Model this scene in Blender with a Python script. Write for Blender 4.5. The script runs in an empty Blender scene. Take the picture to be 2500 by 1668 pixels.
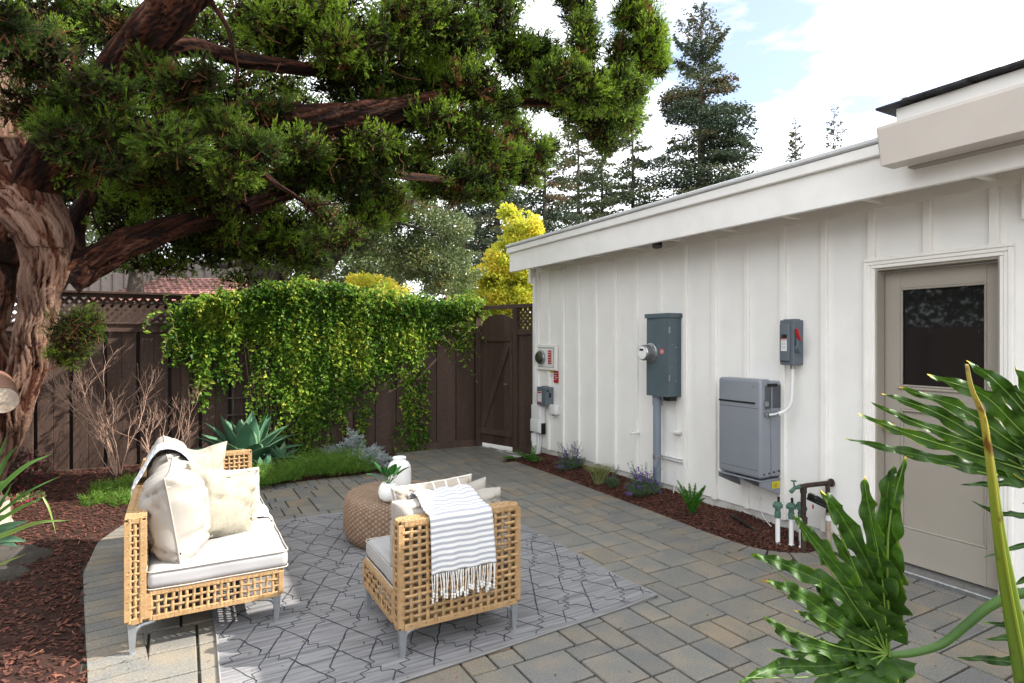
import bpy, bmesh, math, random
import numpy as np
from mathutils import Vector, Matrix

# ------------------------------------------------------------------ camera, sky, sun
sc = bpy.context.scene
COL = sc.collection
T = math.atan(809 / 1456)
EYE = 1.6
cam_d = bpy.data.cameras.new("camera")
cam = bpy.data.objects.new("camera", cam_d)
COL.objects.link(cam)
cam.location = (0, 0, EYE)
cam.rotation_euler = (math.radians(90), 0, -T)
cam_d.sensor_width = 36
cam_d.lens = 36 * 1456 / 2500
cam_d.shift_y = -0.0012
cam_d.clip_start = 0.05
cam_d.clip_end = 800
sc.camera = cam

SUN = Vector((1.0, -0.48, 0.88)).normalized()      # towards the sun
sun_d = bpy.data.lights.new("sun", "SUN")
sun_d.energy = 3.9
sun_d.angle = math.radians(0.5)
sun_d.color = (1.0, 0.94, 0.85)
sun = bpy.data.objects.new("sun", sun_d)
COL.objects.link(sun)
sun.rotation_euler = SUN.to_track_quat('Z', 'Y').to_euler()

world = bpy.data.worlds.new("World")
sc.world = world
world.use_nodes = True
wn, wl = world.node_tree.nodes, world.node_tree.links
wn.clear()
sky = wn.new("ShaderNodeTexSky")
sky.sky_type = 'NISHITA'
sky.sun_disc = False
sky.sun_elevation = math.asin(SUN.z)
sky.sun_rotation = math.atan2(SUN.x, SUN.y)
b1 = wn.new("ShaderNodeBackground"); b1.inputs[1].default_value = 0.085
b2 = wn.new("ShaderNodeBackground"); b2.inputs[1].default_value = 1.0
b2.inputs[0].default_value = (0.93, 0.96, 1.0, 1)
tc = wn.new("ShaderNodeTexCoord")
mp = wn.new("ShaderNodeMapping"); mp.inputs['Scale'].default_value = (1.1, 1.1, 3.0)
mp.inputs['Location'].default_value = (0.35, 0.9, 0.0)
nz = wn.new("ShaderNodeTexNoise"); nz.inputs['Scale'].default_value = 2.2; nz.inputs['Detail'].default_value = 7
nz.inputs['Roughness'].default_value = 0.55
rp = wn.new("ShaderNodeValToRGB")
rp.color_ramp.elements[0].position = 0.30; rp.color_ramp.elements[0].color = (0.12, 0.12, 0.12, 1)
rp.color_ramp.elements[1].position = 0.46; rp.color_ramp.elements[1].color = (1, 1, 1, 1)
mx = wn.new("ShaderNodeMixShader")
out = wn.new("ShaderNodeOutputWorld")
wl.new(tc.outputs['Generated'], mp.inputs[0]); wl.new(mp.outputs[0], nz.inputs['Vector'])
# thin blue opening in the cloud above the roof
vd = wn.new("ShaderNodeVectorMath"); vd.operation = 'DISTANCE'; vn_ = wn.new("ShaderNodeVectorMath"); vn_.operation = 'MULTIPLY'; vn_.inputs[1].default_value = (1, 1, 2.6)
_d = Vector((math.sin(T) + .40 * math.cos(T), math.cos(T) - .40 * math.sin(T), .445)).normalized()
wl.new(tc.outputs['Generated'], vn_.inputs[0]); wl.new(vn_.outputs[0], vd.inputs[0]); vd.inputs[1].default_value = (_d.x, _d.y, _d.z * 2.6)
mr = wn.new("ShaderNodeMapRange"); mr.inputs[1].default_value = .02; mr.inputs[2].default_value = .42; mr.inputs[3].default_value = .20; mr.inputs[4].default_value = -.06
wl.new(vd.outputs['Value'], mr.inputs[0]); sb_ = wn.new("ShaderNodeMath"); sb_.operation = 'SUBTRACT'; wl.new(nz.outputs[0], sb_.inputs[0]); wl.new(mr.outputs[0], sb_.inputs[1]); wl.new(sb_.outputs[0], rp.inputs[0]); wl.new(rp.outputs[0], mx.inputs[0])
wl.new(sky.outputs[0], b1.inputs[0]); wl.new(b1.outputs[0], mx.inputs[1]); wl.new(b2.outputs[0], mx.inputs[2])
wl.new(mx.outputs[0], out.inputs[0])

sc.view_settings.view_transform = 'Standard'
sc.view_settings.look = 'None'
sc.view_settings.gamma = 1.0
sc.view_settings.use_curve_mapping = False
sc.view_settings.exposure = 1.55

# ------------------------------------------------------------------ helpers
RG = np.random.default_rng(7)
rnd = random.Random(11)
FW = np.array([math.sin(T), math.cos(T), 0.]); RT = np.array([math.cos(T), -math.sin(T), 0.]); UP = np.array([0, 0, 1.])
def ray(x, y): return FW + (x - 1250) / 1456 * RT + (831 - y) / 1456 * UP
def at(x, y, D): return ray(x, y) * D + UP * EYE             # a point seen there, D metres deep
def gat(x, y, z=0.0):
    r = ray(x, y); return r * ((z - EYE) / r[2]) + UP * EYE
def yat(x, y, Y):
    r = ray(x, y); return r * (Y / r[1]) + UP * EYE

def hsh(ix, iy, iz, s):
    h = (ix * 374761393 + iy * 668265263 + iz * 2147483647 + s * 974634777) & 0x7fffffff
    h = ((h ^ (h >> 13)) * 1274126177) & 0x7fffffff
    return ((h ^ (h >> 16)) & 0xffff) / 65535.0
def vnoise(x, y, z=0.0, s=0):
    x, y, z = np.broadcast_arrays(np.asarray(x, float), np.asarray(y, float), np.asarray(z, float))
    ix, iy, iz = [np.floor(a).astype(np.int64) for a in (x, y, z)]
    fx, fy, fz = x - ix, y - iy, z - iz
    fx, fy, fz = [a * a * (3 - 2 * a) for a in (fx, fy, fz)]
    r = 0
    for dx in (0, 1):
        for dy in (0, 1):
            for dz in (0, 1):
                r = r + hsh(ix + dx, iy + dy, iz + dz, s) * (fx if dx else 1 - fx) * (fy if dy else 1 - fy) * (fz if dz else 1 - fz)
    return r
def fbm(x, y, z=0.0, s=0, o=4):
    r, a, t = 0, 1, 0
    for i in range(o):
        r = r + a * vnoise(np.asarray(x) * 2 ** i, np.asarray(y) * 2 ** i, np.asarray(z) * 2 ** i, s + i); t += a; a *= .5
    return r / t
def nrm(v):
    v = np.asarray(v, float); return v / np.maximum(np.linalg.norm(v, axis=-1, keepdims=True), 1e-9)

WLD = {}
def wloc(o): return np.array(WLD[o.name]) if o is not None else np.zeros(3)

class MB:
    def __init__(s): s.V = []; s.FI = []; s.FN = []; s.M = []; s.A = []; s.U = []; s.n = 0
    def add(s, V, F, mi=0, a=0.5, uv=None):
        V = np.asarray(V, float).reshape(-1, 3); k = len(V)
        if isinstance(F, np.ndarray):
            s.FI.append((F + s.n).ravel().astype(np.int32)); s.FN.append(np.full(len(F), F.shape[1], np.int32)); nf = len(F)
        else:
            s.FI.append(np.array([i + s.n for f in F for i in f], np.int32)); s.FN.append(np.array([len(f) for f in F], np.int32)); nf = len(F)
        s.M.append(np.full(nf, mi, np.int32) if np.isscalar(mi) else np.asarray(mi, np.int32))
        s.A.append(np.full(k, a, np.float32) if np.isscalar(a) else np.asarray(a, np.float32))
        s.U.append(np.zeros((k, 3), np.float32) if uv is None else np.asarray(uv, np.float32))
        s.V.append(V); s.n += k
        return s
    def mesh(s, name, mats, o, smooth):
        me = bpy.data.meshes.new(name)
        V = np.concatenate(s.V) - o; FI = np.concatenate(s.FI); FN = np.concatenate(s.FN)
        me.vertices.add(len(V)); me.vertices.foreach_set('co', V.astype(np.float32).ravel())
        me.loops.add(len(FI)); me.loops.foreach_set('vertex_index', FI)
        me.polygons.add(len(FN)); st = np.zeros(len(FN), np.int32); st[1:] = np.cumsum(FN)[:-1]
        me.polygons.foreach_set('loop_start', st)
        me.polygons.foreach_set('material_index', np.concatenate(s.M))
        me.polygons.foreach_set('use_smooth', np.full(len(FN), bool(smooth)))
        for m in (mats if isinstance(mats, (list, tuple)) else [mats]): me.materials.append(m)
        me.update(calc_edges=True); me.validate()
        if len(me.vertices) == len(V):
            at_ = me.attributes.new('rnd', 'FLOAT', 'POINT'); at_.data.foreach_set('value', np.concatenate(s.A))
            U = np.concatenate(s.U)
            if np.any(U):
                at_ = me.attributes.new('uvw', 'FLOAT_VECTOR', 'POINT'); at_.data.foreach_set('vector', U.ravel())
        return me
    def build(s, name, mats, parent=None, origin=None, smooth=False, kind=None):
        o = np.array(origin, float) if origin is not None else (wloc(parent) if parent is not None else np.zeros(3))
        me = s.mesh(name, mats, o, smooth)
        ob = bpy.data.objects.new(name, me); COL.objects.link(ob)
        if parent is not None: ob.parent = parent
        ob.location = o - wloc(parent)
        WLD[ob.name] = tuple(o)
        if kind: ob['kind'] = kind
        return ob
    # ---- shapes
    def box(s, c, size, b=0.0, ax=None, a=0.5, mi=0, jit=0.0):
        h = np.array(size, float) / 2; c = np.array(c, float)
        if b <= 0:
            V = np.array([[x, y, z] for z in (-1, 1) for y in (-1, 1) for x in (-1, 1)], float) * h
            F = np.array([[0, 2, 3, 1], [4, 5, 7, 6], [0, 1, 5, 4], [2, 6, 7, 3], [0, 4, 6, 2], [1, 3, 7, 5]])
        else:
            V, F = CB(h, min(b, h.min() * .9))
        if jit: V = V + RG.uniform(-jit, jit, V.shape)
        if ax is not None: V = V @ np.array(ax, float)
        s.add(V + c, F, mi, a); return s
    def tube(s, P, R, seg=8, cap=True, a=0.5, mi=0, flat=1.0, uv=False):
        P = np.asarray(P, float); n = len(P); R = np.full(n, R) if np.isscalar(R) else np.asarray(R, float)
        Tn = nrm(np.gradient(P, axis=0)); 
        ref = np.array([0, 0, 1.]) if abs(Tn[0][2]) < .9 else np.array([1., 0, 0])
        N = np.zeros_like(P); N[0] = nrm(np.cross(Tn[0], ref))
        for i in range(1, n): N[i] = nrm(N[i - 1] - Tn[i] * (N[i - 1] @ Tn[i]))
        B = np.cross(Tn, N); th = np.linspace(0, 2 * np.pi, seg, endpoint=False)
        V = P[:, None] + R[:, None, None] * (np.cos(th)[None, :, None] * N[:, None] + flat * np.sin(th)[None, :, None] * B[:, None])
        i = np.arange(n - 1)[:, None] * seg; j = np.arange(seg)[None]; k = (j + 1) % seg
        F = np.stack([i + j, i + k, i + seg + k, i + seg + j], -1).reshape(-1, 4)
        L = [list(map(int, f)) for f in F] if cap else F
        if cap: L += [list(range(seg))[::-1], list(range((n - 1) * seg, n * seg))]
        U = None
        if uv:
            d = np.concatenate([[0], np.cumsum(np.linalg.norm(np.diff(P, axis=0), axis=1))])
            U = np.stack([np.repeat(th[None] / 6.283, n, 0), np.repeat(d[:, None], seg, 1), np.zeros((n, seg))], -1).reshape(-1, 3)
        aa = a if np.isscalar(a) else np.repeat(np.asarray(a), seg)
        s.add(V.reshape(-1, 3), L, mi, aa, U); return s
    def grid(s, G, closed=False, a=0.5, mi=0, uv=None):
        G = np.asarray(G, float); n, m = G.shape[:2]
        i = np.arange(n - 1)[:, None] * m; j = np.arange(m if closed else m - 1)[None]; k = (j + 1) % m
        F = np.stack([i + j, i + k, i + m + k, i + m + j], -1).reshape(-1, 4)
        s.add(G.reshape(-1, 3), F, mi, a if np.isscalar(a) else np.asarray(a).ravel(), None if uv is None else np.asarray(uv).reshape(-1, 3)); return s
    def lathe(s, c, prof, seg=32, a=0.5, mi=0, axis='z'):
        th = np.linspace(0, 2 * np.pi, seg, endpoint=False); pr = np.array(prof, float)
        G = np.stack([pr[:, 0][:, None] * np.cos(th), pr[:, 0][:, None] * np.sin(th), np.repeat(pr[:, 1][:, None], seg, 1)], -1)
        if axis == 'x': G = np.stack([-G[..., 2], G[..., 1], G[..., 0]], -1)      # opens towards -X
        s.grid(G + np.array(c, float), True, a, mi); return s
    def rbox(s, c, size, r, ax=None, k=4, m=8, crown=0.0, wob=0.0, seed=0, a=0.5, mi=0):
        h = np.array(size, float) / 2; Vs = []; Fs = []; n0 = 0
        def lin(H, nn):
            e = np.linspace(0, 1, k + 1) ** 1.0 * r
            return np.concatenate([-H + e, np.linspace(-H + r, H - r, nn)[1:-1], (H - e)[::-1]])
        for axn in range(3):
            u, v = [i for i in range(3) if i != axn]
            A, B = np.meshgrid(lin(h[u], m), lin(h[v], m), indexing='ij')
            for sg in (-1, 1):
                P = np.zeros(A.shape + (3,)); P[..., u] = A; P[..., v] = B; P[..., axn] = sg * h[axn]
                nA, nB = A.shape; i = np.arange(nA - 1)[:, None] * nB; j = np.arange(nB - 1)[None]
                F = np.stack([i + j, i + nB + j, i + nB + j + 1, i + j + 1], -1).reshape(-1, 4)
                if (sg > 0) == (axn == 1): F = F[:, ::-1]
                Vs.append(P.reshape(-1, 3)); Fs.append(F + n0); n0 += nA * nB
        P = np.concatenate(Vs); Q = np.clip(P, -(h - r), h - r)
        V = Q + r * nrm(P - Q)
        if crown:
            sh = (1 - (V[:, 0] / h[0]) ** 2).clip(0) * (1 - (V[:, 1] / h[1]) ** 2).clip(0)
            V[:, 2] += crown * sh * np.sign(V[:, 2])
        if wob:
            w = np.stack([fbm(V[:, 0] * 7 + 9, V[:, 1] * 7, V[:, 2] * 7, seed + q, 3) - .5 for q in (0, 10, 20)], -1); V = V + wob * w
        key = np.round(P / 1e-5).astype(np.int64); _, first, inv = np.unique(key, axis=0, return_index=True, return_inverse=True)
        inv = inv.ravel(); V = V[first]; F = inv[np.concatenate(Fs)]
        if ax is not None: V = V @ np.array(ax, float)
        s.add(V + np.array(c, float), F, mi, a); return s

_cb = {}
def CB(h, b):
    key = tuple(np.round([*h, b], 6))
    if key in _cb: return _cb[key]
    V = []; idx = {}
    for sx in (-1, 1):
        for sy in (-1, 1):
            for sz in (-1, 1):
                for ax in range(3):
                    p = [sx * (h[0] - (b if ax != 0 else 0)), sy * (h[1] - (b if ax != 1 else 0)), sz * (h[2] - (b if ax != 2 else 0))]
                    idx[(sx, sy, sz, ax)] = len(V); V.append(p)
    F = []
    def q(pts, n):
        P = np.array([V[i] for i in pts]); c = np.cross(P[1] - P[0], P[2] - P[0])
        if c @ np.array(n) < 0: pts = pts[::-1]
        F.append(list(pts))
    S = (-1, 1)
    for sg in S:
        q([idx[(sg, -1, -1, 0)], idx[(sg, 1, -1, 0)], idx[(sg, 1, 1, 0)], idx[(sg, -1, 1, 0)]], (sg, 0, 0))
        q([idx[(-1, sg, -1, 1)], idx[(1, sg, -1, 1)], idx[(1, sg, 1, 1)], idx[(-1, sg, 1, 1)]], (0, sg, 0))
        q([idx[(-1, -1, sg, 2)], idx[(1, -1, sg, 2)], idx[(1, 1, sg, 2)], idx[(-1, 1, sg, 2)]], (0, 0, sg))
        for t in S:
            q([idx[(sg, t, -1, 0)], idx[(sg, t, 1, 0)], idx[(sg, t, 1, 1)], idx[(sg, t, -1, 1)]], (sg, t, 0))
            q([idx[(sg, -1, t, 0)], idx[(sg, 1, t, 0)], idx[(sg, 1, t, 2)], idx[(sg, -1, t, 2)]], (sg, 0, t))
            q([idx[(-1, sg, t, 1)], idx[(1, sg, t, 1)], idx[(1, sg, t, 2)], idx[(-1, sg, t, 2)]], (0, sg, t))
            for w in S:
                q([idx[(sg, t, w, 0)], idx[(sg, t, w, 1)], idx[(sg, t, w, 2)]], (sg, t, w))
    _cb[key] = (np.array(V, float), F)
    return _cb[key]

def thing(name, label, cat, loc=(0, 0, 0), group=None):
    o = bpy.data.objects.new(name, None); COL.objects.link(o); o.location = loc; o.empty_display_size = .1
    o['label'] = label; o['category'] = cat
    if group: o['group'] = group
    WLD[o.name] = tuple(loc); return o
def tag(o, label, cat, group=None, kind=None):
    o['label'] = label; o['category'] = cat
    if group: o['group'] = group
    if kind: o['kind'] = kind
    return o
def copy_part(src, parent, wl_):                       # another instance sharing the mesh
    c = src.copy(); COL.objects.link(c); c.parent = parent
    c.location = np.array(wl_) - wloc(parent); WLD[c.name] = tuple(wl_); return c

def sm(P, n):                                          # smooth curve through points
    P = np.asarray(P, float); k = len(P); Q = np.vstack([2 * P[0] - P[1], P, 2 * P[-1] - P[-2]])
    t = np.linspace(0, k - 1, n); i = np.minimum(t.astype(int), k - 2); f = (t - i)[:, None]
    a, b, c, d = Q[i], Q[i + 1], Q[i + 2], Q[i + 3]
    return .5 * (2 * b + (c - a) * f + (2 * a - 5 * b + 4 * c - d) * f ** 2 + (3 * b - a - 3 * c + d) * f ** 3)

def leaves(mb, P, D, L, Wd, fold=.25, a=None, mi=0, up=None):
    """folded pointed leaves: base points P, directions D, lengths L, half widths Wd"""
    n = len(P); D = nrm(D); L = np.broadcast_to(L, n)[:, None]; Wd = np.broadcast_to(Wd, n)[:, None]
    r = RG.normal(size=(n, 3)) if up is None else up + RG.normal(size=(n, 3)) * .45
    S = nrm(np.cross(D, r)); N = np.cross(S, D)
    V = np.stack([P, P + D * L * .45 + S * Wd + N * Wd * fold, P + D * L - N * L * .12, P + D * L * .45 - S * Wd + N * Wd * fold], 1).reshape(-1, 3)
    b = np.arange(n)[:, None] * 4
    F = np.concatenate([b + [0, 1, 2], b + [0, 2, 3]])
    a = RG.random(n) if a is None else a
    mb.add(V, F, mi, np.repeat(a, 4))
def blades(mb, P, D, L, w, a=None, mi=0):
    n = len(P); D = nrm(D); L = np.broadcast_to(L, n)[:, None]; w = np.broadcast_to(w, n)[:, None]
    S = nrm(np.cross(D, RG.normal(size=(n, 3))))
    V = np.stack([P - S * w, P + S * w, P + D * L], 1).reshape(-1, 3)
    F = np.arange(3 * n).reshape(-1, 3)
    a = RG.random(n) if a is None else a
    mb.add(V, F, mi, np.repeat(a, 3))

# ------------------------------------------------------------------ materials
def new_mat(name):
    m = bpy.data.materials.new(name); m.use_nodes = True
    return m, m.node_tree.nodes, m.node_tree.links, m.node_tree.nodes['Principled BSDF']
def C4(c): return (c[0], c[1], c[2], 1)
def ramp(n, stops):
    r = n.new("ShaderNodeValToRGB"); e = r.color_ramp.elements
    while len(e) < len(stops): e.new(.5)
    for x, (p, c) in zip(e, stops): x.position = p; x.color = C4(c)
    return r
def M(name, col, col2=None, rough=.6, ns=6, nd=5, src='pos', stretch=(1, 1, 1), bump=0, bs=40, bstretch=None, metal=0,
      attr=None, trans=0, spec=.25, vary=0, lo=.35, hi=.65, bdist=.01, fine=0):
    """noise mix of two colours (+ optional per-piece ramp, bump, translucency)"""
    m, n, l, bs_ = new_mat(name)
    bs_.inputs['Roughness'].default_value = rough; bs_.inputs['Metallic'].default_value = metal
    bs_.inputs['Specular IOR Level'].default_value = spec
    if src == 'pos': co = n.new("ShaderNodeNewGeometry").outputs['Position']
    elif src == 'uvw':
        an = n.new("ShaderNodeAttribute"); an.attribute_name = 'uvw'; co = an.outputs['Vector']
    else: co = n.new("ShaderNodeTexCoord").outputs['Object']
    mpn = n.new("ShaderNodeMapping"); mpn.inputs['Scale'].default_value = stretch; l.new(co, mpn.inputs[0])
    nz = n.new("ShaderNodeTexNoise"); nz.inputs['Scale'].default_value = ns; nz.inputs['Detail'].default_value = nd
    l.new(mpn.outputs[0], nz.inputs['Vector'])
    col2 = col2 or tuple(c * .8 for c in col)
    r = ramp(n, [(lo, col), (hi, col2)]); l.new(nz.outputs[0], r.inputs[0]); cur = r.outputs[0]
    if attr:                                           # list of stops multiplied in by the per-piece value
        if vary == 'obj': av = n.new("ShaderNodeObjectInfo").outputs['Random']
        else:
            an = n.new("ShaderNodeAttribute"); an.attribute_name = 'rnd'; av = an.outputs['Fac']
        r2 = ramp(n, attr); l.new(av, r2.inputs[0])
        mxn = n.new("ShaderNodeMix"); mxn.data_type = 'RGBA'; mxn.blend_type = 'MULTIPLY'; mxn.inputs[0].default_value = 1
        l.new(cur, mxn.inputs[6]); l.new(r2.outputs[0], mxn.inputs[7]); cur = mxn.outputs[2]
    if fine:
        n3 = n.new("ShaderNodeTexNoise"); n3.inputs['Scale'].default_value = fine; n3.inputs['Detail'].default_value = 3
        l.new(co, n3.inputs['Vector'])
        r3 = ramp(n, [(.3, (.72, .72, .72)), (.7, (1.25, 1.25, 1.25))]); l.new(n3.outputs[0], r3.inputs[0])
        mxn = n.new("ShaderNodeMix"); mxn.data_type = 'RGBA'; mxn.blend_type = 'MULTIPLY'; mxn.inputs[0].default_value = 1
        l.new(cur, mxn.inputs[6]); l.new(r3.outputs[0], mxn.inputs[7]); cur = mxn.outputs[2]
    l.new(cur, bs_.inputs['Base Color'])
    if bump:
        m2 = n.new("ShaderNodeMapping"); m2.inputs['Scale'].default_value = bstretch or stretch; l.new(co, m2.inputs[0])
        n2 = n.new("ShaderNodeTexNoise"); n2.inputs['Scale'].default_value = bs; n2.inputs['Detail'].default_value = 4
        l.new(m2.outputs[0], n2.inputs['Vector'])
        bp = n.new("ShaderNodeBump"); bp.inputs['Strength'].default_value = bump; bp.inputs['Distance'].default_value = bdist
        l.new(n2.outputs[0], bp.inputs['Height']); l.new(bp.outputs[0], bs_.inputs['Normal'])
    if trans:
        tr = n.new("ShaderNodeBsdfTranslucent"); l.new(cur, tr.inputs[0])
        ms = n.new("ShaderNodeMixShader"); ms.inputs[0].default_value = trans
        l.new(bs_.outputs[0], ms.inputs[1]); l.new(tr.outputs[0], ms.inputs[2])
        l.new(ms.outputs[0], n['Material Output'].inputs[0])
    return m
def leafmat(name, stops, rough=.5, trans=.35, spec=.4):
    m, n, l, b = new_mat(name)
    an = n.new("ShaderNodeAttribute"); an.attribute_name = 'rnd'
    r = ramp(n, stops); l.new(an.outputs['Fac'], r.inputs[0]); l.new(r.outputs[0], b.inputs['Base Color'])
    b.inputs['Roughness'].default_value = rough; b.inputs['Specular IOR Level'].default_value = spec
    tr = n.new("ShaderNodeBsdfTranslucent"); l.new(r.outputs[0], tr.inputs[0])
    ms = n.new("ShaderNodeMixShader"); ms.inputs[0].default_value = trans
    l.new(b.outputs[0], ms.inputs[1]); l.new(tr.outputs[0], ms.inputs[2]); l.new(ms.outputs[0], n['Material Output'].inputs[0])
    return m
def stripes(name, c1, c2, period, duty=.5, c3=None, plaid=False, ns=90, soft=.04, rough=.9):
    m, n, l, b = new_mat(name); b.inputs['Roughness'].default_value = rough; b.inputs['Specular IOR Level'].default_value = .2
    an = n.new("ShaderNodeAttribute"); an.attribute_name = 'uvw'
    sp = n.new("ShaderNodeSeparateXYZ"); l.new(an.outputs['Vector'], sp.inputs[0])
    def band(o, per, du):
        d = n.new("ShaderNodeMath"); d.operation = 'MULTIPLY'; d.inputs[1].default_value = 1 / per; l.new(o, d.inputs[0])
        f = n.new("ShaderNodeMath"); f.operation = 'PINGPONG'; f.inputs[1].default_value = .5; l.new(d.outputs[0], f.inputs[0])
        r = ramp(n, [(du / 2 - soft / 2, (1, 1, 1)), (du / 2 + soft / 2, (0, 0, 0))]); l.new(f.outputs[0], r.inputs[0]); return r.outputs[0]
    f = band(sp.outputs[1], period, duty)
    if plaid:
        f2 = band(sp.outputs[0], plaid, .5)
        a = n.new("ShaderNodeMath"); a.operation = 'MULTIPLY_ADD'; a.inputs[1].default_value = .5; l.new(f2, a.inputs[0])
        h = n.new("ShaderNodeMath"); h.operation = 'MULTIPLY'; h.inputs[1].default_value = .5; l.new(f, h.inputs[0]); l.new(h.outputs[0], a.inputs[2]); f = a.outputs[0]
    mxn = n.new("ShaderNodeMix"); mxn.data_type = 'RGBA'; l.new(f, mxn.inputs[0]); mxn.inputs[6].default_value = C4(c1); mxn.inputs[7].default_value = C4(c2)
    nz = n.new("ShaderNodeTexNoise"); nz.inputs['Scale'].default_value = ns; l.new(an.outputs['Vector'], nz.inputs['Vector'])
    bp = n.new("ShaderNodeBump"); bp.inputs['Strength'].default_value = .5; bp.inputs['Distance'].default_value = .004
    l.new(nz.outputs[0], bp.inputs['Height']); l.new(bp.outputs[0], b.inputs['Normal']); l.new(mxn.outputs[2], b.inputs['Base Color'])
    return m

m_siding = M('siding_paint', (0.8463, 0.8305, 0.7987), (0.8040, 0.7881, 0.7564), rough=.55, ns=3, bump=.25, bs=26, bstretch=(1, 1, .12), bdist=.006)
m_trim = M('trim_paint', (0.8715, 0.8558, 0.8295), (0.8190, 0.8033, 0.7770), rough=.5, ns=5, bump=.22, bs=22, bstretch=(1, .14, 1), bdist=.005)
m_batten = M('batten_paint', (0.8586, 0.8321, 0.7897), (0.8162, 0.7897, 0.7473), rough=.5, ns=5, bump=.15, bs=30, bstretch=(1, 1, .15), bdist=.004)
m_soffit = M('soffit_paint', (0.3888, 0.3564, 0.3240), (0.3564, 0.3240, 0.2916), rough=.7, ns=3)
m_found = M('foundation_concrete', (.62, .60, .57), (.42, .40, .37), rough=.9, ns=7, bump=.6, bs=45, bdist=.01, lo=.4, hi=.8)
m_door = M('door_paint', (0.3370, 0.3046, 0.2592), (0.3240, 0.2916, 0.2495), rough=.45, ns=3, bump=.08, bs=60)
m_gutter = M('gutter_paint', (0.6600, 0.6048, 0.5488), (0.6200, 0.5670, 0.5152), rough=.4, ns=3)
m_shingle = M('roof_shingle', (0.028, 0.028, 0.032), (0.056, 0.056, 0.06), rough=.9, ns=30, bump=.6, bs=80)
m_roofcap = M('roof_membrane', (.62, .63, .64), (.55, .56, .57), rough=.5, ns=4)
m_fence = M('fence_stain', (0.0864, 0.0544, 0.0413), (0.0605, 0.0374, 0.0287), rough=.75, ns=5, stretch=(1, 1, .12), bump=.35, bs=30, bstretch=(1, 1, .06), bdist=.006,
            attr=[(0, (.78, .78, .78)), (1, (1.12, 1.12, 1.12))], vary='obj', fine=60)
m_fence_dk = M('fence_stain_shadow_gap', (0.024, 0.0176, 0.016), rough=.9)
m_joint = M('joint_sand', (0.036, 0.0336, 0.028), (0.06, 0.0544, 0.044), rough=1, ns=30)
PAV = [(0, (1.05, 1.05, 1.04)), (.2, (.86, .87, .89)), (.42, (1.0, 1.0, .98)), (.6, (1.10, 1.08, 1.03)), (.78, (.93, .93, .91)), (.9, (1.12, 1.03, .90)), (1, (1.0, .90, .78))]
def pavmat(nm, vary):
    return M(nm, (0.1591, 0.1565, 0.1479), (0.2107, 0.1849, 0.1505), rough=.82, ns=4.5, nd=6, lo=.42, hi=.66, bump=.5, bs=90, bdist=.006, attr=PAV, vary=vary, fine=140)
m_paver = pavmat('paver_concrete', 'obj'); m_paver2 = pavmat('paver_concrete_far', 0)
m_soil = M('mulch_soil', (0.024, 0.0112, 0.008), (0.04, 0.0176, 0.0128), rough=1, ns=20, bump=1, bs=50)
m_chip = M('mulch_chip', (0.104, 0.0416, 0.0288), (0.064, 0.0256, 0.0184), rough=.85, ns=30, attr=[(0, (.45, .45, .45)), (.6, (1, 1, 1)), (.9, (1.5, 1.4, 1.3)), (1, (2.3, 2.3, 2.0))])
m_earth = M('earth', (0.08, 0.068, 0.048), (0.112, 0.096, 0.072), rough=1, ns=3)
m_conc = M('side_yard_concrete', (0.44, 0.432, 0.416), (0.384, 0.376, 0.36), rough=.9, ns=5)
m_wicker = M('wicker_resin', (0.4, 0.26, 0.132), (0.336, 0.208, 0.1), rough=.42, ns=14, bump=.4, bs=120, bdist=.003, attr=[(0, (.82, .82, .82)), (1, (1.15, 1.12, 1.08))])
m_alu = M('brushed_aluminium', (0.336, 0.352, 0.368), (0.288, 0.304, 0.32), rough=.38, metal=.55, ns=20)
m_cush = M('canvas_cushion', (0.3474, 0.3400, 0.3437), (0.3252, 0.3179, 0.3216), rough=.95, ns=5, bump=.35, bs=260, bdist=.002, spec=.2)
m_cushw = M('cream_canvas', (0.3485, 0.3214, 0.2865), (0.3175, 0.2904, 0.2556), rough=.95, ns=6, bump=.3, bs=240, bdist=.002, spec=.2)
m_pipe = M('cushion_piping', (0.44, 0.4, 0.352), rough=.9, ns=10)
m_linen = M('slub_linen', (.315, .290, .232), (.285, .262, .205), rough=.95, ns=30, src='uvw', stretch=(1, .1, 1), bump=.9, bs=60, bstretch=(1, .5, 1), bdist=.005, spec=.15)
m_rattan = M('dark_rattan', (0.2600, 0.1820, 0.1300), (0.1976, 0.1300, 0.0884), rough=.5, ns=25, attr=[(0, (.35, .33, .31)), (.5, (.9, .9, .9)), (1, (1.45, 1.4, 1.3))])
m_white = M('white_ceramic', (.80, .79, .77), (.76, .75, .72), rough=.45, ns=8)
m_rug = M('rug_wool', (0.2484, 0.2466, 0.2530), (0.1150, 0.1132, 0.1178), rough=.98, ns=22, nd=8, stretch=(.12, 2.6, 1), bump=.9, bs=60, bstretch=(.4, 2.6, 1), bdist=.008, lo=.40, hi=.72, spec=.1)
m_rugline = M('rug_dark_yarn', (0.028, 0.0288, 0.036), (0.072, 0.072, 0.08), rough=1, ns=60, spec=.1)
m_steel = M('grey_painted_steel', (0.092, 0.124, 0.14), (0.084, 0.112, 0.128), rough=.38, ns=4, bump=.04, bs=200)
m_steel2 = M('grey_enclosure', (0.12, 0.144, 0.164), (0.108, 0.132, 0.152), rough=.42, ns=4)
m_batt = M('battery_shell', (0.27, 0.288, 0.324), (0.243, 0.261, 0.297), rough=.33, ns=3, metal=.25)
m_battd = M('battery_grille', (0.088, 0.096, 0.104), rough=.5)
m_black = M('black_plastic', (0.0096, 0.0096, 0.0104), (0.016, 0.016, 0.016), rough=.45)
m_wplast = M('white_plastic', (.76, .76, .75), (.72, .72, .71), rough=.4, ns=4)
m_pvc = M('grey_pvc', (0.208, 0.24, 0.288), (0.176, 0.208, 0.248), rough=.45, ns=4, stretch=(1, 1, .3))
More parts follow.
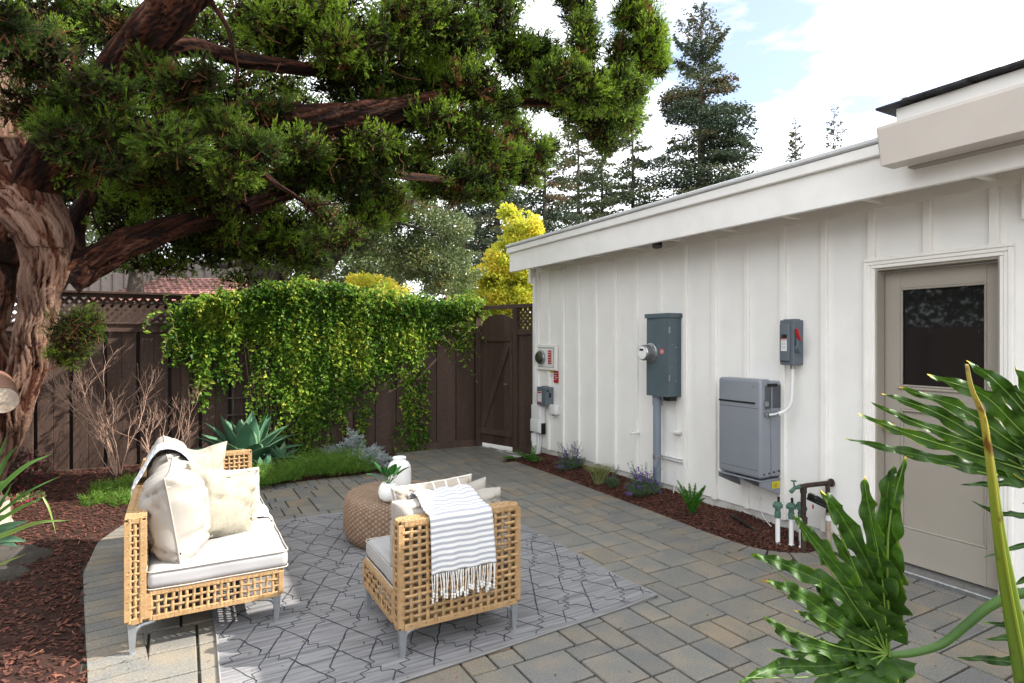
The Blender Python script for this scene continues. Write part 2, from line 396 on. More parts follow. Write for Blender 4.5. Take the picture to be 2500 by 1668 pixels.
m_zinc = M('zinc_fitting', (0.4, 0.408, 0.416), (0.28, 0.288, 0.296), rough=.35, metal=.8, ns=30)
m_red = M('red_sticker', (0.496, 0.024, 0.032), rough=.5)
m_yel = M('yellow_sticker', (0.68, 0.576, 0.032), rough=.5)
m_redh = M('red_handle', (0.48, 0.016, 0.024), rough=.35)
m_lblw = M('label_white', (.78, .78, .78), rough=.5)
m_rust = M('rusty_iron', (0.06, 0.036, 0.028), (0.032, 0.0224, 0.0192), rough=.85, ns=25, bump=.5, bs=80)
m_verd = M('green_valve', (0.08, 0.168, 0.128), (0.056, 0.112, 0.088), rough=.6, ns=20)
m_brass = M('brass', (0.44, 0.304, 0.128), rough=.3, metal=.9)
m_rock = M('dark_boulder', (0.0576, 0.0504, 0.0432), (0.0288, 0.0250, 0.0216), rough=.95, ns=5, bump=.8, bs=14, bdist=.03)
m_bark = M('juniper_bark', (0.2520, 0.1674, 0.1273), (0.1764, 0.1042, 0.0757), rough=.9, ns=9, src='uvw', stretch=(4, 1.2, 1), bump=.9, bs=26, bstretch=(3, .5, 1), bdist=.03,
           attr=[(0, (.08, .05, .04)), (.3, (.48, .22, .13)), (.5, (.85, .70, .62)), (.75, (1.25, 1.16, 1.10)), (1, (1.7, 1.66, 1.62))])
m_barkg = M('grey_bark', (0.096, 0.08, 0.068), (0.056, 0.044, 0.036), rough=.95, ns=14, bump=.9, bs=30, stretch=(1, 1, .3), bdist=.03)
m_cutwood = M('sawn_wood', (0.416, 0.352, 0.288), (0.32, 0.248, 0.192), rough=.9, ns=14, bump=.3, bs=30)
m_twig = M('bare_twig', (0.3872, 0.2552, 0.1936), (0.2816, 0.1760, 0.1320), rough=.8, ns=20)
m_stem = M('vine_stem', (0.16, 0.12, 0.064), (0.096, 0.08, 0.04), rough=.8, ns=20)
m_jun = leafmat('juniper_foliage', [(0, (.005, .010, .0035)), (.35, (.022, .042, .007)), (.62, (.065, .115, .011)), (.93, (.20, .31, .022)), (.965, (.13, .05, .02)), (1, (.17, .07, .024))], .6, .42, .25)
m_oak = leafmat('oak_leaves', [(0, (.035, .06, .018)), (.5, (.105, .145, .045)), (.9, (.20, .24, .10)), (1, (.30, .26, .06))], .35, .3, .6)
m_dark = leafmat('dark_evergreen', [(0, (0.0096, 0.024, 0.0096)), (.6, (0.024, 0.052, 0.0176)), (1, (0.056, 0.096, 0.024))], .5, .25)
m_red1 = leafmat('redwood_foliage', [(0, (0.024, 0.044, 0.0288)), (.5, (0.048, 0.072, 0.04)), (.8, (0.096, 0.096, 0.044)), (1, (0.136, 0.088, 0.044))], .7, .2, .2)
m_red2 = leafmat('redwood_foliage_pale', [(0, (0.04, 0.064, 0.032)), (.5, (0.088, 0.112, 0.052)), (1, (0.16, 0.16, 0.064))], .7, .25, .2)
m_yell = leafmat('yellow_leaves', [(0, (0.1300, 0.2240, 0.0165)), (.35, (0.3600, 0.4256, 0.0330)), (.8, (0.6600, 0.6048, 0.0550)), (1, (0.7000, 0.5152, 0.0660))], .5, .45)
m_vine = leafmat('vine_leaves', [(0, (0.0186, 0.0569, 0.0083)), (.45, (0.0621, 0.1552, 0.0155)), (.8, (0.2277, 0.3726, 0.0362)), (1, (0.5175, 0.5382, 0.0828))], .46, .45, .25)
m_moss = leafmat('feathery_ground_cover', [(0, (0.0324, 0.0918, 0.0108)), (.6, (0.0972, 0.2160, 0.0216)), (1, (0.2484, 0.3564, 0.0486))], .6, .35)
m_silver = leafmat('silver_leaves', [(0, (0.224, 0.264, 0.264)), (.6, (0.352, 0.4, 0.4)), (1, (0.496, 0.528, 0.528))], .8, .15, .2)
m_agave = leafmat('agave_leaf', [(0, (0.0414, 0.1210, 0.0680)), (.5, (0.0828, 0.1901, 0.1088)), (.85, (0.1748, 0.2938, 0.1632)), (1, (0.3312, 0.3629, 0.1360))], .42, .12)
m_fern = leafmat('fern_leaves', [(0, (0.024, 0.104, 0.0096)), (1, (0.096, 0.288, 0.024))], .5, .35)
m_herb = leafmat('herb_leaves', [(0, (0.056, 0.096, 0.048)), (1, (0.136, 0.2, 0.096))], .6, .3)
m_purple = leafmat('purple_flowers', [(0, (0.12, 0.056, 0.36)), (1, (0.256, 0.12, 0.48))], .6, .4)
m_pink = leafmat('pink_flowers', [(0, (0.36, 0.016, 0.08)), (1, (0.52, 0.048, 0.128))], .6, .4)
m_maroon = leafmat('maroon_leaves', [(0, (0.048, 0.024, 0.02)), (.6, (0.104, 0.04, 0.032)), (1, (0.104, 0.128, 0.04))], .5, .3)
m_grassp = leafmat('pale_grass', [(0, (0.128, 0.16, 0.04)), (1, (0.36, 0.36, 0.16))], .6, .3)
m_sword = leafmat('sword_leaves', [(0, (0.032, 0.096, 0.024)), (.6, (0.096, 0.208, 0.04)), (1, (0.256, 0.336, 0.072))], .4, .3)
# ------------------------------------------------------------------ setting: ground, patio, mulch
LE = np.array([(-.28, -2.5), (-.30, .2), (-.32, 2.6), (-.38, 3.4), (-.5, 4.33), (-.585, 5.0), (-.575, 5.72), (-.44, 6.15), (-.15, 6.6), (.2, 6.87), (.68, 7.03), (1.3, 7.06), (1.87, 7.07), (2.135, 7.12), (2.4, 7.42), (2.58, 7.8), (2.66, 8.31)])
RE = np.array([(4.31, 7.12), (4.05, 7.06), (3.80, 7.02), (3.86, 6.85), (3.875, 5.9), (3.86, 5.0), (3.85, 4.2), (3.83, 3.64), (3.83, 3.24), (3.87, 3.06), (3.96, 2.93), (4.12, 2.84), (4.37, 2.81)])
def inpoly(X, Y, P):
    X, Y = np.asarray(X, float), np.asarray(Y, float); r = np.zeros(X.shape, bool); n = len(P)
    for i in range(n):
        x1, y1 = P[i]; x2, y2 = P[(i + 1) % n]
        c = ((y1 > Y) != (y2 > Y)); xi = (x2 - x1) * (Y - y1) / ((y2 - y1) or 1e-9) + x1; r ^= c & (X < xi)
    return r
def dpoly(X, Y, P):
    X, Y = np.asarray(X, float), np.asarray(Y, float); best = np.full(X.shape, 1e9)
    for a, b in zip(P[:-1], P[1:]):
        d = b - a; t = (((X - a[0]) * d[0] + (Y - a[1]) * d[1]) / (d @ d)).clip(0, 1)
        best = np.minimum(best, np.hypot(X - a[0] - t * d[0], Y - a[1] - t * d[1]))
    return best
PATIO = np.vstack([LE, [(3.97, 8.19)], RE, [(4.37, -2.5)]])

g = MB(); g.box((0, 150, -.14), (900, 900, .08)); g.build('ground', m_earth, kind='structure')
pj = MB()
xs, ys = np.linspace(-1, 4.4, 28), np.linspace(-2.5, 8.4, 50)
X, Y = np.meshgrid(xs, ys, indexing='ij'); pj.grid(np.stack([X, Y, np.full_like(X, -.014)], -1))
patio = pj.build('patio', m_joint, kind='structure')
sy = MB(); sy.box((6.6, 8.6, -.03), (5.2, 3.4, .06), .01); sy.build('side_yard_path', m_conc, kind='structure')

U_, V_ = .0755, .1383
x0, y0 = 1.965 - U_ * 40, 2.30 - V_ * 30
nx, ny = 72, 75
cx_, cy_ = np.meshgrid(x0 + (np.arange(nx) + .5) * U_, y0 + (np.arange(ny) + .5) * V_, indexing='ij')
free = inpoly(cx_, cy_, PATIO)
LEb = LE[:14]; REb = RE[3:]
free &= (dpoly(cx_, cy_, LEb) > .22) & (dpoly(cx_, cy_, REb) > .19) & (cx_ < 4.42) & (cy_ > -1.5)
items = []
prnd = random.Random(5)
for j in range(ny):
    i = 0
    while i < nx:
        if not free[i, j]: i += 1; continue
        r = 0
        while i + r < nx and free[i + r, j] and r < 9: r += 1
        opt = [w for w in (4, 4, 4, 4, 3, 3, 3, 2) if w <= r and r - w != 1] or [r]
        w = min(prnd.choice(opt), 4)
        h = 2 if (prnd.random() < .80 and j + 1 < ny and free[i:i + w, j + 1].all()) else 1
        if w == 2 and j + 1 < ny and free[i:i + w, j + 1].all() and prnd.random() < .8: h = 2
        free[i:i + w, j:j + h] = False
        items.append((x0 + (i + w / 2) * U_, y0 + (j + h / 2) * V_, w * U_, h * V_)); i += w
def cell_score(x, y):
    D = x * FW[0] + y * FW[1]
    if D < .3: return 1e9
    px = 1250 + 1456 * (x * RT[0] + y * RT[1]) / D; py = 831 + 1456 * EYE / D
    return D if (-80 < px < 2580 and py < 1800) else 1e6 + D
items.sort(key=lambda t: cell_score(t[0], t[1]))
pm = {}
far = MB(); joints = .0066
for k, (x, y, w, h) in enumerate(items):
    if k < 250:
        key = (round(w, 3), round(h, 3), prnd.randrange(3))
        if key not in pm:
            b = MB(); b.box((0, 0, -.02), (w - joints * 2, h - joints * 2, .04), .004, jit=.0012)
            pm[key] = b.mesh('paver', m_paver, np.zeros(3), False)
        o = bpy.data.objects.new('paver', pm[key]); COL.objects.link(o); o.parent = patio
        o.location = (x, y, prnd.uniform(-.0015, .0015)); o.rotation_euler = (prnd.uniform(-.004, .004), prnd.uniform(-.004, .004), prnd.uniform(-.004, .004))
    else:
        far.box((x, y, -.02 + prnd.uniform(-.0015, .0015)), (w - joints * 2, h - joints * 2, .04), .004, a=prnd.random(), jit=.001)
far.build('pavers', m_paver2, patio, kind='stuff')
# border course following the bed edges
def border(P, wid, step, n0, side):
    d = np.concatenate([[0], np.cumsum(np.linalg.norm(np.diff(P, axis=0), axis=1))]); s = 0
    res = []
    def pt(t): return np.array([np.interp(t, d, P[:, 0]), np.interp(t, d, P[:, 1])])
    while s + step < d[-1]:
        a, b = pt(s), pt(s + step); tn = nrm(b - a); n = np.array([-tn[1], tn[0]]) * side
        a2, b2 = pt(max(s - .12, 0)), pt(min(s + step + .12, d[-1]))
        ta = nrm(b - a2); tb = nrm(b2 - a); na = np.array([-ta[1], ta[0]]) * side; nb = np.array([-tb[1], tb[0]]) * side
        g_ = .005
        q = [a + tn * g_, b - tn * g_, b + nb * wid - tn * g_, a + na * wid + tn * g_]
        res.append(q); s += step
    return res
def prism(mb, q, z0, z1, a=.5):
    q = np.array(q); ar = np.cross(q[1] - q[0], q[2] - q[1]); q = q if ar > 0 else q[::-1]
    c = q.mean(0); qi = c + (q - c) * .985
    V = [(*p, z0) for p in q] + [(*p, z1 - .004) for p in q] + [(*p, z1) for p in qi]
    F = [[0, 3, 2, 1]] + [[i, (i + 1) % 4, 4 + (i + 1) % 4, 4 + i] for i in range(4)] + [[4 + i, 4 + (i + 1) % 4, 8 + (i + 1) % 4, 8 + i] for i in range(4)] + [[8, 9, 10, 11]]
    mb.add(V, F, 0, a)
nb = 0
for P, wid, step, side in ((REb[:], .225, .148, -1), (LEb[1:], .25, .118, -1)):
    for q in border(P, wid, step, 0, side):
        c = np.mean(q, 0)
        if cell_score(*c) > 1e5: continue
        b = MB(); prism(b, q, -.04, .0035 + prnd.uniform(0, .001)); nb += 1
        b.build('border_paver' if nb < 290 else 'border_paver', m_paver, patio, origin=(c[0], c[1], 0))

def mound(X, Y):
    d = dpoly(X, Y, LE); d2 = dpoly(X, Y, RE); dd = np.minimum(d, d2); ins = inpoly(X, Y, PATIO)
    z = np.where(ins, -.03 - dd * .3, -.012 + .05 * np.minimum(dd / .18, 1) + .05 * np.minimum(dd / 1.5, 1))
    return z + np.where(ins, 0, (fbm(np.asarray(X) * 2.2, np.asarray(Y) * 2.2, 0, 3, 3) - .5) * .07 * np.minimum(dd / .3, 1))
def bed(name, label_free, x0, x1, y0, y1, st, keep, nchip, seed):
    X, Y = np.meshgrid(np.arange(x0, x1, st), np.arange(y0, y1, st), indexing='ij')
    Z = mound(X, Y); nX, nY = X.shape
    b = MB(); i = np.arange(nX - 1)[:, None] * nY; j = np.arange(nY - 1)[None]
    F = np.stack([i + j, i + nY + j, i + nY + j + 1, i + j + 1], -1).reshape(-1, 4)
    cz = (Z[:-1, :-1] > -.06).ravel() & keep(X[:-1, :-1], Y[:-1, :-1]).ravel()
    b.add(np.stack([X, Y, Z], -1).reshape(-1, 3), F[cz])
    bed_ = b.build(name, m_soil, kind='structure', smooth=True)
    n = nchip; R = np.random.default_rng(seed)
    px = R.uniform(x0, x1, n * 3); py = R.uniform(y0, y1, n * 3)
    ok = ~inpoly(px, py, PATIO) & keep(px, py); px, py = px[ok][:n], py[ok][:n]; n = len(px)
    stray = R.random(n) < .0
    z = mound(px, py) + R.uniform(.0, .014, n)
    L = R.uniform(.018, .055, n) * (1 + (R.random(n) < .06) * .8); W = R.uniform(.005, .013, n); Hh = R.uniform(.002, .005, n)
    yaw = R.uniform(0, 6.283, n); pit = R.normal(0, .22, n)
    D = np.stack([np.cos(yaw) * np.cos(pit), np.sin(yaw) * np.cos(pit), np.sin(pit)], -1)
    S = nrm(np.cross(D, np.array([0, 0, 1.]) + R.normal(0, .25, (n, 3)))); N = np.cross(S, D)
    c = np.stack([px, py, z], -1); cor = []
    for a, bb in ((-1, -1), (1, -1), (1, 1), (-1, 1)):
        sk = R.uniform(.55, 1, (n, 1))
        cor.append(c + D * (L * a / 2)[:, None] * sk + S * (W * bb / 2)[:, None])
    top = [q + N * Hh[:, None] for q in cor]
    V = np.stack(cor + top, 1).reshape(-1, 3); k = np.arange(n)[:, None] * 8
    F = np.concatenate([k + [4, 5, 6, 7], k + [0, 1, 5, 4], k + [1, 2, 6, 5], k + [2, 3, 7, 6], k + [3, 0, 4, 7]])
    m = MB(); m.add(V, F, 0, np.repeat(R.random(n) ** 1.3, 8)); m.build('wood_chips', m_chip, bed_, kind='stuff')
fenceY = lambda x: 8.75 - (x + 4) * .55 / 7.97
bed('mulch_bed', '', -5.2, 2.72, -1.0, 8.8, .06, lambda X, Y: (Y < fenceY(X) - .02) & (X > -5), 62000, 1)
bed('mulch_strip', '', 3.78, 4.40, 2.78, 7.14, .03, lambda X, Y: (X > 3.6) & (Y > 2.8) & (Y < 7.13) & (X < 4.4), 15000, 2)

# ------------------------------------------------------------------ house
W = 4.35                                                # face of the siding
house = thing('house', 'white board and batten house wall with low flat roof and beige back door', 'house', (W, 3.2, 0))
def P_(name, mb, m, **k): return mb.build(name, m, k.pop('parent', house), **k)
DY0, DY1, DZ = 1.735, 2.455, 2.10                       # door opening
b = MB()                                                # siding in slabs round the door
b.box((W + .06, (DY1 + .0 + 7.12) / 2, 1.40), (.12, 7.12 - DY1, 2.54))
b.box((W + .06, (DY0 - 1.5) / 2, 1.40), (.12, DY0 + 1.5, 2.54))
b.box((W + .06, (DY0 + DY1) / 2, (DZ + 2.67) / 2), (.12, DY1 - DY0, 2.67 - DZ))
P_('siding', b, m_siding)
b = MB(); b.box((W + .075, (2.52 + 7.10) / 2, .03), (.12, 7.10 - 2.52, .22)); b.box((W + .075, .1, .03), (.12, 3.1, .22))
P_('foundation', b, m_found)
b = MB(); b.box((6.6, 7.06, 1.35), (4.4, .12, 2.70)); b.box((8.9, 3, 1.35), (.12, 8, 2.7)); P_('end_wall', b, m_siding)
for y in (6.788, 6.442, 6.102, 5.741, 5.388, 5.014, 4.649, 4.295, 3.93, 3.572, 3.21, 2.849):
    b = MB(); z0 = .125 if y != 4.649 else 1.86
    b.box((W - .014, y, (z0 + 2.53) / 2), (.028, .048, 2.53 - z0), .002)
    if y == 4.649: b2_ = MB(); b2_.box((W - .011, y, .56), (.022, .046, .86), .003); P_('batten', b2_, m_batten, origin=(W, y, 0))
    if y == 3.572:
        b2_ = MB(); b2_.box((W - .011, y, .25), (.022, .046, .25), .003); P_('batten', b2_, m_batten, origin=(W, y, 0)); b = MB(); b.box((W - .011, y, 1.9), (.022, .046, 1.26), .003)
    P_('batten', b, m_batten, origin=(W, y, 0))
for y in (2.488, 2.122, 1.75):
    b = MB(); b.box((W - .014, y, (2.165 + 2.53) / 2), (.028, .048, 2.53 - 2.165), .002); P_('batten', b, m_batten, origin=(W, y, 0))
for y in (1.39, 1.03, .67, .3, -.06, -.42, -.8):
    b = MB(); b.box((W - .011, y, 1.33), (.022, .046, 2.4), .003); P_('batten', b, m_batten, origin=(W, y, 0))
b = MB(); b.box((W - .014, 2.8, 2.572), (.028, 8.62, .085), .003); P_('frieze_board', b, m_batten)
b = MB(); b.box((W - .015, 7.075, 1.30), (.035, .09, 2.5), .004); b.box((W + .03, 7.135, 1.35), (.12, .03, 2.5), .004); P_('corner_board', b, m_batten)
# eave: soffit, blocking, fascia, drip trim, roof
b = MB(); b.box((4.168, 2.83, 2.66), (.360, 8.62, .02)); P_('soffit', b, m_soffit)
for y in (6.9, 6.2, 5.55, 4.9, 4.3, 3.68, 3.06, 2.42, 1.75, 1.1, .4):
    b = MB(); b.box((4.165, y, 2.61), (.36, .04, .085), .003); P_('outlooker', b, m_batten, origin=(4.165, y, 2.61))
b = MB(); b.box((3.965, 2.84, 2.66), (.04, 8.66, .255), .004); P_('fascia', b, m_trim)
b = MB(); b.box((3.935, 2.85, 2.825), (.05, 8.70, .075), .006); P_('fascia_trim', b, m_trim)
b = MB(); b.box((3.93, 2.85, 2.885), (.075, 8.72, .038), .01); b.box((6.5, 2.85, 2.84), (5.1, 8.68, .05)); P_('roof', b, m_roofcap)
b = MB(); b.box((6.5, 7.16, 2.74), (5.08, .04, .22), .004); P_('rake_board', b, m_trim)
# downspout boxed bracket at the far corner
b = MB(); b.box((4.30, 7.15, 2.50), (.10, .06, .22), .004); P_('corner_bracket', b, m_batten)
# door
dr = MB(); DX = W + .085
def panel(mb, x, y0, y1, z0, z1, t): mb.box((x + t / 2, (y0 + y1) / 2, (z0 + z1) / 2), (t, y1 - y0, z1 - z0), .003)
gy0, gy1, gz0, gz1 = 1.83, 2.345, 1.275, 1.965
panel(dr, DX, DY0 + .004, gy0, .045, 2.085, .04); panel(dr, DX, gy1, DY1 - .004, .045, 2.085, .04)
panel(dr, DX, gy0, gy1, gz1, 2.085, .04); panel(dr, DX, gy0, gy1, 1.115, gz0, .04); panel(dr, DX, gy0, gy1, .045, .285, .04)
door = P_('door', dr, m_door)
b = MB(); panel(b, DX + .014, gy0 - .004, gy1 + .004, .28, 1.12, .02); b.build('door_panel', m_door, door)
b = MB()
for (ya, yb, za, zb) in ((gy0, gy1, .285, .300), (gy0, gy1, 1.10, 1.115), (gy0, gy0 + .015, .300, 1.10), (gy1 - .015, gy1, .300, 1.10)):
    b.box((DX + .006, (ya + yb) / 2, (za + zb) / 2), (.018, yb - ya, zb - za), .005)
b.box((DX - .004, (gy0 + gy1) / 2, gz0 - .012), (.016, gy1 - gy0 + .03, .014), .004)
for (ya, yb, za, zb) in ((gy0, gy1, gz0, gz0 + .014), (gy0, gy1, gz1 - .014, gz1), (gy0, gy0 + .014, gz0 + .014, gz1 - .014), (gy1 - .014, gy1, gz0 + .014, gz1 - .014)):
    b.box((DX + .004, (ya + yb) / 2, (za + zb) / 2), (.016, yb - ya, zb - za), .004)
b.build('door_moulding', m_door, door)
mg, n_, l_, p_ = new_mat('door_glass'); p_.inputs['Base Color'].default_value = (.012, .012, .012, 1); p_.inputs['Roughness'].default_value = .03; p_.inputs['Specular IOR Level'].default_value = .35
b = MB(); b.box((DX + .022, (gy0 + gy1) / 2, (gz0 + gz1) / 2), (.006, gy1 - gy0, gz1 - gz0)); b.build('glass_pane', mg, door)
b = MB(); b.lathe((DX - .001, 2.402, .985), [(.0, .062), (.018, .058), (.026, .045), (.02, .03), (.011, .024), (.011, .004), (.03, .003), (.03, 0)], 20, axis='x'); b.build('door_knob', m_brass, door, smooth=True)
b = MB(); b.box((DX - .004, DY1 - .005, .20), (.012, .03, .14), .002); b.build('hinge', m_black, door)
b = MB(); b.box((W + .03, (DY0 + DY1) / 2, .012), (.17, DY1 - DY0 + .02, .045), .006); P_('threshold', b, m_zinc)
# jamb + stepped casing
b = MB(); b.box((W + .06, DY1 + .006, DZ / 2), (.13, .013, DZ)); b.box((W + .06, DY0 - .006, DZ / 2), (.13, .013, DZ)); b.box((W + .06, (DY0 + DY1) / 2, DZ + .003), (.13, DY1 - DY0, .013))
P_('door_jamb', b, m_door)
b = MB()
for k, (o_, t_, w_) in enumerate(((.0, .018, .026), (.024, .026, .026), (.048, .034, .024))):
    for sgn, ed in ((1, DY1 + .012), (-1, DY0 - .012)):
        b.box((W - t_ / 2, ed + sgn * (o_ + w_ / 2 - .0), (DZ + .01 + o_) / 2), (t_, w_, DZ + .01 + o_), .003)
    b.box((W - t_ / 2 - .0006, (DY0 + DY1) / 2, DZ + .012 + o_ + w_ / 2), (t_, DY1 - DY0 + .024 + 2 * (o_ + w_), w_), .003)
P_('door_casing', b, m_batten)
# near wing: gutter, fascia, shingles
b = MB(); gy = 2.08; prof = [(3.86, 2.68), (3.74, 2.68), (3.705, 2.86), (3.69, 2.885), (3.675, 2.885), (3.675, 2.868), (3.69, 2.866), (3.722, 2.66), (3.86, 2.66)]
ga = np.array([[(x, gy, z) for x, z in prof], [(x, -2.0, z) for x, z in prof]]).transpose(1, 0, 2); b.grid(ga)
capv = [(3.86, gy, 2.66), (3.722, gy, 2.66), (3.675, gy, 2.868), (3.675, gy, 2.885), (3.86, gy, 2.885)]
b.add(capv + [(x, y - .004, z) for x, y, z in capv], [[4, 3, 2, 1, 0], [5, 6, 7, 8, 9]] + [[i, (i + 1) % 5, 5 + (i + 1) % 5, 5 + i] for i in range(5)])
b.add([(3.722, gy, 2.66), (3.675, gy, 2.868), (3.675, -2, 2.868), (3.722, -2, 2.66)], [[0, 1, 2, 3]])
P_('gutter', b, m_gutter)
b = MB(); b.box((3.83, .03, 2.93), (.04, 4.02, .16), .004); b.box((4.4, 2.02, 2.98), (1.1, .04, .22), .003); P_('upper_fascia', b, m_siding)
b = MB(); b.box((3.90, 0.0, 2.652), (.07, 4.0, .012)); P_('upper_soffit', b, m_soffit)
for k in range(26):                                     # shingle courses stepping down the edge
    b = MB(); y1 = 2.13 - k * .155; b.box((4.5, y1 - .09, 3.025 + .004 * (k % 2)), (1.50, .18, .012 + .004 * (k % 3)), .002, jit=.002)
    P_('shingle', b, m_shingle, origin=(4.5, y1, 3.02))
b = MB(); b.box((4.33, 1.56, 2.44), (.06, .09, .26), .004); P_('corner_post', b, m_batten)

# ------------------------------------------------------------------ things on the wall
lamp = thing('eave_spotlight', 'small black spotlight fixed under the white eave', 'spotlight', (4.16, 4.5, 2.65))
b = MB(); b.box((4.16, 4.5, 2.635), (.07, .10, .025), .004); b.build('mounting_plate', m_black, lamp)
b = MB(); b.tube([(4.16, 4.50, 2.63), (4.14, 4.48, 2.53)], [.04, .05], 16); b.build('lamp_head', m_black, lamp)

meter = thing('electric_panel', 'tall slate grey electric service panel with round glass meter on white wall', 'electric panel', (W, 4.52, 1.03))
b = MB(); b.box((4.263, 4.52, 1.45), (.170, .317, .815), .004); b.build('cabinet', m_steel, meter)
b = MB(); b.box((4.258, 4.52, 1.862), (.195, .335, .012), .002); b.box((4.163, 4.52, 1.845), (.006, .335, .04), .001); b.box((4.26, 4.3505, 1.845), (.19, .006, .04), .001); b.build('top_cap', m_steel, meter)
b = MB(); b.box((4.172, 4.595, 1.235), (.006, .148, .39), .001); b.build('meter_cover', m_steel, meter)
b = MB(); b.box((4.172, 4.445, 1.44), (.008, .150, .80), .001); b.build('breaker_door', m_steel, meter)
mt = MB(); mt.lathe((4.176, 4.60, 1.475), [(.098, 0), (.098, .02), (.088, .026), (.088, .04), (.080, .042), (.078, .115), (.070, .128), (.0, .13)], 36, axis='x')
mo = mt.build('meter', m_zinc, meter, smooth=False)
b = MB(); b.lathe((4.047, 4.60, 1.475), [(.066, 0), (.064, .002), (0, .003)], 32, axis='x'); b.build('meter_face', m_wplast, mo)
b = MB(); b.box((4.043, 4.60, 1.505), (.003, .05, .02)); b.box((4.043, 4.63, 1.505), (.003, .008, .01)); b.build('display', m_black, mo)
b = MB(); b.box((4.166, 4.44, 1.49), (.002, .055, .055)); st = b.build('warning_sticker', m_red, meter)
b = MB()
for k in range(3): b.box((4.1645, 4.44, 1.475 + k * .014), (.0012, .044, .005))
b.build('sticker_print', m_lblw, st)
for z in (1.70, 1.23):
    b = MB(); b.box((4.185, 4.358, z), (.014, .008, .06), .002); b.tube([(4.185, 4.352, z - .03), (4.185, 4.352, z + .03)], .004, 8); b.build('latch', m_zinc, meter)
for x, z, r in ((4.22, 1.80, .005), (4.22, 1.56, .005), (4.22, 1.33, .005), (4.27, 1.53, .009), (4.27, 1.20, .009)):
    b = MB(); b.tube([(x, 4.361, z), (x, 4.355, z)], r, 10); b.build('screw', m_zinc, meter)
b = MB(); b.box((4.25, 4.42, 1.025), (.10, .09, .05), .003); b.build('network_module', m_black, meter)
cd = thing('conduit', 'thick grey plastic conduit rising from mulch to the electric panel', 'conduit', (4.25, 4.60, 0))
b = MB(); b.tube([(4.25, 4.60, -.02), (4.25, 4.60, .35), (4.25, 4.60, 1.04)], .040, 20); b.build('pipe', m_pvc, cd, smooth=False)
b = MB(); b.tube([(4.25, 4.60, .94), (4.25, 4.60, 1.045)], .047, 20); b.build('coupling', m_pvc, cd)
b = MB(); b.tube([(4.25, 4.60, .395), (4.25, 4.60, .435)], .044, 20); b.build('pipe_clamp', m_zinc, cd)
b = MB(); b.box((4.325, 4.50, .425), (.03, .36, .010), .002); b.box((4.325, 4.50, .400), (.03, .36, .010), .002); b.box((4.337, 4.5, .412), (.004, .36, .02)); b.build('strut_channel', m_wplast, cd)
br = MB(); br.tube([(4.22, 4.98, .60), (4.335, 4.98, .60)], .012, 12); br.box((4.343, 4.98, .60), (.014, .05, .05), .004); br.tube([(4.215, 4.98, .60), (4.235, 4.98, .60)], .017, 12)
tag(br.build('wall_peg', m_wplast, None, (4.34, 4.98, .60)), 'small white peg sticking out of the white wall left of the grey conduit', 'peg')
b = MB(); b.box((4.315, 4.40, .685), (.05, .10, .028), .004)
tag(b.build('cable_clip_box', m_wplast, None, (4.33, 4.40, .685)), 'small white cable box on the wall just right of the conduit', 'cable box')
b = MB(); b.tube([(4.335, 4.42, 1.0), (4.337, 4.418, .7), (4.33, 4.42, .2), (4.30, 4.43, .05)], .004, 6)
tag(b.build('white_cable', m_wplast, None, (4.33, 4.42, .1)), 'thin white cable running down wall below the electric panel', 'cable')

bat = thing('battery_unit', 'large silver grey home battery hung low on the white wall', 'battery', (4.21, 3.43, .47))
b = MB(); b.rbox((4.140, 3.435, .880), (.134, .434, .805), .026, k=4, m=3); b.build('front_shell', m_batt, bat, smooth=True)
for c_, d_ in (((4.0728, 3.435, 1.046), (.002, .382, .004)), ((4.0728, 3.435, .545), (.002, .382, .003)), ((4.140, 3.2178, 1.040), (.082, .002, .004))):
    b = MB(); b.box(c_, d_); b.build('panel_joint', m_battd, bat)
b = MB(); b.rbox((4.279, 3.435, .872), (.140, .426, .786), .022, k=3, m=3); b.build('rear_shell', m_batt, bat, smooth=True)
b = MB(); b.box((4.072, 3.455, 1.088), (.006, .37, .014)); b.build('light_slot', m_black, bat)
b = MB()
for k in range(7): b.box((4.125 + k * .012, 3.2165, 1.14), (.004, .006, .19), .001)
for k in range(8): b.box((4.225 + k * .013, 3.2195, 1.14), (.004, .006, .19), .001)
b.build('side_grille', m_battd, bat)
b = MB(); b.box((4.21, 3.2125, 1.236), (.12, .006, .024)); b.build('vent', m_black, bat)
b = MB()
for k in range(4): b.tube([(4.115 + k * .06, 3.2190, .515 + k * .004), (4.115 + k * .06, 3.2130, .515 + k * .004)], .008, 8)
b.build('side_holes', m_black, bat)
b = MB(); b.box((4.30, 3.2185, .99), (.028, .003, .022)); b.build('small_label', m_lblw, bat)
b = MB(); b.box((4.205, 3.435, .462), (.27, .436, .010), .002)
for y in (3.225, 3.645):
    V = [(4.345, y, .457), (4.075, y, .457), (4.075, y, .425), (4.345, y, .315)]; V += [(x, yy + .006, z) for x, yy, z in V]
    b.add(V, [[3, 2, 1, 0], [4, 5, 6, 7]] + [[i, (i + 1) % 4, 4 + (i + 1) % 4, 4 + i] for i in range(4)])
V = [(4.28, 3.40, .457), (4.09, 3.40, .457), (4.09, 3.40, .44), (4.28, 3.40, .36)]; V += [(x, yy + .05, z) for x, yy, z in V]
b.add(V, [[3, 2, 1, 0], [4, 5, 6, 7]] + [[i, (i + 1) % 4, 4 + (i + 1) % 4, 4 + i] for i in range(4)])
brk = b.build('bracket', m_batt, bat)
b = MB(); b.box((4.265, 3.2225, .415), (.095, .003, .055)); ys_ = b.build('yellow_sticker', m_yel, bat)
b = MB()
for k in range(3): b.box((4.255, 3.2205, .425 - k * .012), (.05, .002, .003))
b.build('sticker_print', m_black, ys_)
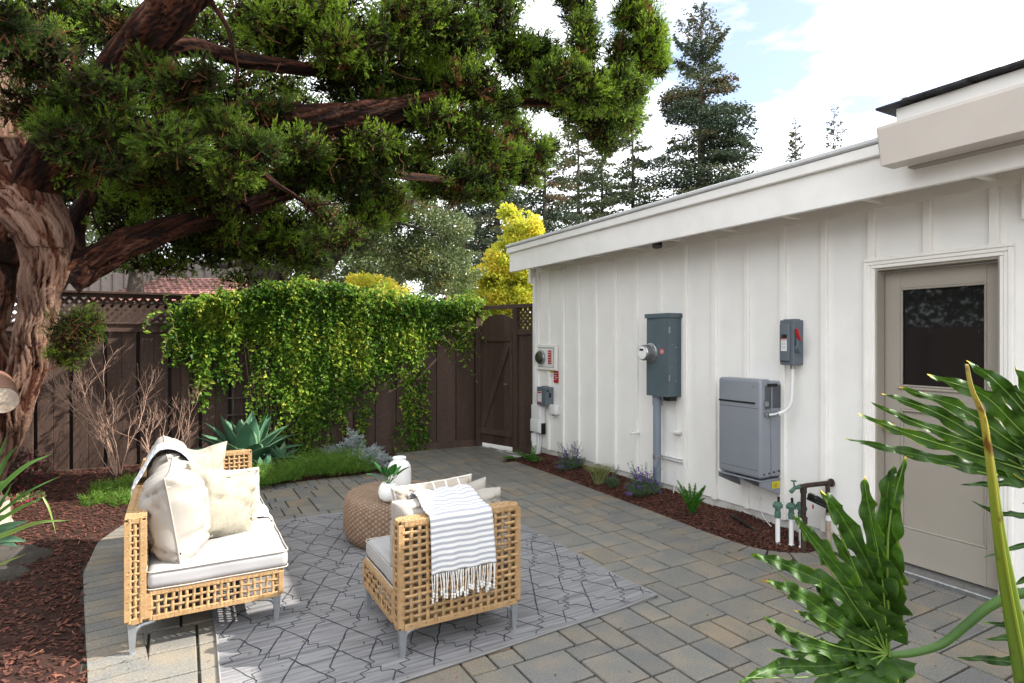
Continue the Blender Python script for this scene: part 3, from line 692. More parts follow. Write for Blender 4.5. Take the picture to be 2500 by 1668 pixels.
def text_mesh(txt, size, mat, parent, mtx, name='lettering', ext=.0008):
    cu = bpy.data.curves.new('lettering_curve', 'FONT'); cu.body = txt; cu.size = size; cu.extrude = ext; cu.align_x = 'CENTER'; cu.align_y = 'CENTER'
    to = bpy.data.objects.new('lettering_tmp', cu); COL.objects.link(to)
    dg = bpy.context.evaluated_depsgraph_get(); me = bpy.data.meshes.new_from_object(to.evaluated_get(dg)); bpy.data.objects.remove(to)
    me.transform(mtx); o_ = wloc(parent); me.transform(Matrix.Translation(Vector(-o_))); me.materials.clear(); me.materials.append(mat)
    ob = bpy.data.objects.new(name, me); COL.objects.link(ob); ob.parent = parent; WLD[ob.name] = tuple(o_); return ob
FACE_W = lambda p: Matrix.Translation(p) @ Matrix(((0, 0, -1, 0), (-1, 0, 0, 0), (0, 1, 0, 0), (0, 0, 0, 1)))   # text facing -X
text_mesh('LG', .022, m_brass, bat, FACE_W((4.0722, 3.29, 1.225)))

dis = thing('disconnect_switch', 'grey disconnect switch box with red lever above the battery', 'switch box', (W, 3.095, 1.40))
b = MB(); b.box((4.288, 3.0955, 1.582), (.124, .125, .358), .005); b.build('enclosure', m_steel2, dis)
b = MB(); b.rbox((4.219, 3.104, 1.582), (.024, .090, .30), .011, k=3, m=3); b.build('raised_cover', m_steel2, dis, smooth=True)
b = MB(); b.box((4.29, 3.0955, 1.764), (.08, .10, .010), .003); b.build('top_hub_plate', m_steel2, dis)
b = MB(); b.box((4.2055, 3.105, 1.632), (.002, .052, .028)); b.build('logo_label', m_black, dis)
b = MB(); b.box((4.2045, 3.123, 1.633), (.002, .010, .013)); b.build('square_emblem', m_brass, dis)
b = MB(); b.box((4.2055, 3.105, 1.565), (.002, .052, .10)); lb_ = b.build('rating_label', m_lblw, dis)
b = MB(); b.box((4.204, 3.105, 1.610), (.0015, .05, .009)); b.build('red_band', m_red, lb_)
b = MB()
for k in range(7): b.box((4.204, 3.105, 1.597 - k * .011), (.0012, .044, .0025))
b.build('label_print', m_steel2, lb_)
b = MB(); b.box((4.265, 3.018, 1.565), (.05, .022, .13), .010); b.tube([(4.265, 3.03, 1.535), (4.265, 2.998, 1.535)], .030, 18); b.build('lever_hub', m_steel, dis)
b = MB(); b.tube([(4.262, 3.004, 1.60), (4.235, 3.006, 1.652), (4.222, 3.006, 1.69)], [.012, .013, .012], 8); b.build('lever', m_redh, dis)
ws = thing('white_conduit', 'white curved flexible conduit joining the switch box to the battery', 'conduit', (4.28, 3.1, 1.15))
cp = sm([(4.285, 3.085, 1.40), (4.285, 3.085, 1.30), (4.28, 3.085, 1.20), (4.27, 3.09, 1.10), (4.245, 3.12, 1.035), (4.215, 3.16, 1.01), (4.18, 3.19, 1.0)], 26)
b = MB(); b.tube(cp, .014, 12); b.build('flexible_tube', m_wplast, ws, smooth=True)
b = MB(); b.tube([(4.285, 3.085, 1.405), (4.285, 3.085, 1.37)], .018, 12); b.tube([tuple(cp[-5]), tuple(cp[-1])], .021, 10); b.tube([(4.19, 3.175, 1.0), (4.15, 3.205, .995)], .024, 10); b.tube([(4.135, 3.215, 1.0), (4.135, 3.196, 1.0)], .022, 12)
b.build('connector', m_zinc, ws)
b = MB(); b.box((4.13, 3.2065, 1.085), (.035, .02, .04), .003); b.tube([(4.12, 3.20, 1.085), (4.12, 3.18, 1.085)], .008, 8); b.build('bolt_terminal', m_zinc, ws)

cab = thing('recessed_meter', 'white framed meter box with round glass dial near the gate', 'meter box', (W, 6.82, 1.2))
for (ya, yb, za, zb) in ((6.56, 7.06, 1.50, 1.545), (6.56, 7.06, 1.20, 1.235), (6.56, 6.62, 1.235, 1.50), (7.01, 7.06, 1.235, 1.50)):
    b = MB(); b.box((W - .03, (ya + yb) / 2, (za + zb) / 2), (.03, yb - ya, zb - za), .004); b.build('frame_board', m_batten, cab)
b = MB(); b.box((W - .03, 6.82, 1.367), (.016, .375, .258), .002); b.build('face_plate', m_wplast, cab)
b = MB(); b.box((W - .039, 6.82, 1.367), (.001, .378, .262)); b.build('face_gasket', m_fence_dk, cab)
b = MB(); b.box((W - .0405, 6.82, 1.367), (.004, .366, .250), .001); b.build('inner_plate', m_wplast, cab)
b = MB(); b.lathe((W - .04, 6.915, 1.368), [(.095, 0), (.097, .03), (.088, .045), (.08, .04)], 28, axis='x'); dd_ = b.build('dial_ring', m_zinc, cab, smooth=True)
b = MB(); b.lathe((W - .045, 6.915, 1.368), [(.085, 0), (.083, .05), (.06, .07), (0, .075)], 28, axis='x'); b.build('dial_glass', M('dial_glass', (.03, .035, .02), (.06, .065, .04), rough=.08, ns=20), cab, smooth=True)
b = MB(); b.box((W - .0440, 6.715, 1.372), (.002, .085, .185)); s_ = b.build('red_label', m_red, cab)
b = MB()
for k in range(5): b.box((W - .0456, 6.715, 1.44 - k * .034), (.001, .065, .007))
b.build('label_print', m_lblw, s_)
rs = MB(); rs.box((W - .006, 6.615, 1.115), (.010, .105, .155), .001)
rs_ = tag(rs.build('warning_sign', m_red, None, (W, 6.615, 1.04)), 'red notice sticker just below the white framed meter box', 'sign')
b = MB()
for k, (y, z, w) in enumerate(((6.615, 1.165, .075), (6.62, 1.13, .06), (6.60, 1.105, .07), (6.625, 1.08, .04))): b.box((W - .012, y, z), (.0015, w, .008))
b.build('sign_print', m_lblw, rs_)
rs = MB(); rs.box((W - .005, 6.715, 1.15), (.008, .085, .085), .001)
ys2 = tag(rs.build('small_notice', m_lblw, None, (W, 6.715, 1.10)), 'small white notice with a yellow top band beside the red sticker', 'sign')
b = MB(); b.box((W - .010, 6.715, 1.178), (.002, .085, .028)); b.build('yellow_band', m_yel, ys2)
sd = thing('small_switch_box', 'small grey switch box on the wall between meter box and plastic boxes', 'switch box', (W, 6.80, .73))
b = MB(); b.box((W - .065, 6.79, .85), (.13, .22, .245), .006); b.build('enclosure', m_steel2, sd)
b = MB(); b.box((W - .065, 6.79, .978), (.06, .09, .012), .003); b.build('top_hub_plate', m_steel2, sd)
b = MB(); b.box((W - .132, 6.83, .84), (.003, .10, .15)); l2 = b.build('rating_label', m_lblw, sd)
b = MB(); b.box((W - .1345, 6.83, .90), (.002, .10, .018)); b.box((W - .1345, 6.83, .768), (.002, .10, .012)); b.build('red_band', m_red, l2)
b = MB(); b.box((W - .06, 6.677, .87), (.03, .012, .06), .004); b.tube([(W - .09, 6.67, .92), (W - .115, 6.672, .945)], .008, 8); b.build('lever', m_black, sd)
wb = thing('telecom_box', 'white two part telecom box low on wall by the downpipe', 'telecom box', (W, 7.0, .33))
b = MB(); b.rbox((W - .055, 6.985, .525), (.10, .235, .38), .018, k=3, m=3); b.build('housing', m_wplast, wb, smooth=True)
b = MB(); b.rbox((W - .108, 6.995, .43), (.016, .215, .17), .007, k=2, m=3); b.build('lower_cover', m_wplast, wb, smooth=True)
b = MB(); b.box((W - .05, 6.864, .40), (.07, .008, .15), .002); b.build('cable_clips', m_black, wb)
b = MB(); b.rbox((W - .035, 6.62, .685), (.07, .16, .125), .01, k=2, m=3)
sb = tag(b.build('utility_box', m_wplast, None, (W, 6.62, .62), smooth=True), 'small white plastic box beside the small grey switch box', 'utility box')
b = MB(); b.tube([(W - .05, 6.62, .622), (W - .05, 6.62, .605)], .02, 10); b.build('cable_gland', m_zinc, sb)
dp = thing('downpipe', 'white downpipe at the house corner beside the gate', 'downpipe', (4.31, 7.09, 0))
b = MB(); b.box((4.305, 7.085, 1.35), (.05, .07, 2.25), .008); b.build('upper_pipe', m_wplast, dp)
b = MB(); b.tube([(4.30, 7.085, -.02), (4.30, 7.085, .30)], .045, 18); b.tube([(4.30, 7.085, .2), (4.30, 7.085, .31)], .053, 18); b.build('drain_adapter', m_wplast, dp)
b = MB(); b.tube(sm([(4.30, 7.0, .34), (4.30, 6.99, .22), (4.30, 7.0, .10), (4.29, 7.03, -.02)], 10), .017, 10); b.tube(sm([(4.31, 6.95, .34), (4.31, 6.95, .2), (4.30, 6.98, 0)], 8), .012, 8)
tag(b.build('grey_cable_pipe', m_wplast, None, (4.30, 7.0, 0)), 'pale cable pipes curving from telecom box into the mulch', 'cable pipe')

# irrigation manifold and tap at the near end of the strip
irr = thing('irrigation_manifold', 'green irrigation valves on white pipes with rusty riser at end of mulch strip', 'irrigation valves', (4.14, 2.92, 0))
for k, (x, y) in enumerate(((4.045, 3.04), (4.11, 2.97), (4.14, 2.90), (4.20, 2.95))):
    b = MB(); b.tube([(x, y, -.02), (x, y, .26)], .017, 12); b.tube([(x, y, .0), (x, y, .03)], .023, 10); b.build('white_pipe', m_wplast, irr)
    b = MB(); b.lathe((x, y, .225), [(.0, 0), (.022, 0), (.024, .04), (.020, .05), (.020, .075), (.036, .08), (.038, .10), (.030, .11), (.025, .12), (0, .125)], 16); v_ = b.build('valve', m_verd, irr)
    b = MB(); b.tube([(x + .01, y, .345), (x + .01, y, .375)], .010, 8); b.box((x + .01, y, .38), (.026, .012, .012), .004); b.build('valve_cap', m_black, v_)
b = MB(); b.tube([(4.10, 2.86, -.02), (4.10, 2.86, .51)], .019, 12); b.tube([(4.10, 2.86, .45), (4.10, 2.86, .49)], .024, 12); b.tube([(4.06, 2.865, .500), (4.15, 2.85, .505), (4.34, 2.79, .515)], .018, 12); b.tube([(4.10, 2.86, .22), (4.10, 2.86, .27)], .028, 10)
b.tube([(4.33, 2.795, .514), (4.345, 2.789, .515)], .030, 14); b.build('rusty_riser', m_rust, irr)
b = MB(); b.tube([(4.28, 2.78, -.02), (4.28, 2.78, .30)], .019, 12); b.build('copper_pipe', m_cutwood, irr)
b = MB(); b.tube([(4.28, 2.78, .24), (4.28, 2.78, .28)], .026, 12); b.build('white_collar', m_wplast, irr)
b = MB(); b.tube([(4.28, 2.78, .28), (4.28, 2.785, .51)], .016, 12); b.build('rusty_riser', m_rust, irr)
b = MB(); b.tube([(4.06, 2.865, .50), (4.02, 2.875, .495), (3.985, 2.885, .465)], [.016, .014, .016], 10); b.tube([(4.015, 2.875, .50), (4.01, 2.877, .545)], .006, 8)
b.box((4.01, 2.877, .548), (.05, .011, .009), .004); b.box((4.01, 2.877, .548), (.011, .05, .009), .004); b.build('garden_tap', m_verd, irr)
b = MB(); b.box((4.19, 2.80, .40), (.13, .11, .045), .012, ax=nrm(np.array([[.8, -.35, -.48], [.4, .9, 0], [.45, -.2, .87]]))); b.box((4.20, 2.78, .365), (.19, .13, .02), .008, ax=nrm(np.array([[.8, -.35, -.42], [.4, .9, 0], [.4, -.2, .9]]))); b.build('timer_body', m_black, irr)
b = MB(); b.box((4.178, 2.797, .424), (.10, .075, .012), .004, ax=nrm(np.array([[.8, -.35, -.48], [.4, .9, 0], [.45, -.2, .87]]))); b.build('timer_face', m_zinc, irr)
b = MB(); b.tube([(4.17, 2.83, .33), (4.17, 2.83, .36)], .006, 6); b.box((4.27, 2.83, .03), (.05, .05, .09), .01); b.build('red_cap', m_redh, irr)
b = MB(); b.tube(sm([(4.03, 3.14, .03), (4.06, 3.3, .07), (4.12, 3.5, .09), (4.18, 3.62, .08)], 12), .010, 8); tag(b.build('black_hose', m_black, None, (4.06, 3.3, .03)), 'thin black hose lying on mulch leading to the valves', 'hose')
b = MB(); b.tube(sm([(4.338, 3.44, .25), (4.33, 3.43, .18), (4.30, 3.36, .10), (4.27, 3.27, .06)], 12), .003, 5); b.tube([(4.345, 3.44, .25), (4.325, 3.44, .25)], .014, 8)
tag(b.build('loose_wire', m_wplast, None, (4.33, 3.4, .1)), 'loose thin white wire hanging from the wall below the battery', 'wire')

# ------------------------------------------------------------------ rear fence
F0 = np.array([-4.0, 8.75, 0]); FD = nrm(np.array([7.97, -.55, 0])); FNm = np.array([-FD[1] * -1, -FD[0], 0]); FNm = nrm(np.array([FD[1], -FD[0], 0]))  # towards the yard
fence = thing('brown_fence', 'dark brown board fence with lattice top running behind the planting', 'fence', tuple(F0 + FD * 4))
AX = np.array([FD, -FNm, [0, 0, 1]])
def fb(s0, s1, z0, z1, off, th, name, jit=0, bv=.003):
    b = MB(); c = F0 + FD * (s0 + s1) / 2 + FNm * off + np.array([0, 0, (z0 + z1) / 2]); b.box(c, (s1 - s0, th, z1 - z0), bv, ax=AX, jit=jit)
    return b.build(name, m_fence, fence, origin=c)
s = -.75
while s < 7.95:
    left = s < 4.9
    if left:
        fb(s, s + .146, .03, 1.72, .0, .02, 'board'); fb(s + .149, s + .295, .03, 1.72, rnd.uniform(-.002, .002), .02, 'board'); 
        s += .333
    else:
        e = min(s + .292, 7.96); fb(s, e, .03, 1.72, rnd.uniform(-.002, .003), .02, 'board'); s += .302
b = MB(); c = F0 + FD * 3.6 - FNm * .03 + np.array([0, 0, .88]); b.box(c, (8.8, .015, 1.70), ax=AX); b.build('backing_boards', m_fence_dk, fence)
fb(-.8, 7.97, 1.70, 1.79, .022, .05, 'middle_rail'); fb(-.8, 7.97, 1.79, 1.815, .03, .075, 'rail_cap')
fb(-.8, 7.97, 2.105, 2.15, .01, .045, 'top_rail'); fb(-.82, 8.02, 2.15, 2.178, .0, .13, 'fence_cap'); fb(-.8, 7.97, -.02, .10, .022, .045, 'kick_board')
for s_ in (1.66, 4.07, 6.05, 7.96): fb(s_ - .045, s_ + .045, -.05, 2.15, .035, .09, 'post')
nl = 0
for sgn in (1, -1):
    s_ = -.9
    while s_ < 7.9:
        z0, z1 = 1.815, 2.105; dx = (z1 - z0)
        a = max(s_, -.8); e = min(s_ + dx, 7.92)
        if e > a + .03:
            za, zb = (z0 + (a - s_), z0 + (e - s_)) if sgn > 0 else (z1 - (a - s_), z1 - (e - s_))
            p = F0 + FD * a + FNm * (.004 * sgn) + np.array([0, 0, za]); q = F0 + FD * e + FNm * (.004 * sgn) + np.array([0, 0, zb])
            d = nrm(q - p); b = MB(); b.box((p + q) / 2, (np.linalg.norm(q - p), .007, .034), 0, ax=np.array([d, -FNm, np.cross(d, -FNm)]))
            b.build('lattice_slat', m_fence, fence, origin=(p + q) / 2); nl += 1
        s_ += .092

# gate and the short panel joining it to the house
G0 = np.array([3.97, 8.17, 0]); G1 = np.array([4.33, 7.12, 0]); GD = nrm(G1 - G0); GN = nrm(np.array([-GD[1], GD[0], 0])) * -1
if GN[0] > 0: GN = -GN
gate = thing('garden_gate', 'dark brown arched board gate with diagonal brace and silver latch', 'gate', tuple(G0 + GD * .4))
side = thing('gate_side_panel', 'narrow dark brown lattice topped panel between gate and house corner', 'fence panel', tuple(G0 + GD * .95))
AG = np.array([GD, -GN, [0, 0, 1]])
def gb(s0, s1, z0, z1, off, th, name, par, bv=.003, z1b=None):
    b = MB(); c = G0 + GD * (s0 + s1) / 2 + GN * off + np.array([0, 0, (z0 + z1) / 2]); b.box(c, (s1 - s0, th, z1 - z0), bv, ax=AG)
    return b.build(name, m_fence, par, origin=c)
ed = [.045, .15, .285, .395, .51, .62, .715]
for a, e in zip(ed[:-1], ed[1:]):
    b = MB(); V = []
    for t in np.linspace(a + .003, e - .003, 5):
        zt = 1.80 + .185 * max(0, 1 - ((t - .40) / .34) ** 2) ** .5
        for off in (0, -.02):
            for z in (.055, zt):
                V.append(G0 + GD * t + GN * off + np.array([0, 0, z]))
    F = []
    for k in range(4):
        i = k * 4; F += [[i, i + 4, i + 5, i + 1], [i + 2, i + 3, i + 7, i + 6], [i + 1, i + 5, i + 7, i + 3], [i, i + 2, i + 6, i + 4]]
    F += [[0, 1, 3, 2], [16, 18, 19, 17]]
    b.add(V, F); b.build('board', m_fence, gate, origin=G0 + GD * (a + e) / 2)
gb(.06, .70, 1.585, 1.67, .022, .04, 'rail', gate); gb(.05, .70, .20, .29, .022, .04, 'rail', gate); gb(.655, .70, .29, 1.585, .0215, .036, 'stile', gate)
p = G0 + GD * .09 + GN * .023 + np.array([0, 0, .33]); q = G0 + GD * .62 + GN * .023 + np.array([0, 0, 1.545]); d = nrm(q - p)
b = MB(); b.box((p + q) / 2, (np.linalg.norm(q - p) + .06, .034, .085), .003, ax=np.array([d, -GN, np.cross(d, -GN)])); b.build('diagonal_brace', m_fence, gate, origin=(p + q) / 2)
c = G0 + GD * .63 + GN * .05 + np.array([0, 0, .965]); b = MB(); b.tube([c - GN * .04, c + GN * .03], .014, 12); b.tube([c + GN * .03 - GD * .045, c + GN * .03 + GD * .02], .010, 10); b.build('latch_handle', m_zinc, gate)
c = G0 + GD * .715 + GN * .035 + np.array([0, 0, 1.43]); b = MB(); b.box(c, (.06, .02, .03), .003, ax=AG); b.box(c + np.array([0, 0, .05]), (.02, .02, .08), .002, ax=AG); b.build('gate_latch', m_black, gate)
gb(.72, .80, -.03, 2.06, .01, .08, 'post', side); gb(-.03, .045, -.03, 1.80, .01, .07, 'hinge_post', gate)
gb(-.05, 1.085, 2.06, 2.115, .01, .09, 'top_beam', side)
gb(.80, .89, .06, 1.68, -.01, .02, 'board', side); gb(.893, .98, .06, 1.68, -.012, .02, 'board', side); gb(.983, 1.07, .06, 1.68, -.01, .02, 'board', side)
gb(.80, 1.08, 1.68, 1.755, .01, .045, 'rail', side); gb(.80, 1.08, .0, .08, .01, .04, 'rail', side); gb(1.045, 1.085, .08, 2.06, .006, .035, 'end_post', side)
for sgn in (1, -1):
    s_ = .56
    while s_ < 1.05:
        z0, z1 = 1.755, 2.06; a = max(s_, .80); e = min(s_ + (z1 - z0), 1.05)
        if e > a + .02:
            za, zb = (z0 + (a - s_), z0 + (e - s_)) if sgn > 0 else (z1 - (a - s_), z1 - (e - s_))
            p = G0 + GD * a + GN * (.004 * sgn) + np.array([0, 0, za]); q = G0 + GD * e + GN * (.004 * sgn) + np.array([0, 0, zb]); d = nrm(q - p)
            b = MB(); b.box((p + q) / 2, (np.linalg.norm(q - p), .007, .03), 0, ax=np.array([d, -GN, np.cross(d, -GN)])); b.build('lattice_slat', m_fence, side, origin=(p + q) / 2)
        s_ += .085
# trellis against the fence
tr = thing('trellis', 'thin weathered square grid trellis standing against fence under the vine', 'trellis', tuple(F0 + FD * 5.05 + FNm * .08))
for k in range(5):
    p = F0 + FD * (4.60 + k * .22) + FNm * .075; b = MB(); b.box(p + np.array([0, 0, .85]), (.02, .012, 1.55), .002, ax=AX); b.build('upright', m_barkg, tr, origin=p)
for k in range(7):
    p = F0 + FD * 5.05 + FNm * .088 + np.array([0, 0, .22 + k * .215]); b = MB(); b.box(p, (1.05, .012, .02), .002, ax=AX); b.build('crossbar', m_barkg, tr, origin=p)
# ------------------------------------------------------------------ rug
RC = np.array([[.17, 2.63], [2.585, 2.80], [2.57, 5.58], [.15, 5.58]])
nu_, nv_ = 60, 70
u, v = np.meshgrid(np.linspace(0, 1, nu_), np.linspace(0, 1, nv_), indexing='ij')
def rugp(u, v, z=.0):
    u = np.asarray(u)[..., None]; v = np.asarray(v)[..., None]
    p = RC[0] * (1 - u) * (1 - v) + RC[1] * u * (1 - v) + RC[2] * u * v + RC[3] * (1 - u) * v
    edge = .006 * np.sin(v[..., 0] * 17 + 1) * (u[..., 0] > .5) - .006 * np.sin(v[..., 0] * 13) * (u[..., 0] < .5)
    zz = .007 + .010 * fbm(p[..., 0] * 1.7, p[..., 1] * 1.7, 0, 4, 3) + .012 * np.exp(-((p[..., 0] - 2.55) ** 2 + (p[..., 1] - 2.83) ** 2) / .02) + z
    return np.stack([p[..., 0] + edge * np.abs(u[..., 0] * 2 - 1), p[..., 1], zz], -1)
b = MB(); G = rugp(u, v); b.grid(G)
ring = np.concatenate([G[:, 0], G[-1, 1:], G[::-1, -1][1:], G[0, ::-1][1:]]); low = ring.copy(); low[:, 2] = .002
b.grid(np.stack([low, ring]))
rug = tag(b.build('rug', m_rug, None, (1.37, 4.2, 0), smooth=True), 'large grey woven outdoor rug with dark zigzag diamond lines', 'rug')
lr = random.Random(3); b = MB()
def yarn(pts, w=.0095):
    P = np.array(pts); Q = []
    for a, c in zip(P[:-1], P[1:]):
        n = max(int(np.linalg.norm(c - a) / .035), 1); Q += [a + (c - a) * t for t in np.linspace(0, 1, n, endpoint=False)]
    Q = np.array(Q + [P[-1]]); Q = Q + RG.normal(0, .0022, Q.shape)
    k = (Q[:, 0] > .01) & (Q[:, 0] < 2.42) & (Q[:, 1] > .02) & (Q[:, 1] < 2.84)
    seg = []; 
    for i in range(len(Q) + 1):
        if i < len(Q) and k[i]: seg.append(Q[i]); continue
        if len(seg) > 1:
            S = np.array(seg); t = nrm(np.gradient(S, axis=0)); n = np.stack([-t[:, 1], t[:, 0]], -1); ww = w * RG.uniform(.55, 1.15, len(S))[:, None] / 2
            A = S - n * ww; C = S + n * ww
            ga_ = np.stack([rugp(A[:, 0] / 2.43, A[:, 1] / 2.86, .0004), rugp(S[:, 0] / 2.43, S[:, 1] / 2.86, .0026), rugp(C[:, 0] / 2.43, C[:, 1] / 2.86, .0004)], 1)
            b.grid(ga_)
        seg = []
def zig(x, y, dx, dy, n):
    out_ = [(x, y)]
    for k in range(n):
        x += dx * .95; out_.append((x, y + dy * .18)); y += dy; out_.append((x - dx * .25, y))
        x -= dx * .25
    return out_
for k in range(-8, 18):
    for sg in (1, -1):
        x = k * .205 + (0 if sg > 0 else .05); y = -.15; pts = [(x, y)]; t = lr.random()
        while y < 3.0:
            L = lr.uniform(.16, .34); x += sg * L * .52; y += L; pts.append((x, y))
            if lr.random() < .8:
                z_ = zig(x, y, sg * .055, .052, lr.choice([2, 3, 3, 4])); pts += z_[1:]; x, y = z_[-1]
        yarn(pts)
b.build('woven_lines', m_rugline, rug, smooth=True, kind='stuff')
b = MB()
for q in (ring,):
    b.tube(np.vstack([q + np.array([0, 0, -.002])]), .005, 5, cap=False)
b.build('bound_edge', M('rug_edge', (.24, .235, .23), rough=.95), rug)

# ------------------------------------------------------------------ wicker furniture
def weave(mb, o, U, Vv, w, h, nu, nv, sw=.021, th=.0028, amp=.0032, rim=.034, double=True):
    """open basket weave in the rectangle o + s*U + t*V, with a wrapped rim"""
    U = np.array(U, float); Vv = np.array(Vv, float); o = np.array(o, float); N = np.cross(U, Vv)
    iu = np.linspace(rim * .6, w - rim * .6, nu); iv = np.linspace(rim * .6, h - rim * .6, nv)
    def strip(P, side, wd):
        P = np.array(P); wd = wd * RG.uniform(.93, 1.06); q = side * wd / 2; t = N * th / 2
        R = np.stack([P - q - t, P + q - t, P + q + t, P - q + t], 1); mb.grid(R, True, a=RG.random())
    for i, x in enumerate(iu):
        xs_ = x + RG.normal(0, .0016, 5); P = []
        for k, y in enumerate(np.linspace(0, h, nv * 2 + 3)):
            ph = math.pi * (k - 1) / 2 + math.pi * i
            P.append(o + U * np.interp(y, np.linspace(0, h, 5), xs_) + Vv * y + N * amp * math.cos(ph))
        strip(P, U, sw)
    for j, y in enumerate(iv):
        ys_ = y + RG.normal(0, .0016, 5); P = []
        for k, x in enumerate(np.linspace(0, w, nu * 2 + 3)):
            ph = math.pi * (k - 1) / 2 + math.pi * (j + 1)
            P.append(o + U * x + Vv * np.interp(x, np.linspace(0, w, 5), ys_) + N * amp * math.cos(ph))
        strip(P, Vv, sw * .86)
def wrapped(mb, p, q, r=.014, ax='z'):
    """a frame rail wrapped in flat strands: many short rounded bands"""
    p = np.array(p, float); q = np.array(q, float); L = np.linalg.norm(q - p); n = max(int(L / .019), 1); d = nrm(q - p)
    ref = np.array([0, 0, 1.]) if abs(d[2]) < .9 else np.array([1., 0, 0]); s_ = nrm(np.cross(d, ref)); t_ = np.cross(s_, d)
    for k in range(n):
        c = p + d * (k + .5) * L / n
        mb.box(c, (L / n * .99, r * 2 + RG.normal(0, .0004), r * 2 + RG.normal(0, .0004)), .0013, ax=np.array([d, s_, t_]), a=RG.uniform(.35, .65))
def frame_box(name, parent, x0, x1, y0, y1, z0, z1, faces, pu, pv, sw=.0195):
    """open weave on the listed faces of a box, wrapped rails on its edges"""
    r = .0135
    if 'front' in faces:
        b = MB(); weave(b, (x0, y0, z0), (1, 0, 0), (0, 0, 1), x1 - x0, z1 - z0, int((x1 - x0) / pu), int((z1 - z0) / pv), sw); b.build(name + '_weave', m_wicker, parent, smooth=True)
    if 'back' in faces:
        b = MB(); weave(b, (x0, y1, z0), (1, 0, 0), (0, 0, 1), x1 - x0, z1 - z0, int((x1 - x0) / pu), int((z1 - z0) / pv), sw); b.build(name + '_weave', m_wicker, parent, smooth=True)
    if 'left' in faces:
        b = MB(); weave(b, (x0, y0, z0), (0, 1, 0), (0, 0, 1), y1 - y0, z1 - z0, int((y1 - y0) / pu), int((z1 - z0) / pv), sw); b.build(name + '_weave', m_wicker, parent, smooth=True)
    if 'right' in faces:
        b = MB(); weave(b, (x1, y0, z0), (0, 1, 0), (0, 0, 1), y1 - y0, z1 - z0, int((y1 - y0) / pu), int((z1 - z0) / pv), sw); b.build(name + '_weave', m_wicker, parent, smooth=True)
    if 'top' in faces:
        b = MB(); weave(b, (x0, y0, z1), (1, 0, 0), (0, 1, 0), x1 - x0, y1 - y0, max(int((x1 - x0) / .022), 2), int((y1 - y0) / .022), sw=.0215); b.build(name + '_weave', m_wicker, parent, smooth=True)
    b = MB()
    for x in (x0 + r * .7, x1 - r * .7):
        for y in (y0 + r * .7, y1 - r * .7): wrapped(b, (x, y, z0 + r), (x, y, z1 - r), r)
    for z in (z0 + r * .7, z1 - r * .7):
        for y in (y0 + r * .7, y1 - r * .7): wrapped(b, (x0 + r * 2, y, z), (x1 - r * 2, y, z), r)
        for x in (x0 + r * .7, x1 - r * .7): wrapped(b, (x, y0 + r * 2, z), (x, y1 - r * 2, z), r)
    b.build(name + '_rails', m_wicker, parent)
def leg(parent, x, y, dx, dy, H=.16):
    b = MB(); V = []
    for z, w_ in ((.006, .011), (H - .02, .019), (H, .021)):
        V += [(x - w_, y - w_, z), (x + w_, y - w_, z), (x + w_, y + w_, z), (x - w_, y + w_, z)]
    F = [[0, 3, 2, 1]] + [[i + r_, (i + 1) % 4 + r_, (i + 1) % 4 + 4 + r_, i + 4 + r_] for r_ in (0, 4) for i in range(4)] + [[8, 9, 10, 11]]
    b.add(V, F)
    for ddx, ddy in ((dx, 0), (0, dy)):
        P = np.array([(x, y, H - .055), (x + ddx * .03, y + ddy * .03, H - .022), (x + ddx * .10, y + ddy * .10, H - .010)])
        b.tube(sm(P, 7), [.016, .014, .013, .012, .011, .010, .009], 8)
    l_ = b.build('leg', m_alu, parent, origin=(x, y, 0))
    b = MB(); b.tube([(x, y, 0), (x, y, .012)], .016, 12); b.build('foot_pad', m_batt, l_)

sofa = thing('wicker_sofa', 'long honey wicker sofa with one far arm and open weave back', 'sofa', (.13, 4.45, 0))
SX0, SX1, SY0, SY1 = -.245, .505, 3.565, 5.38
frame_box('back', sofa, SX0, SX0 + .088, SY0, SY1, .165, .695, ('front', 'left', 'right', 'top', 'back'), .029, .033, .0145)
frame_box('seat', sofa, SX0 + .092, SX1, SY0 + .005, SY1 - .09, .165, .315, ('front', 'right'), .0325, .031, .0155)
frame_box('arm', sofa, SX0 + .092, SX1, SY1 - .085, SY1, .165, .695, ('front', 'right', 'back', 'top'), .035, .033, .016)
b = MB(); b.box((.17, 4.42, .29), (.62, 1.68, .02), .004); b.build('seat_deck', m_black, sofa)
for x, y, dx, dy in ((SX0 + .03, SY0 + .03, 1, 1), (SX1 - .03, SY0 + .04, -1, 1), (SX0 + .03, SY1 - .03, 1, -1), (SX1 - .03, SY1 - .03, -1, -1)): leg(sofa, x, y, dx, dy)
chair = thing('wicker_chair', 'honey wicker armless chair seen from behind on the rug', 'chair', (1.28, 3.2, 0))
CX0, CX1, CY0, CY1 = .945, 1.632, 2.85, 3.51
frame_box('back', chair, CX0, CX1, CY0, CY0 + .088, .158, .695, ('front', 'left', 'right', 'back', 'top'), .0415, .0355)
frame_box('seat', chair, CX0, CX1, CY0 + .092, CY1, .158, .315, ('left', 'right', 'back'), .0415, .0355)
b = MB(); b.box((1.288, 3.23, .29), (.64, .52, .02), .004); b.build('seat_deck', m_black, chair)
for x, y, dx, dy in ((CX0 + .025, CY0 + .025, 1, 1), (CX1 - .025, CY0 + .025, -1, 1), (CX0 + .025, CY1 - .03, 1, -1), (CX1 - .025, CY1 - .03, -1, -1)): leg(chair, x, y, dx, dy)

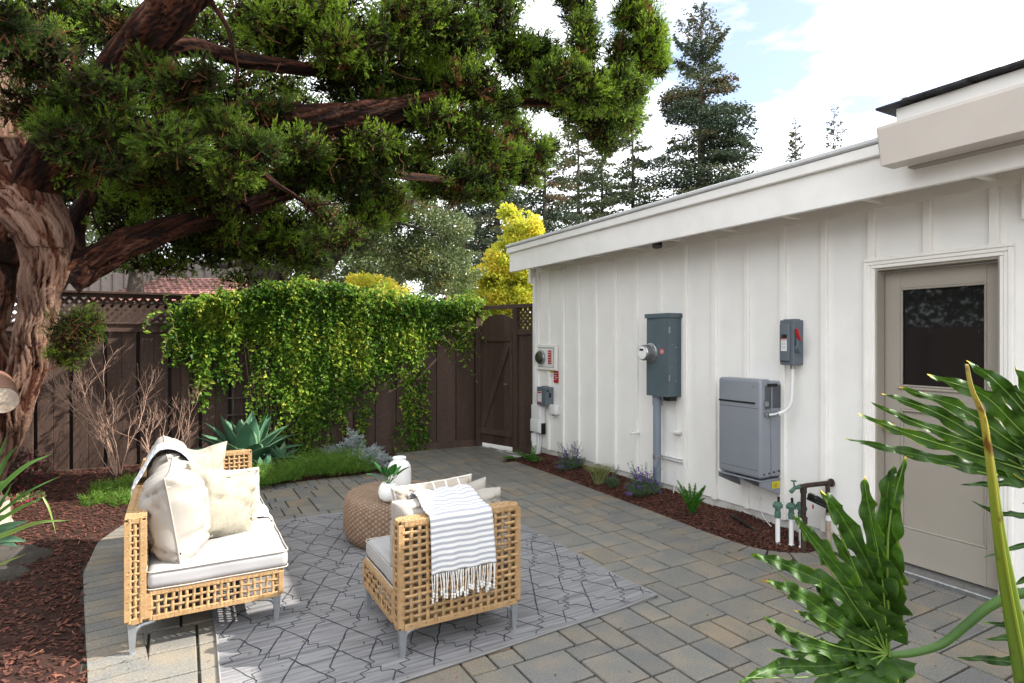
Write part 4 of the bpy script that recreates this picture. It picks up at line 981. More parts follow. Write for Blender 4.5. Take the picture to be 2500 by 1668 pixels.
# cushions
def box_cushion(name, label, c, size, mat, crown=.03, r=.035, wob=.012, seed=0, ax=None, group=None, taper=0):
    b = MB(); b.rbox((0, 0, 0), size, r, k=4, m=14, crown=crown, wob=wob, seed=seed)
    V = b.V[0]
    if ax is not None: V[:] = V @ np.array(ax)
    V += np.array(c)
    o = tag(b.build(name, mat, None, c, smooth=True), label, 'cushion', group)
    h = np.array(size) / 2; pp = MB()
    for z in (h[2] * .88, -h[2] * .88):
        q = []
        for x_, y_ in ((-1, -1), (1, -1), (1, 1), (-1, 1)):
            cx2, cy2 = x_ * (h[0] - r), y_ * (h[1] - r); a0 = math.atan2(y_, x_)
            for t in np.linspace(-.785, .785, 5):
                q.append((cx2 + math.cos(a0 + t) * r * 1.0, cy2 + math.sin(a0 + t) * r * 1.0, z))
        q.append(q[0]); Q = np.array(q); 
        QQ = []
        for a_, b_ in zip(Q[:-1], Q[1:]):
            n = max(int(np.linalg.norm(b_ - a_) / .05), 1); QQ += [a_ + (b_ - a_) * t for t in np.linspace(0, 1, n, endpoint=False)]
        Q = np.array(QQ + [Q[-1]]); w = np.stack([fbm(Q[:, 0] * 7 + 9, Q[:, 1] * 7, Q[:, 2] * 7, seed + k, 3) - .5 for k in (0, 10, 20)], -1)
        Q = Q + wob * w
        if ax is not None: Q = Q @ np.array(ax)
        pp.tube(Q + np.array(c), .0042, 5, cap=False)
    pp.build('piping', m_pipe, o, smooth=True); return o
def pillow(name, label, c, w, h, t, right, up, mat, seed=0, pinch=.10, puff=.55, piping=None, dent=0, group=None, uvs=1.0, twist=0):
    right = nrm(right); up = np.array(up, float); up = nrm(up - right * (up @ right)); n_ = np.cross(right, up)
    k = 34; g_ = np.sin(np.linspace(-1, 1, k) * math.pi / 2)
    A, B = np.meshgrid(g_, g_, indexing='ij')
    sh = np.abs(A * B) ** 1.5
    X_ = A * w / 2 * (1 - pinch * (1 - np.abs(B) ** 2) * .55); Y_ = B * h / 2 * (1 - pinch * (1 - np.abs(A) ** 2) * .55)
    Tt = t / 2 * ((1 - np.abs(A) ** 3.2).clip(0) * (1 - np.abs(B) ** 3.2).clip(0)) ** puff
    Y_ = Y_ - dent * (B > 0) * B * np.exp(-(A / .45) ** 2) * h / 2
    b = MB()
    for sgn in (1, -1):
        wr = (fbm(A * 2.2 + 5, B * 2.2, sgn * 3, seed, 4) - .5) * .09 * t + (fbm(A * 7, B * 1.6, sgn, seed + 5, 3) - .5) * .22 * t * (np.abs(B) ** 2 + np.abs(A) ** 2).clip(0, 1.0) - .10 * t * np.exp(-((fbm(A * 1.5 + B * 2.5, B * 1.2 - A, sgn * 2, seed + 9, 2) - .5) / .04) ** 2)
        Z_ = sgn * Tt + wr * (Tt > 1e-4) * sgn
        cr = np.array(c) + right * X_[..., None] + up * Y_[..., None] + n_ * (Z_ + twist * A * B)[..., None]
        uvg = np.stack([A * w / 2 * uvs, B * h / 2 * uvs, np.full_like(A, sgn * .3)], -1)
        b.grid(cr if sgn > 0 else cr[::-1], uv=uvg if sgn > 0 else uvg[::-1])
    o = tag(b.build(name, mat, None, c, smooth=True), label, 'pillow' if w < .5 else 'cushion', group)
    if piping:
        e = np.concatenate([np.stack([X_[:, 0], Y_[:, 0]], -1), np.stack([X_[-1], Y_[-1]], -1)[1:], np.stack([X_[::-1, -1], Y_[::-1, -1]], -1)[1:], np.stack([X_[0, ::-1], Y_[0, ::-1]], -1)[1:]])
        tw = np.concatenate([(A * B)[:, 0], (A * B)[-1][1:], (A * B)[::-1, -1][1:], (A * B)[0, ::-1][1:]]) * twist
        Q = np.array(c) + right * e[:, :1] + up * e[:, 1:2] + n_ * tw[:, None]
        p_ = MB(); p_.tube(Q, .0045, 5, cap=False); p_.build('piping', piping, o, smooth=True)
    return o
box_cushion('seat_cushion', 'pale grey boxed seat cushion at the near end of the sofa', (.190, 3.905, .365), (.685, .68, .10), m_cush, crown=.022, seed=1)
box_cushion('seat_cushion', 'pale grey boxed seat cushion at the far end of the sofa beside the arm', (.190, 4.76, .365), (.68, 1.02, .10), m_cush, crown=.022, seed=2)
box_cushion('seat_cushion', 'off white boxed seat cushion on the wicker chair', (1.292, 3.24, .366), (.665, .585, .105), m_cush, crown=.02, seed=3)
def leanax(tilt_x, yaw=0):
    up = np.array([-math.sin(tilt_x), 0, math.cos(tilt_x)]); rt = np.array([math.sin(yaw), math.cos(yaw), 0]); return rt, up
r_, u_ = leanax(.16, .05)
pillow('back_cushion', 'big cream back cushion standing at the near end of the sofa', (-.020, 3.92, .630), .64, .50, .34, r_, u_, m_cushw, seed=3, puff=.50, pinch=.20, piping=m_cushw)
r_, u_ = leanax(.2, -.04)
pillow('back_cushion', 'big cream back cushion at the far end partly under the plaid throw', (-.045, 4.74, .64), .92, .50, .28, r_, u_, m_cushw, seed=8, puff=.42, pinch=.10, piping=m_cushw)
pillow('throw_pillow', 'square slubby cream pillow leaning in the middle of the sofa', (.20, 4.03, .60), .47, .46, .30, (.86, .50, -.26), (.16, .30, .9), m_linen, seed=21, puff=.55, pinch=.26, dent=.12, piping=m_linen)
pillow('throw_pillow', 'square cream pillow propped against the far arm of the sofa', (.10, 4.98, .63), .45, .45, .24, (.93, .30, -.12), (.12, .38, .9), m_linen, seed=33, puff=.55, pinch=.26, dent=.16, piping=m_linen)
m_strp = stripes('striped_linen', (.36, .31, .255), (.66, .63, .58), .075, .12, soft=.02)
def swapuv(o):
    at_ = o.data.attributes['uvw']; a_ = np.zeros(len(at_.data) * 3, np.float32); at_.data.foreach_get('vector', a_); a_ = a_.reshape(-1, 3)[:, [1, 0, 2]]; at_.data.foreach_set('vector', np.ascontiguousarray(a_).ravel())
o_ = pillow('throw_pillow', 'beige pillow with thin pale stripes tucked behind the slubby cream pillow', (.30, 4.28, .56), .42, .40, .15, (.80, .60, -.16), (.05, .25, .95), m_strp, seed=41, puff=.45, pinch=.12, piping=m_strp); swapuv(o_)
pillow('back_cushion', 'off white back cushion of the wicker chair under striped throw', (1.285, 3.045, .575), .64, .36, .20, (1, 0.02, 0), (0, -.10, 1), m_cushw, seed=51, puff=.33, pinch=.04, piping=m_pipe)
o_ = pillow('lumbar_pillow', 'long beige pillow with paired white stripes on the wicker chair', (1.26, 3.20, .655), .47, .30, .15, (1, -.10, .07), (0, -.16, 1), m_strp, seed=61, puff=.45, pinch=.10, piping=m_strp); swapuv(o_)
pillow('throw_pillow', 'small white pillow corner showing at the right of the chair', (1.40, 3.14, .60), .36, .36, .14, (1, -.02, .12), (-.1, -.08, 1), m_cushw, seed=71, puff=.45, pinch=.14, piping=m_cushw)

# throws
def drape(name, label, prof, x0, x1, mat, nw=26, seed=0, th=.006, axis='x', skew=0, cat='throw blanket', spread=0, amp=.006):
    P = sm(prof, 60); d = np.concatenate([[0], np.cumsum(np.linalg.norm(np.diff(P[:, :2], axis=0), axis=1))])
    t = np.linspace(0, 1, nw); rows = []; uv = []
    for i, (p, dd) in enumerate(zip(P, d)):
        f = i / (len(P) - 1)
        w0 = x0 + skew * f - spread * f * 0; w1 = x1 + skew * f - spread * f
        xs_ = w0 + (w1 - w0) * t
        wv = amp * np.sin(t * 19 + seed + f * 2) * (.4 + .6 * abs(f - .4)) + (fbm(t * 6 + seed, np.full(nw, dd * 4), 0, seed, 3) - .5) * .02
        if axis == 'x': rows.append(np.stack([xs_, p[0] + wv * p[2], p[1] + wv * p[3]], -1))
        else: rows.append(np.stack([p[0] + wv * p[2], xs_, p[1] + wv * p[3]], -1))
        uv.append(np.stack([t * (x1 - x0), np.full(nw, dd) + .0012 * np.sin(t * 9 + seed), np.zeros(nw)], -1))
    b = MB(); G_ = np.array(rows); b.grid(G_, uv=np.array(uv))
    o = tag(b.build(name, mat, None, tuple(G_[len(G_) // 3, nw // 2]), smooth=True), label, cat)
    md = o.modifiers.new('thickness', 'SOLIDIFY'); md.thickness = th; md.offset = 0
    return o, G_
m_thr = stripes('grey_white_stripes', (.74, .73, .72), (.38, .39, .43), .030, .46, soft=.10)
# profile points: (y, z, normal_y, normal_z)
prof = [(2.828, .415, -1, 0), (2.826, .50, -1, 0), (2.828, .60, -1, 0), (2.831, .68, -1, .2), (2.850, .712, -.5, .8), (2.90, .718, -.1, 1), (2.95, .735, -.4, .8), (2.99, .762, -.3, 1), (3.05, .778, 0, 1), (3.11, .765, .2, 1), (3.15, .72, .6, .6)]
o_, G_ = drape('striped_throw', 'white and grey striped throw with tassels over the chair back', prof, 1.105, 1.470, m_thr, seed=2, th=.007, spread=.05, skew=-.01)
b = MB(); fr = random.Random(8)
for k in range(34):
    x = 1.108 + k * .0108 + fr.uniform(-.003, .003); L = fr.uniform(.075, .125); y = 2.824 - fr.uniform(0, .014)
    sx = fr.uniform(-.010, .010); P = [(x, y, .418), (x + sx * .5, y - .004, .418 - L * .5), (x + sx, y - .002, .418 - L)]
    b.tube(sm(P, 7), .0027, 5); e = np.array(P[-1]); 
    b.lathe(e + np.array([0, 0, -.010]), [(0, .014), (.0055, .011), (.0068, .006), (.004, .002), (.0052, -.004), (.0062, -.012), (0, -.013)], 8)
b.build('tassels', M('tassel_cotton', (.80, .78, .74), rough=.95), o_, smooth=True, kind='stuff')
m_pld = stripes('grey_white_check', (.80, .80, .80), (.36, .39, .44), .040, .45, plaid=.046, soft=.05)
prof = [(-.262, .52, -1, 0), (-.262, .60, -1, 0), (-.258, .68, -1, .2), (-.24, .72, -.5, .8), (-.205, .78, -.5, .8), (-.165, .86, -.6, .7), (-.115, .912, -.1, 1), (-.04, .912, .3, 1), (.03, .86, .8, .6), (.085, .76, 1, .2), (.105, .67, 1, .1)]
o1_, _ = drape('checked_throw', 'grey and white checked throw hanging over the sofa back', prof, 4.30, 4.62, m_pld, seed=5, axis='y', th=.006)
prof = [(.20, .430, 0, 1), (.35, .432, 0, 1), (.46, .428, 0, 1), (.52, .415, .5, .8), (.543, .38, 1, .2), (.546, .32, 1, 0), (.548, .27, 1, 0)]
drape('checked_throw', 'free end of a grey checked throw over the front edge of the sofa seat', prof, 4.28, 4.62, m_pld, seed=9, axis='y', th=.006)

# ------------------------------------------------------------------ ottoman, vase, pot
OC = np.array([1.50, 4.66, 0.])
prof = sm([(.27, .012), (.335, .03), (.378, .10), (.386, .20), (.384, .30), (.366, .365), (.32, .398), (.22, .41), (.12, .405), (.045, .392), (.01, .385)], 110)
seg = 560; th = np.linspace(0, 2 * np.pi, seg, endpoint=False)
dd_ = np.concatenate([[0], np.cumsum(np.linalg.norm(np.diff(prof, axis=0), axis=1))])
topf = np.clip((dd_ - .44) / .35, 0, 1)
TH = th[None] + (topf ** 1.3 * 1.1)[:, None]
nst = 92
wv = .5 + .5 * np.sin(TH * nst / 2 * 2 * .5) * np.where((np.arange(110) % 4 < 2)[:, None], 1, -1)
rib = np.abs(np.sin(TH * nst / 2))
rel = .0038 * wv + .0042 * rib
tn = nrm(np.gradient(prof, axis=0)); nr = np.stack([tn[:, 1], -tn[:, 0]], -1)
R_ = prof[:, 0][:, None] + nr[:, 0][:, None] * rel; Z_ = prof[:, 1][:, None] + nr[:, 1][:, None] * rel * 1.0
G_ = np.stack([OC[0] + R_ * np.cos(th), OC[1] + R_ * np.sin(th), Z_], -1)
b = MB(); b.grid(G_, True, a=(.25 + .7 * wv * (.3 + .7 * rib)).clip(0, 1))
tag(b.build('wicker_ottoman', m_rattan, None, tuple(OC), smooth=True), 'round dark brown woven ottoman standing on the rug', 'ottoman')
b = MB(); c = np.array([1.56, 4.70, .395])
b.lathe(c, [(.05, .0), (.080, .004), (.092, .02), (.095, .06), (.095, .15), (.091, .18), (.075, .21), (.054, .224), (.050, .232), (.054, .246), (.056, .252), (.050, .255), (.044, .250), (.042, .232), (.06, .20), (.08, .15), (.07, .02), (0, .02)], 48)
tag(b.build('white_vase', m_white, None, tuple(c), smooth=True), 'tall white narrow necked vase behind the potted plant', 'vase')
PC = np.array([1.365, 4.36, .398])
pot = thing('potted_plant', 'round white pot with broad glossy leaves on the woven ottoman', 'potted plant', tuple(PC))
b = MB(); b.lathe(PC, [(.03, 0), (.048, .003), (.068, .025), (.077, .06), (.073, .10), (.058, .128), (.050, .137), (.046, .137), (.045, .125), (.04, .12)], 40); b.build('pot', m_white, pot, smooth=True)
b = MB(); b.lathe(PC, [(.046, .120), (.02, .125), (0, .124)], 20); b.build('soil', m_moss, pot)
m_glossy = leafmat('glossy_leaf', [(0, (.008, .05, .01)), (.6, (.03, .15, .02)), (1, (.07, .28, .03))], .22, .2, .6)
def blade_leaf(base, d, L, Wd, droop, a0, a1, roll=0, nseg=9, cup=.25, yaw_up=None):
    """a broad leaf: grid along a drooping midrib"""
    d = nrm(d); up = np.array([0, 0, 1.]) if yaw_up is None else yaw_up; s_ = nrm(np.cross(d, up)); P = []; p = np.array(base, float); dirn = d.copy()
    for k in range(nseg + 1):
        P.append(p.copy()); dirn = nrm(dirn + np.array([0, 0, -droop / nseg])); p = p + dirn * L / nseg
    P = np.array(P); tn_ = nrm(np.gradient(P, axis=0)); rows = []
    for k in range(nseg + 1):
        f = k / nseg; w = Wd * (math.sin(math.pi * min(f * 1.0, 1) ** .8) ** .75 + .06) * (1 if f < .999 else .05)
        n_ = nrm(np.cross(s_, tn_[k])); sr = s_ * math.cos(roll) + n_ * math.sin(roll); nn_ = np.cross(sr, tn_[k])
        rows.append([P[k] + sr * w * q + nn_ * cup * w * abs(q) ** 1.4 * -1 * -1 for q in (-1, -.5, 0, .5, 1)])
    return np.array(rows), np.tile(np.array([a1, a0 * .5 + a1 * .5, a0, a0 * .5 + a1 * .5, a1]), (nseg + 1, 1))
for k, (px_, py_, L, Wd, dr_, tip) in enumerate(((905, 1163, .13, .033, .5, .2), (915, 1135, .13, .026, .3, .15), (963, 1140, .12, .042, .4, .7), (1000, 1140, .14, .035, .5, .9), (975, 1150, .11, .03, .2, .8), (940, 1150, .11, .03, .6, .3))):
    tgt = at(px_, py_, 4.45 + .05 * math.sin(k * 2)); base = PC + np.array([.008 * math.cos(k), .008 * math.sin(k), .115])
    d = tgt - base; st_ = base + d * .42 + np.array([0, 0, .012]); b = MB(); b.tube(sm([base, base + d * .2 + np.array([0, 0, .01]), st_], 6), .0035, 6); b.build('stem', m_fern, pot)
    b = MB(); G_, A_ = blade_leaf(st_, d + np.array([0, 0, .02]), L, Wd, dr_ * .8, tip, tip * .8, roll=.3 * math.sin(k * 3)); b.grid(G_, a=A_); b.build('leaf', m_glossy, pot, smooth=True)
# ------------------------------------------------------------------ vine on the fence
vine = thing('climbing_vine', 'dense glossy green climbing vine hanging over the fence in long strands', 'vine', tuple(F0 + FD * 5.6 + FNm * .1))
DS = 1.0638
low = [(330, 735), (360, 770), (395, 800), (425, 870), (450, 800), (470, 860), (495, 940), (520, 930), (545, 790), (575, 745), (600, 800), (640, 880), (680, 960), (720, 1010), (760, 1000), (790, 880), (820, 960), (850, 870), (880, 880), (915, 850), (940, 830), (965, 800), (990, 765), (1020, 765), (1050, 750), (1085, 725), (1110, 712)]
hi_ = [(330, 715), (360, 705), (400, 705), (430, 695), (480, 680), (560, 668), (640, 652), (760, 652), (860, 668), (960, 680), (1060, 690), (1110, 700)]
lx = np.array([p[0] for p in low]) * DS; lz = np.array([p[1] for p in low]) * DS; hx = np.array([p[0] for p in hi_]) * DS; hz = np.array([p[1] for p in hi_]) * DS
LP, LD_, LA = [], [], []; stem = MB(); vr = random.Random(4)
def hang(px, top, bot, off, dens=1.0, bright=.5):
    Yf = 8.2 - off; a = yat(px, top, Yf); c = yat(px + vr.uniform(-34, 34), bot, 8.28 - off * .35)
    n = max(int(abs(a[2] - c[2]) / .03), 3); P = []
    for k in range(n):
        f = k / (n - 1); q = a * (1 - f) + c * f
        q = q + np.array([.06 * math.sin(f * 5 + px) * f + vr.gauss(0, .008), -.05 * math.sin(f * 4 + px * 1.7) * (1 - f), 0]); P.append(q)
    P = np.array(P)
    if vr.random() < .6: stem.tube(P[::2] if len(P) > 4 else P, .0028, 4, cap=False)
    for k, q in enumerate(P):
        m = 1 + (vr.random() < .85 * dens) + (vr.random() < .5 * dens)
        for _ in range(m):
            an = vr.uniform(0, 6.283); s_ = vr.uniform(.01, .05)
            o_ = np.array([math.cos(an) * s_, -abs(math.sin(an)) * s_ * 1.2, vr.gauss(0, .012)])
            for j in range(vr.choice([1, 2, 3])):
                LP.append(q + o_); LD_.append([math.cos(an) * .9 + vr.gauss(0, .5), -abs(math.sin(an)) * .6 + vr.gauss(0, .35), -.55 + vr.gauss(0, .45)])
                LA.append(min(max(vr.gauss(bright, .2) + .35 * (float(vnoise(q[0] * 3.1, q[2] * 3.1, 0, 8)) - .5), 0), 1))
for k in range(380):
    px = vr.uniform(410, 1178); t_, b_ = np.interp(px, hx, hz), np.interp(px, lx, lz)
    edge = (px < 560) ; 
    if edge and vr.random() < .62: continue
    f = vr.random() ** .75; bot = t_ + (b_ - t_) * (.35 + .68 * f) + vr.uniform(-25, 30)
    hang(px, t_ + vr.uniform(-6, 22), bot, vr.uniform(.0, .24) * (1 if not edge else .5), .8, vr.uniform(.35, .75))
for k in range(160):                                   # bushy top, leaf colour brightened as if sunlit
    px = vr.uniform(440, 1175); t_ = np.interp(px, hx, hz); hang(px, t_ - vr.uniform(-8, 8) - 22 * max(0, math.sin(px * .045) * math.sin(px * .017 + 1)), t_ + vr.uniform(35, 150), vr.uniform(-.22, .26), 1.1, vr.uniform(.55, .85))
for px, t_, b_ in ((520, 720, 1010), (470, 740, 900), (1020, 800, 1130), (1000, 900, 1180), (900, 960, 1120), (760, 900, 1160), (700, 950, 1120), (1010, 960, 1185), (640, 850, 1050)):
    for j in range(3): hang(px + vr.uniform(-14, 14), t_, b_ + vr.uniform(-30, 10), .05, .6, .6)
for px, py, ex, ey in ((1090, 790, 1170, 870), (1060, 800, 1165, 930), (1110, 760, 1185, 830), (380, 760, 350, 810), (420, 800, 395, 880), (1150, 800, 1090, 800), (440, 860, 400, 720)):
    p = yat(px, py, 8.1); q = yat(ex, ey, 8.0); P = sm([p, (p + q) / 2 + np.array([0, -.05, .04]), q], 12); stem.tube(P, .003, 4, cap=False)
    for z in P:
        for _ in range(2): LP.append(z); LD_.append([vr.gauss(0, 1), vr.gauss(0, .6), vr.gauss(-.3, .6)]); LA.append(vr.uniform(.4, .9))
for k in range(14):                                    # woody stems behind the trellis
    px = vr.uniform(640, 800); p = yat(px, 1130, 8.22); q = yat(px + vr.uniform(-60, 60), 830, 8.2); stem.tube(sm([p, (p + q) / 2 + np.array([vr.uniform(-.08, .08), 0, 0]), q], 10), .006, 5, cap=False)
for k in range(900):
    px = vr.uniform(610, 820); py = vr.uniform(860, 1120); LP.append(yat(px, py, 8.18)); LD_.append([vr.gauss(0, 1), vr.gauss(-.3, .5), vr.gauss(-.2, .7)]); LA.append(vr.uniform(.2, .7))
stem.build('stems', m_stem, vine)
b = MB(); n = len(LP); sz_ = RG.lognormal(0, .28, n).clip(.5, 1.9); leaves(b, np.array(LP), np.array(LD_), .049 * sz_, .0145 * sz_, .35, np.array(LA))
q = []
while len(q) < 2600:
    px = vr.uniform(420, 1165); t_, b_ = np.interp(px, hx, hz), np.interp(px, lx, lz); py = vr.uniform(t_ + 8, b_ - 20)
    if px > 560 or vr.random() < .4: q.append(yat(px, py, 8.24 + vr.uniform(-.03, .0)))
leaves(b, np.array(q), RG.normal(0, 1, (len(q), 3)) * [1, .4, 1] + [0, -.3, -.3], RG.uniform(.05, .09, len(q)), RG.uniform(.016, .026, len(q)), .3, RG.uniform(0, .3, len(q))); b.build('foliage', m_vine, vine, kind='stuff')

# ------------------------------------------------------------------ plants in the beds
def G(px, py): 
    p = gat(px, py, .03); return p
def agave(px, py, R, Hh, nlf, label, seed):
    ar = random.Random(seed); c = G(px, py); c[2] = .03; t = thing('agave', label, 'agave', tuple(c))
    for k in range(nlf):
        f = k / nlf; an = k * 2.39996 + ar.uniform(-.15, .15); el = math.radians(82 - 74 * f + ar.uniform(-5, 5)); L = R * (1.02 if f > .15 else .85) * ar.uniform(.9, 1.08) * (1.0 if el < 1 else Hh / R)
        d = np.array([math.cos(an) * math.cos(el), math.sin(an) * math.cos(el), math.sin(el)]); base = c + np.array([math.cos(an), math.sin(an), 0]) * .035 + np.array([0, 0, .10 - .05 * f])
        s_ = nrm(np.cross(d, [0, 0, 1])); P = []; p = base.copy(); dd = d.copy(); n = 10
        for i in range(n + 1): P.append(p.copy()); dd = nrm(dd + np.array([0, 0, (.30 if f < .3 else -.16) / n * (1 + i * .25)])); p = p + dd * L / n
        P = np.array(P); tn_ = nrm(np.gradient(P, axis=0)); rows = []; A_ = []
        for i in range(n + 1):
            g_ = i / n; w = R * .155 * (.55 + .75 * math.sin(math.pi * min(g_ * .95 + .08, 1)) ** 1.1) * (1 - g_ ** 6) + .0006; nn = nrm(np.cross(s_, tn_[i])); tk = .012 * (1 - g_) + .002
            q_ = np.array([-1, -.6, 0, .6, 1]); cup = .33
            up_ = [P[i] + s_ * w * q + nn * (cup * w * q * q) for q in q_]; dn_ = [P[i] + s_ * w * q * .97 + nn * (cup * w * q * q - tk * (1 - q * q)) for q in q_[::-1]]
            rows.append(up_ + dn_); tint = .45 + ar.uniform(-.12, .12) + (.35 if f < .22 and k % 3 == 0 else 0); A_.append([min(.97, tint + .38), tint, tint - .05, tint, min(.97, tint + .38)] + [tint - .1] * 5)
        b = MB(); b.grid(np.array(rows), True, a=np.array(A_).clip(0, 1)); b.build('leaf', m_agave, t, smooth=True)
    return t
agave(600, 1150, .63, .62, 44, 'large blue green agave rosette between fence and the wicker sofa', 1)
agave(684, 1150, .26, .24, 16, 'small agave offset at the right foot of the large agave', 2)
agave(648, 1172, .22, .2, 12, 'smallest agave pup in front of the large agave by the ground cover', 3)
def featherbed(name, label, cat, pts, R, H, n, mat, seed, blade=.05, wd=.0022, spray=8, kind='stuff'):
    """mound of fine ferny sprays over ground spots"""
    R_ = np.random.default_rng(seed); b = MB(); P, D, A = [], [], []
    pts = np.array(pts, float)
    for k in range(n):
        c = pts[R_.integers(len(pts))]; r = R * math.sqrt(R_.random()); an = R_.uniform(0, 6.283); h = H * (1 - (r / R) ** 2 * .75) * R_.uniform(.55, 1.1)
        base = c + np.array([r * math.cos(an), r * math.sin(an), 0]); lean = np.array([math.cos(an) * r / R * .5, math.sin(an) * r / R * .5, 0]) + R_.normal(0, .22, 3) * [1, 1, 0]
        tip = base + (np.array([0, 0, 1]) + lean) * h; tint = R_.uniform(0, 1)
        for i in range(spray):
            f = R_.uniform(.35, 1); P.append(base + (tip - base) * f); D.append(nrm(tip - base) * .7 + R_.normal(0, .6, 3)); A.append(min(max(tint * .5 + f * .45 + R_.normal(0, .1), 0), 1))
    m_ = len(P); blades(b, np.array(P), np.array(D), R_.uniform(.5, 1.2, m_) * blade, wd * R_.uniform(.7, 1.3, m_), np.array(A))
    c0 = pts.mean(0); o = tag(b.build(name, mat, None, tuple(c0), kind=None), label, cat); return o
gp = [G(x, y) for x, y in ((622, 1186), (640, 1182), (662, 1176), (690, 1174), (720, 1163), (750, 1160), (785, 1156), (820, 1156), (850, 1152), (875, 1150), (720, 1150), (760, 1140), (820, 1138), (860, 1138))]
featherbed('ground_cover', 'low feathery bright green ground cover mound edging the pavers behind ottoman', 'ground cover', gp, .20, .25, 4800, m_moss, 4, .05, .0020, 9)
gp = [G(x, y) for x, y in ((232, 1235), (262, 1222), (290, 1205), (312, 1190), (300, 1235), (250, 1205), (322, 1225))]
featherbed('ground_cover', 'small feathery green tuft in the red mulch left of the sofa', 'ground cover', gp, .09, .15, 900, m_moss, 5, .05, .0022, 9)
def dusty(px, py, H, R, n, label, seed):
    R_ = np.random.default_rng(seed); c = G(px, py); t = thing('dusty_miller', label, 'silver shrub', tuple(c)); st_ = MB(); b = MB()
    for k in range(n):
        an = R_.uniform(0, 6.283); r = R * math.sqrt(R_.random()); h = H * R_.uniform(.45, 1) * (1 - .4 * (r / R) ** 2); tip = c + np.array([math.cos(an) * r, math.sin(an) * r, h])
        st_.tube(sm([c + R_.normal(0, .02, 3) * [1, 1, 0], (c + tip) / 2 + R_.normal(0, .015, 3), tip], 5), .003, 4, cap=False)
        for q in range(7):                              # lobed felt leaves
            a2 = R_.uniform(0, 6.283); d = nrm([math.cos(a2), math.sin(a2), R_.uniform(-.1, .9)]); L = R_.uniform(.05, .09); s_ = nrm(np.cross(d, R_.normal(0, 1, 3)))
            bp = tip - np.array([0, 0, R_.uniform(0, .10)]); P, D = [], []
            for f in (.25, .45, .65, .85):
                for sg in (-1, 1): P.append(bp + d * L * f); D.append(d * .8 + s_ * sg)
            P.append(bp); D.append(d)
            leaves(b, np.array(P), np.array(D), np.array([L * .38] * 8 + [L]), np.array([.005] * 8 + [.006]), .1, R_.uniform(.2, 1, 9))
    st_.build('stems', m_silver, t); b.build('foliage', m_silver, t, kind='stuff')
dusty(858, 1128, .52, .12, 22, 'tall silver leaved plant standing highest by the fence', 1)
dusty(905, 1140, .26, .26, 46, 'low bushy silver leaved plant beside the pavers behind the vase', 2)
dusty(812, 1120, .22, .14, 16, 'small silver leaved plant left of the tall silver one', 3)

def shrub(name, label, cat, c, rad, n, L, Wd, mats, seed, stems=14, flowers=0, fm=None, a=(0, 1), up=0):
    R_ = np.random.default_rng(seed); t = thing(name, label, cat, tuple(c)); st_ = MB(); P, D = [], []
    for k in range(stems):
        v_ = R_.normal(0, 1, 3); v_[2] = abs(v_[2]) + .4; v_ = nrm(v_) * np.array(rad) * R_.uniform(.6, 1.05); tip = np.array(c) + v_ + [0, 0, rad[2] * .25]
        st_.tube(sm([c, np.array(c) + (tip - c) * .5 + R_.normal(0, .02, 3), tip], 7), [.006, .005, .0045, .004, .003, .002, .0015], 5, cap=False)
    k = n
    v_ = nrm(R_.normal(0, 1, (k, 3))) * (R_.random((k, 1)) ** .45) * np.array(rad); v_[:, 2] = v_[:, 2] * .6 + rad[2] * .6
    lump = fbm(v_[:, 0] * 6 / max(rad), v_[:, 1] * 6 / max(rad), v_[:, 2] * 6 / max(rad), seed, 3); ok = lump > .44; v_ = v_[ok]; k = len(v_)
    b = MB(); leaves(b, np.array(c) + v_, nrm(v_) * .7 + R_.normal(0, .6, (k, 3)) + [0, 0, up], R_.uniform(.6, 1.2, k) * L, R_.uniform(.6, 1.2, k) * Wd, .2, R_.uniform(a[0], a[1], k))
    st_.build('stems', m_twig, t); b.build('foliage', mats, t, kind='stuff')
    if flowers:
        f = nrm(R_.normal(0, 1, (flowers, 3))) * np.array(rad) * R_.uniform(.85, 1.05, (flowers, 1)); f[:, 2] = f[:, 2] * .6 + rad[2] * .6; P = np.repeat(np.array(c) + f, 6, 0)
        b = MB(); leaves(b, P, R_.normal(0, 1, P.shape), .022, .005, .1); b.build('flowers', fm, t, kind='stuff')
shrub('flowering_shrub', 'dark red and pink flowering shrub against the fence behind the sofa', 'shrub', G(455, 1120), (.38, .28, .34), 3000, .03, .009, m_maroon, 3, flowers=110, fm=m_pink, stems=10)
shrub('flowering_shrub', 'maroon shrub with pink flowers at the far left by fence', 'shrub', G(-10, 1215), (.45, .4, .42), 2600, .045, .012, m_maroon, 4, flowers=90, fm=m_pink, a=(.1, .8))
shrub('succulent_plant', 'low yellow and pink leafed succulent in mulch near the left edge', 'succulent', G(60, 1235), (.16, .14, .10), 420, .045, .012, m_grassp, 6, flowers=30, fm=m_pink, stems=4)

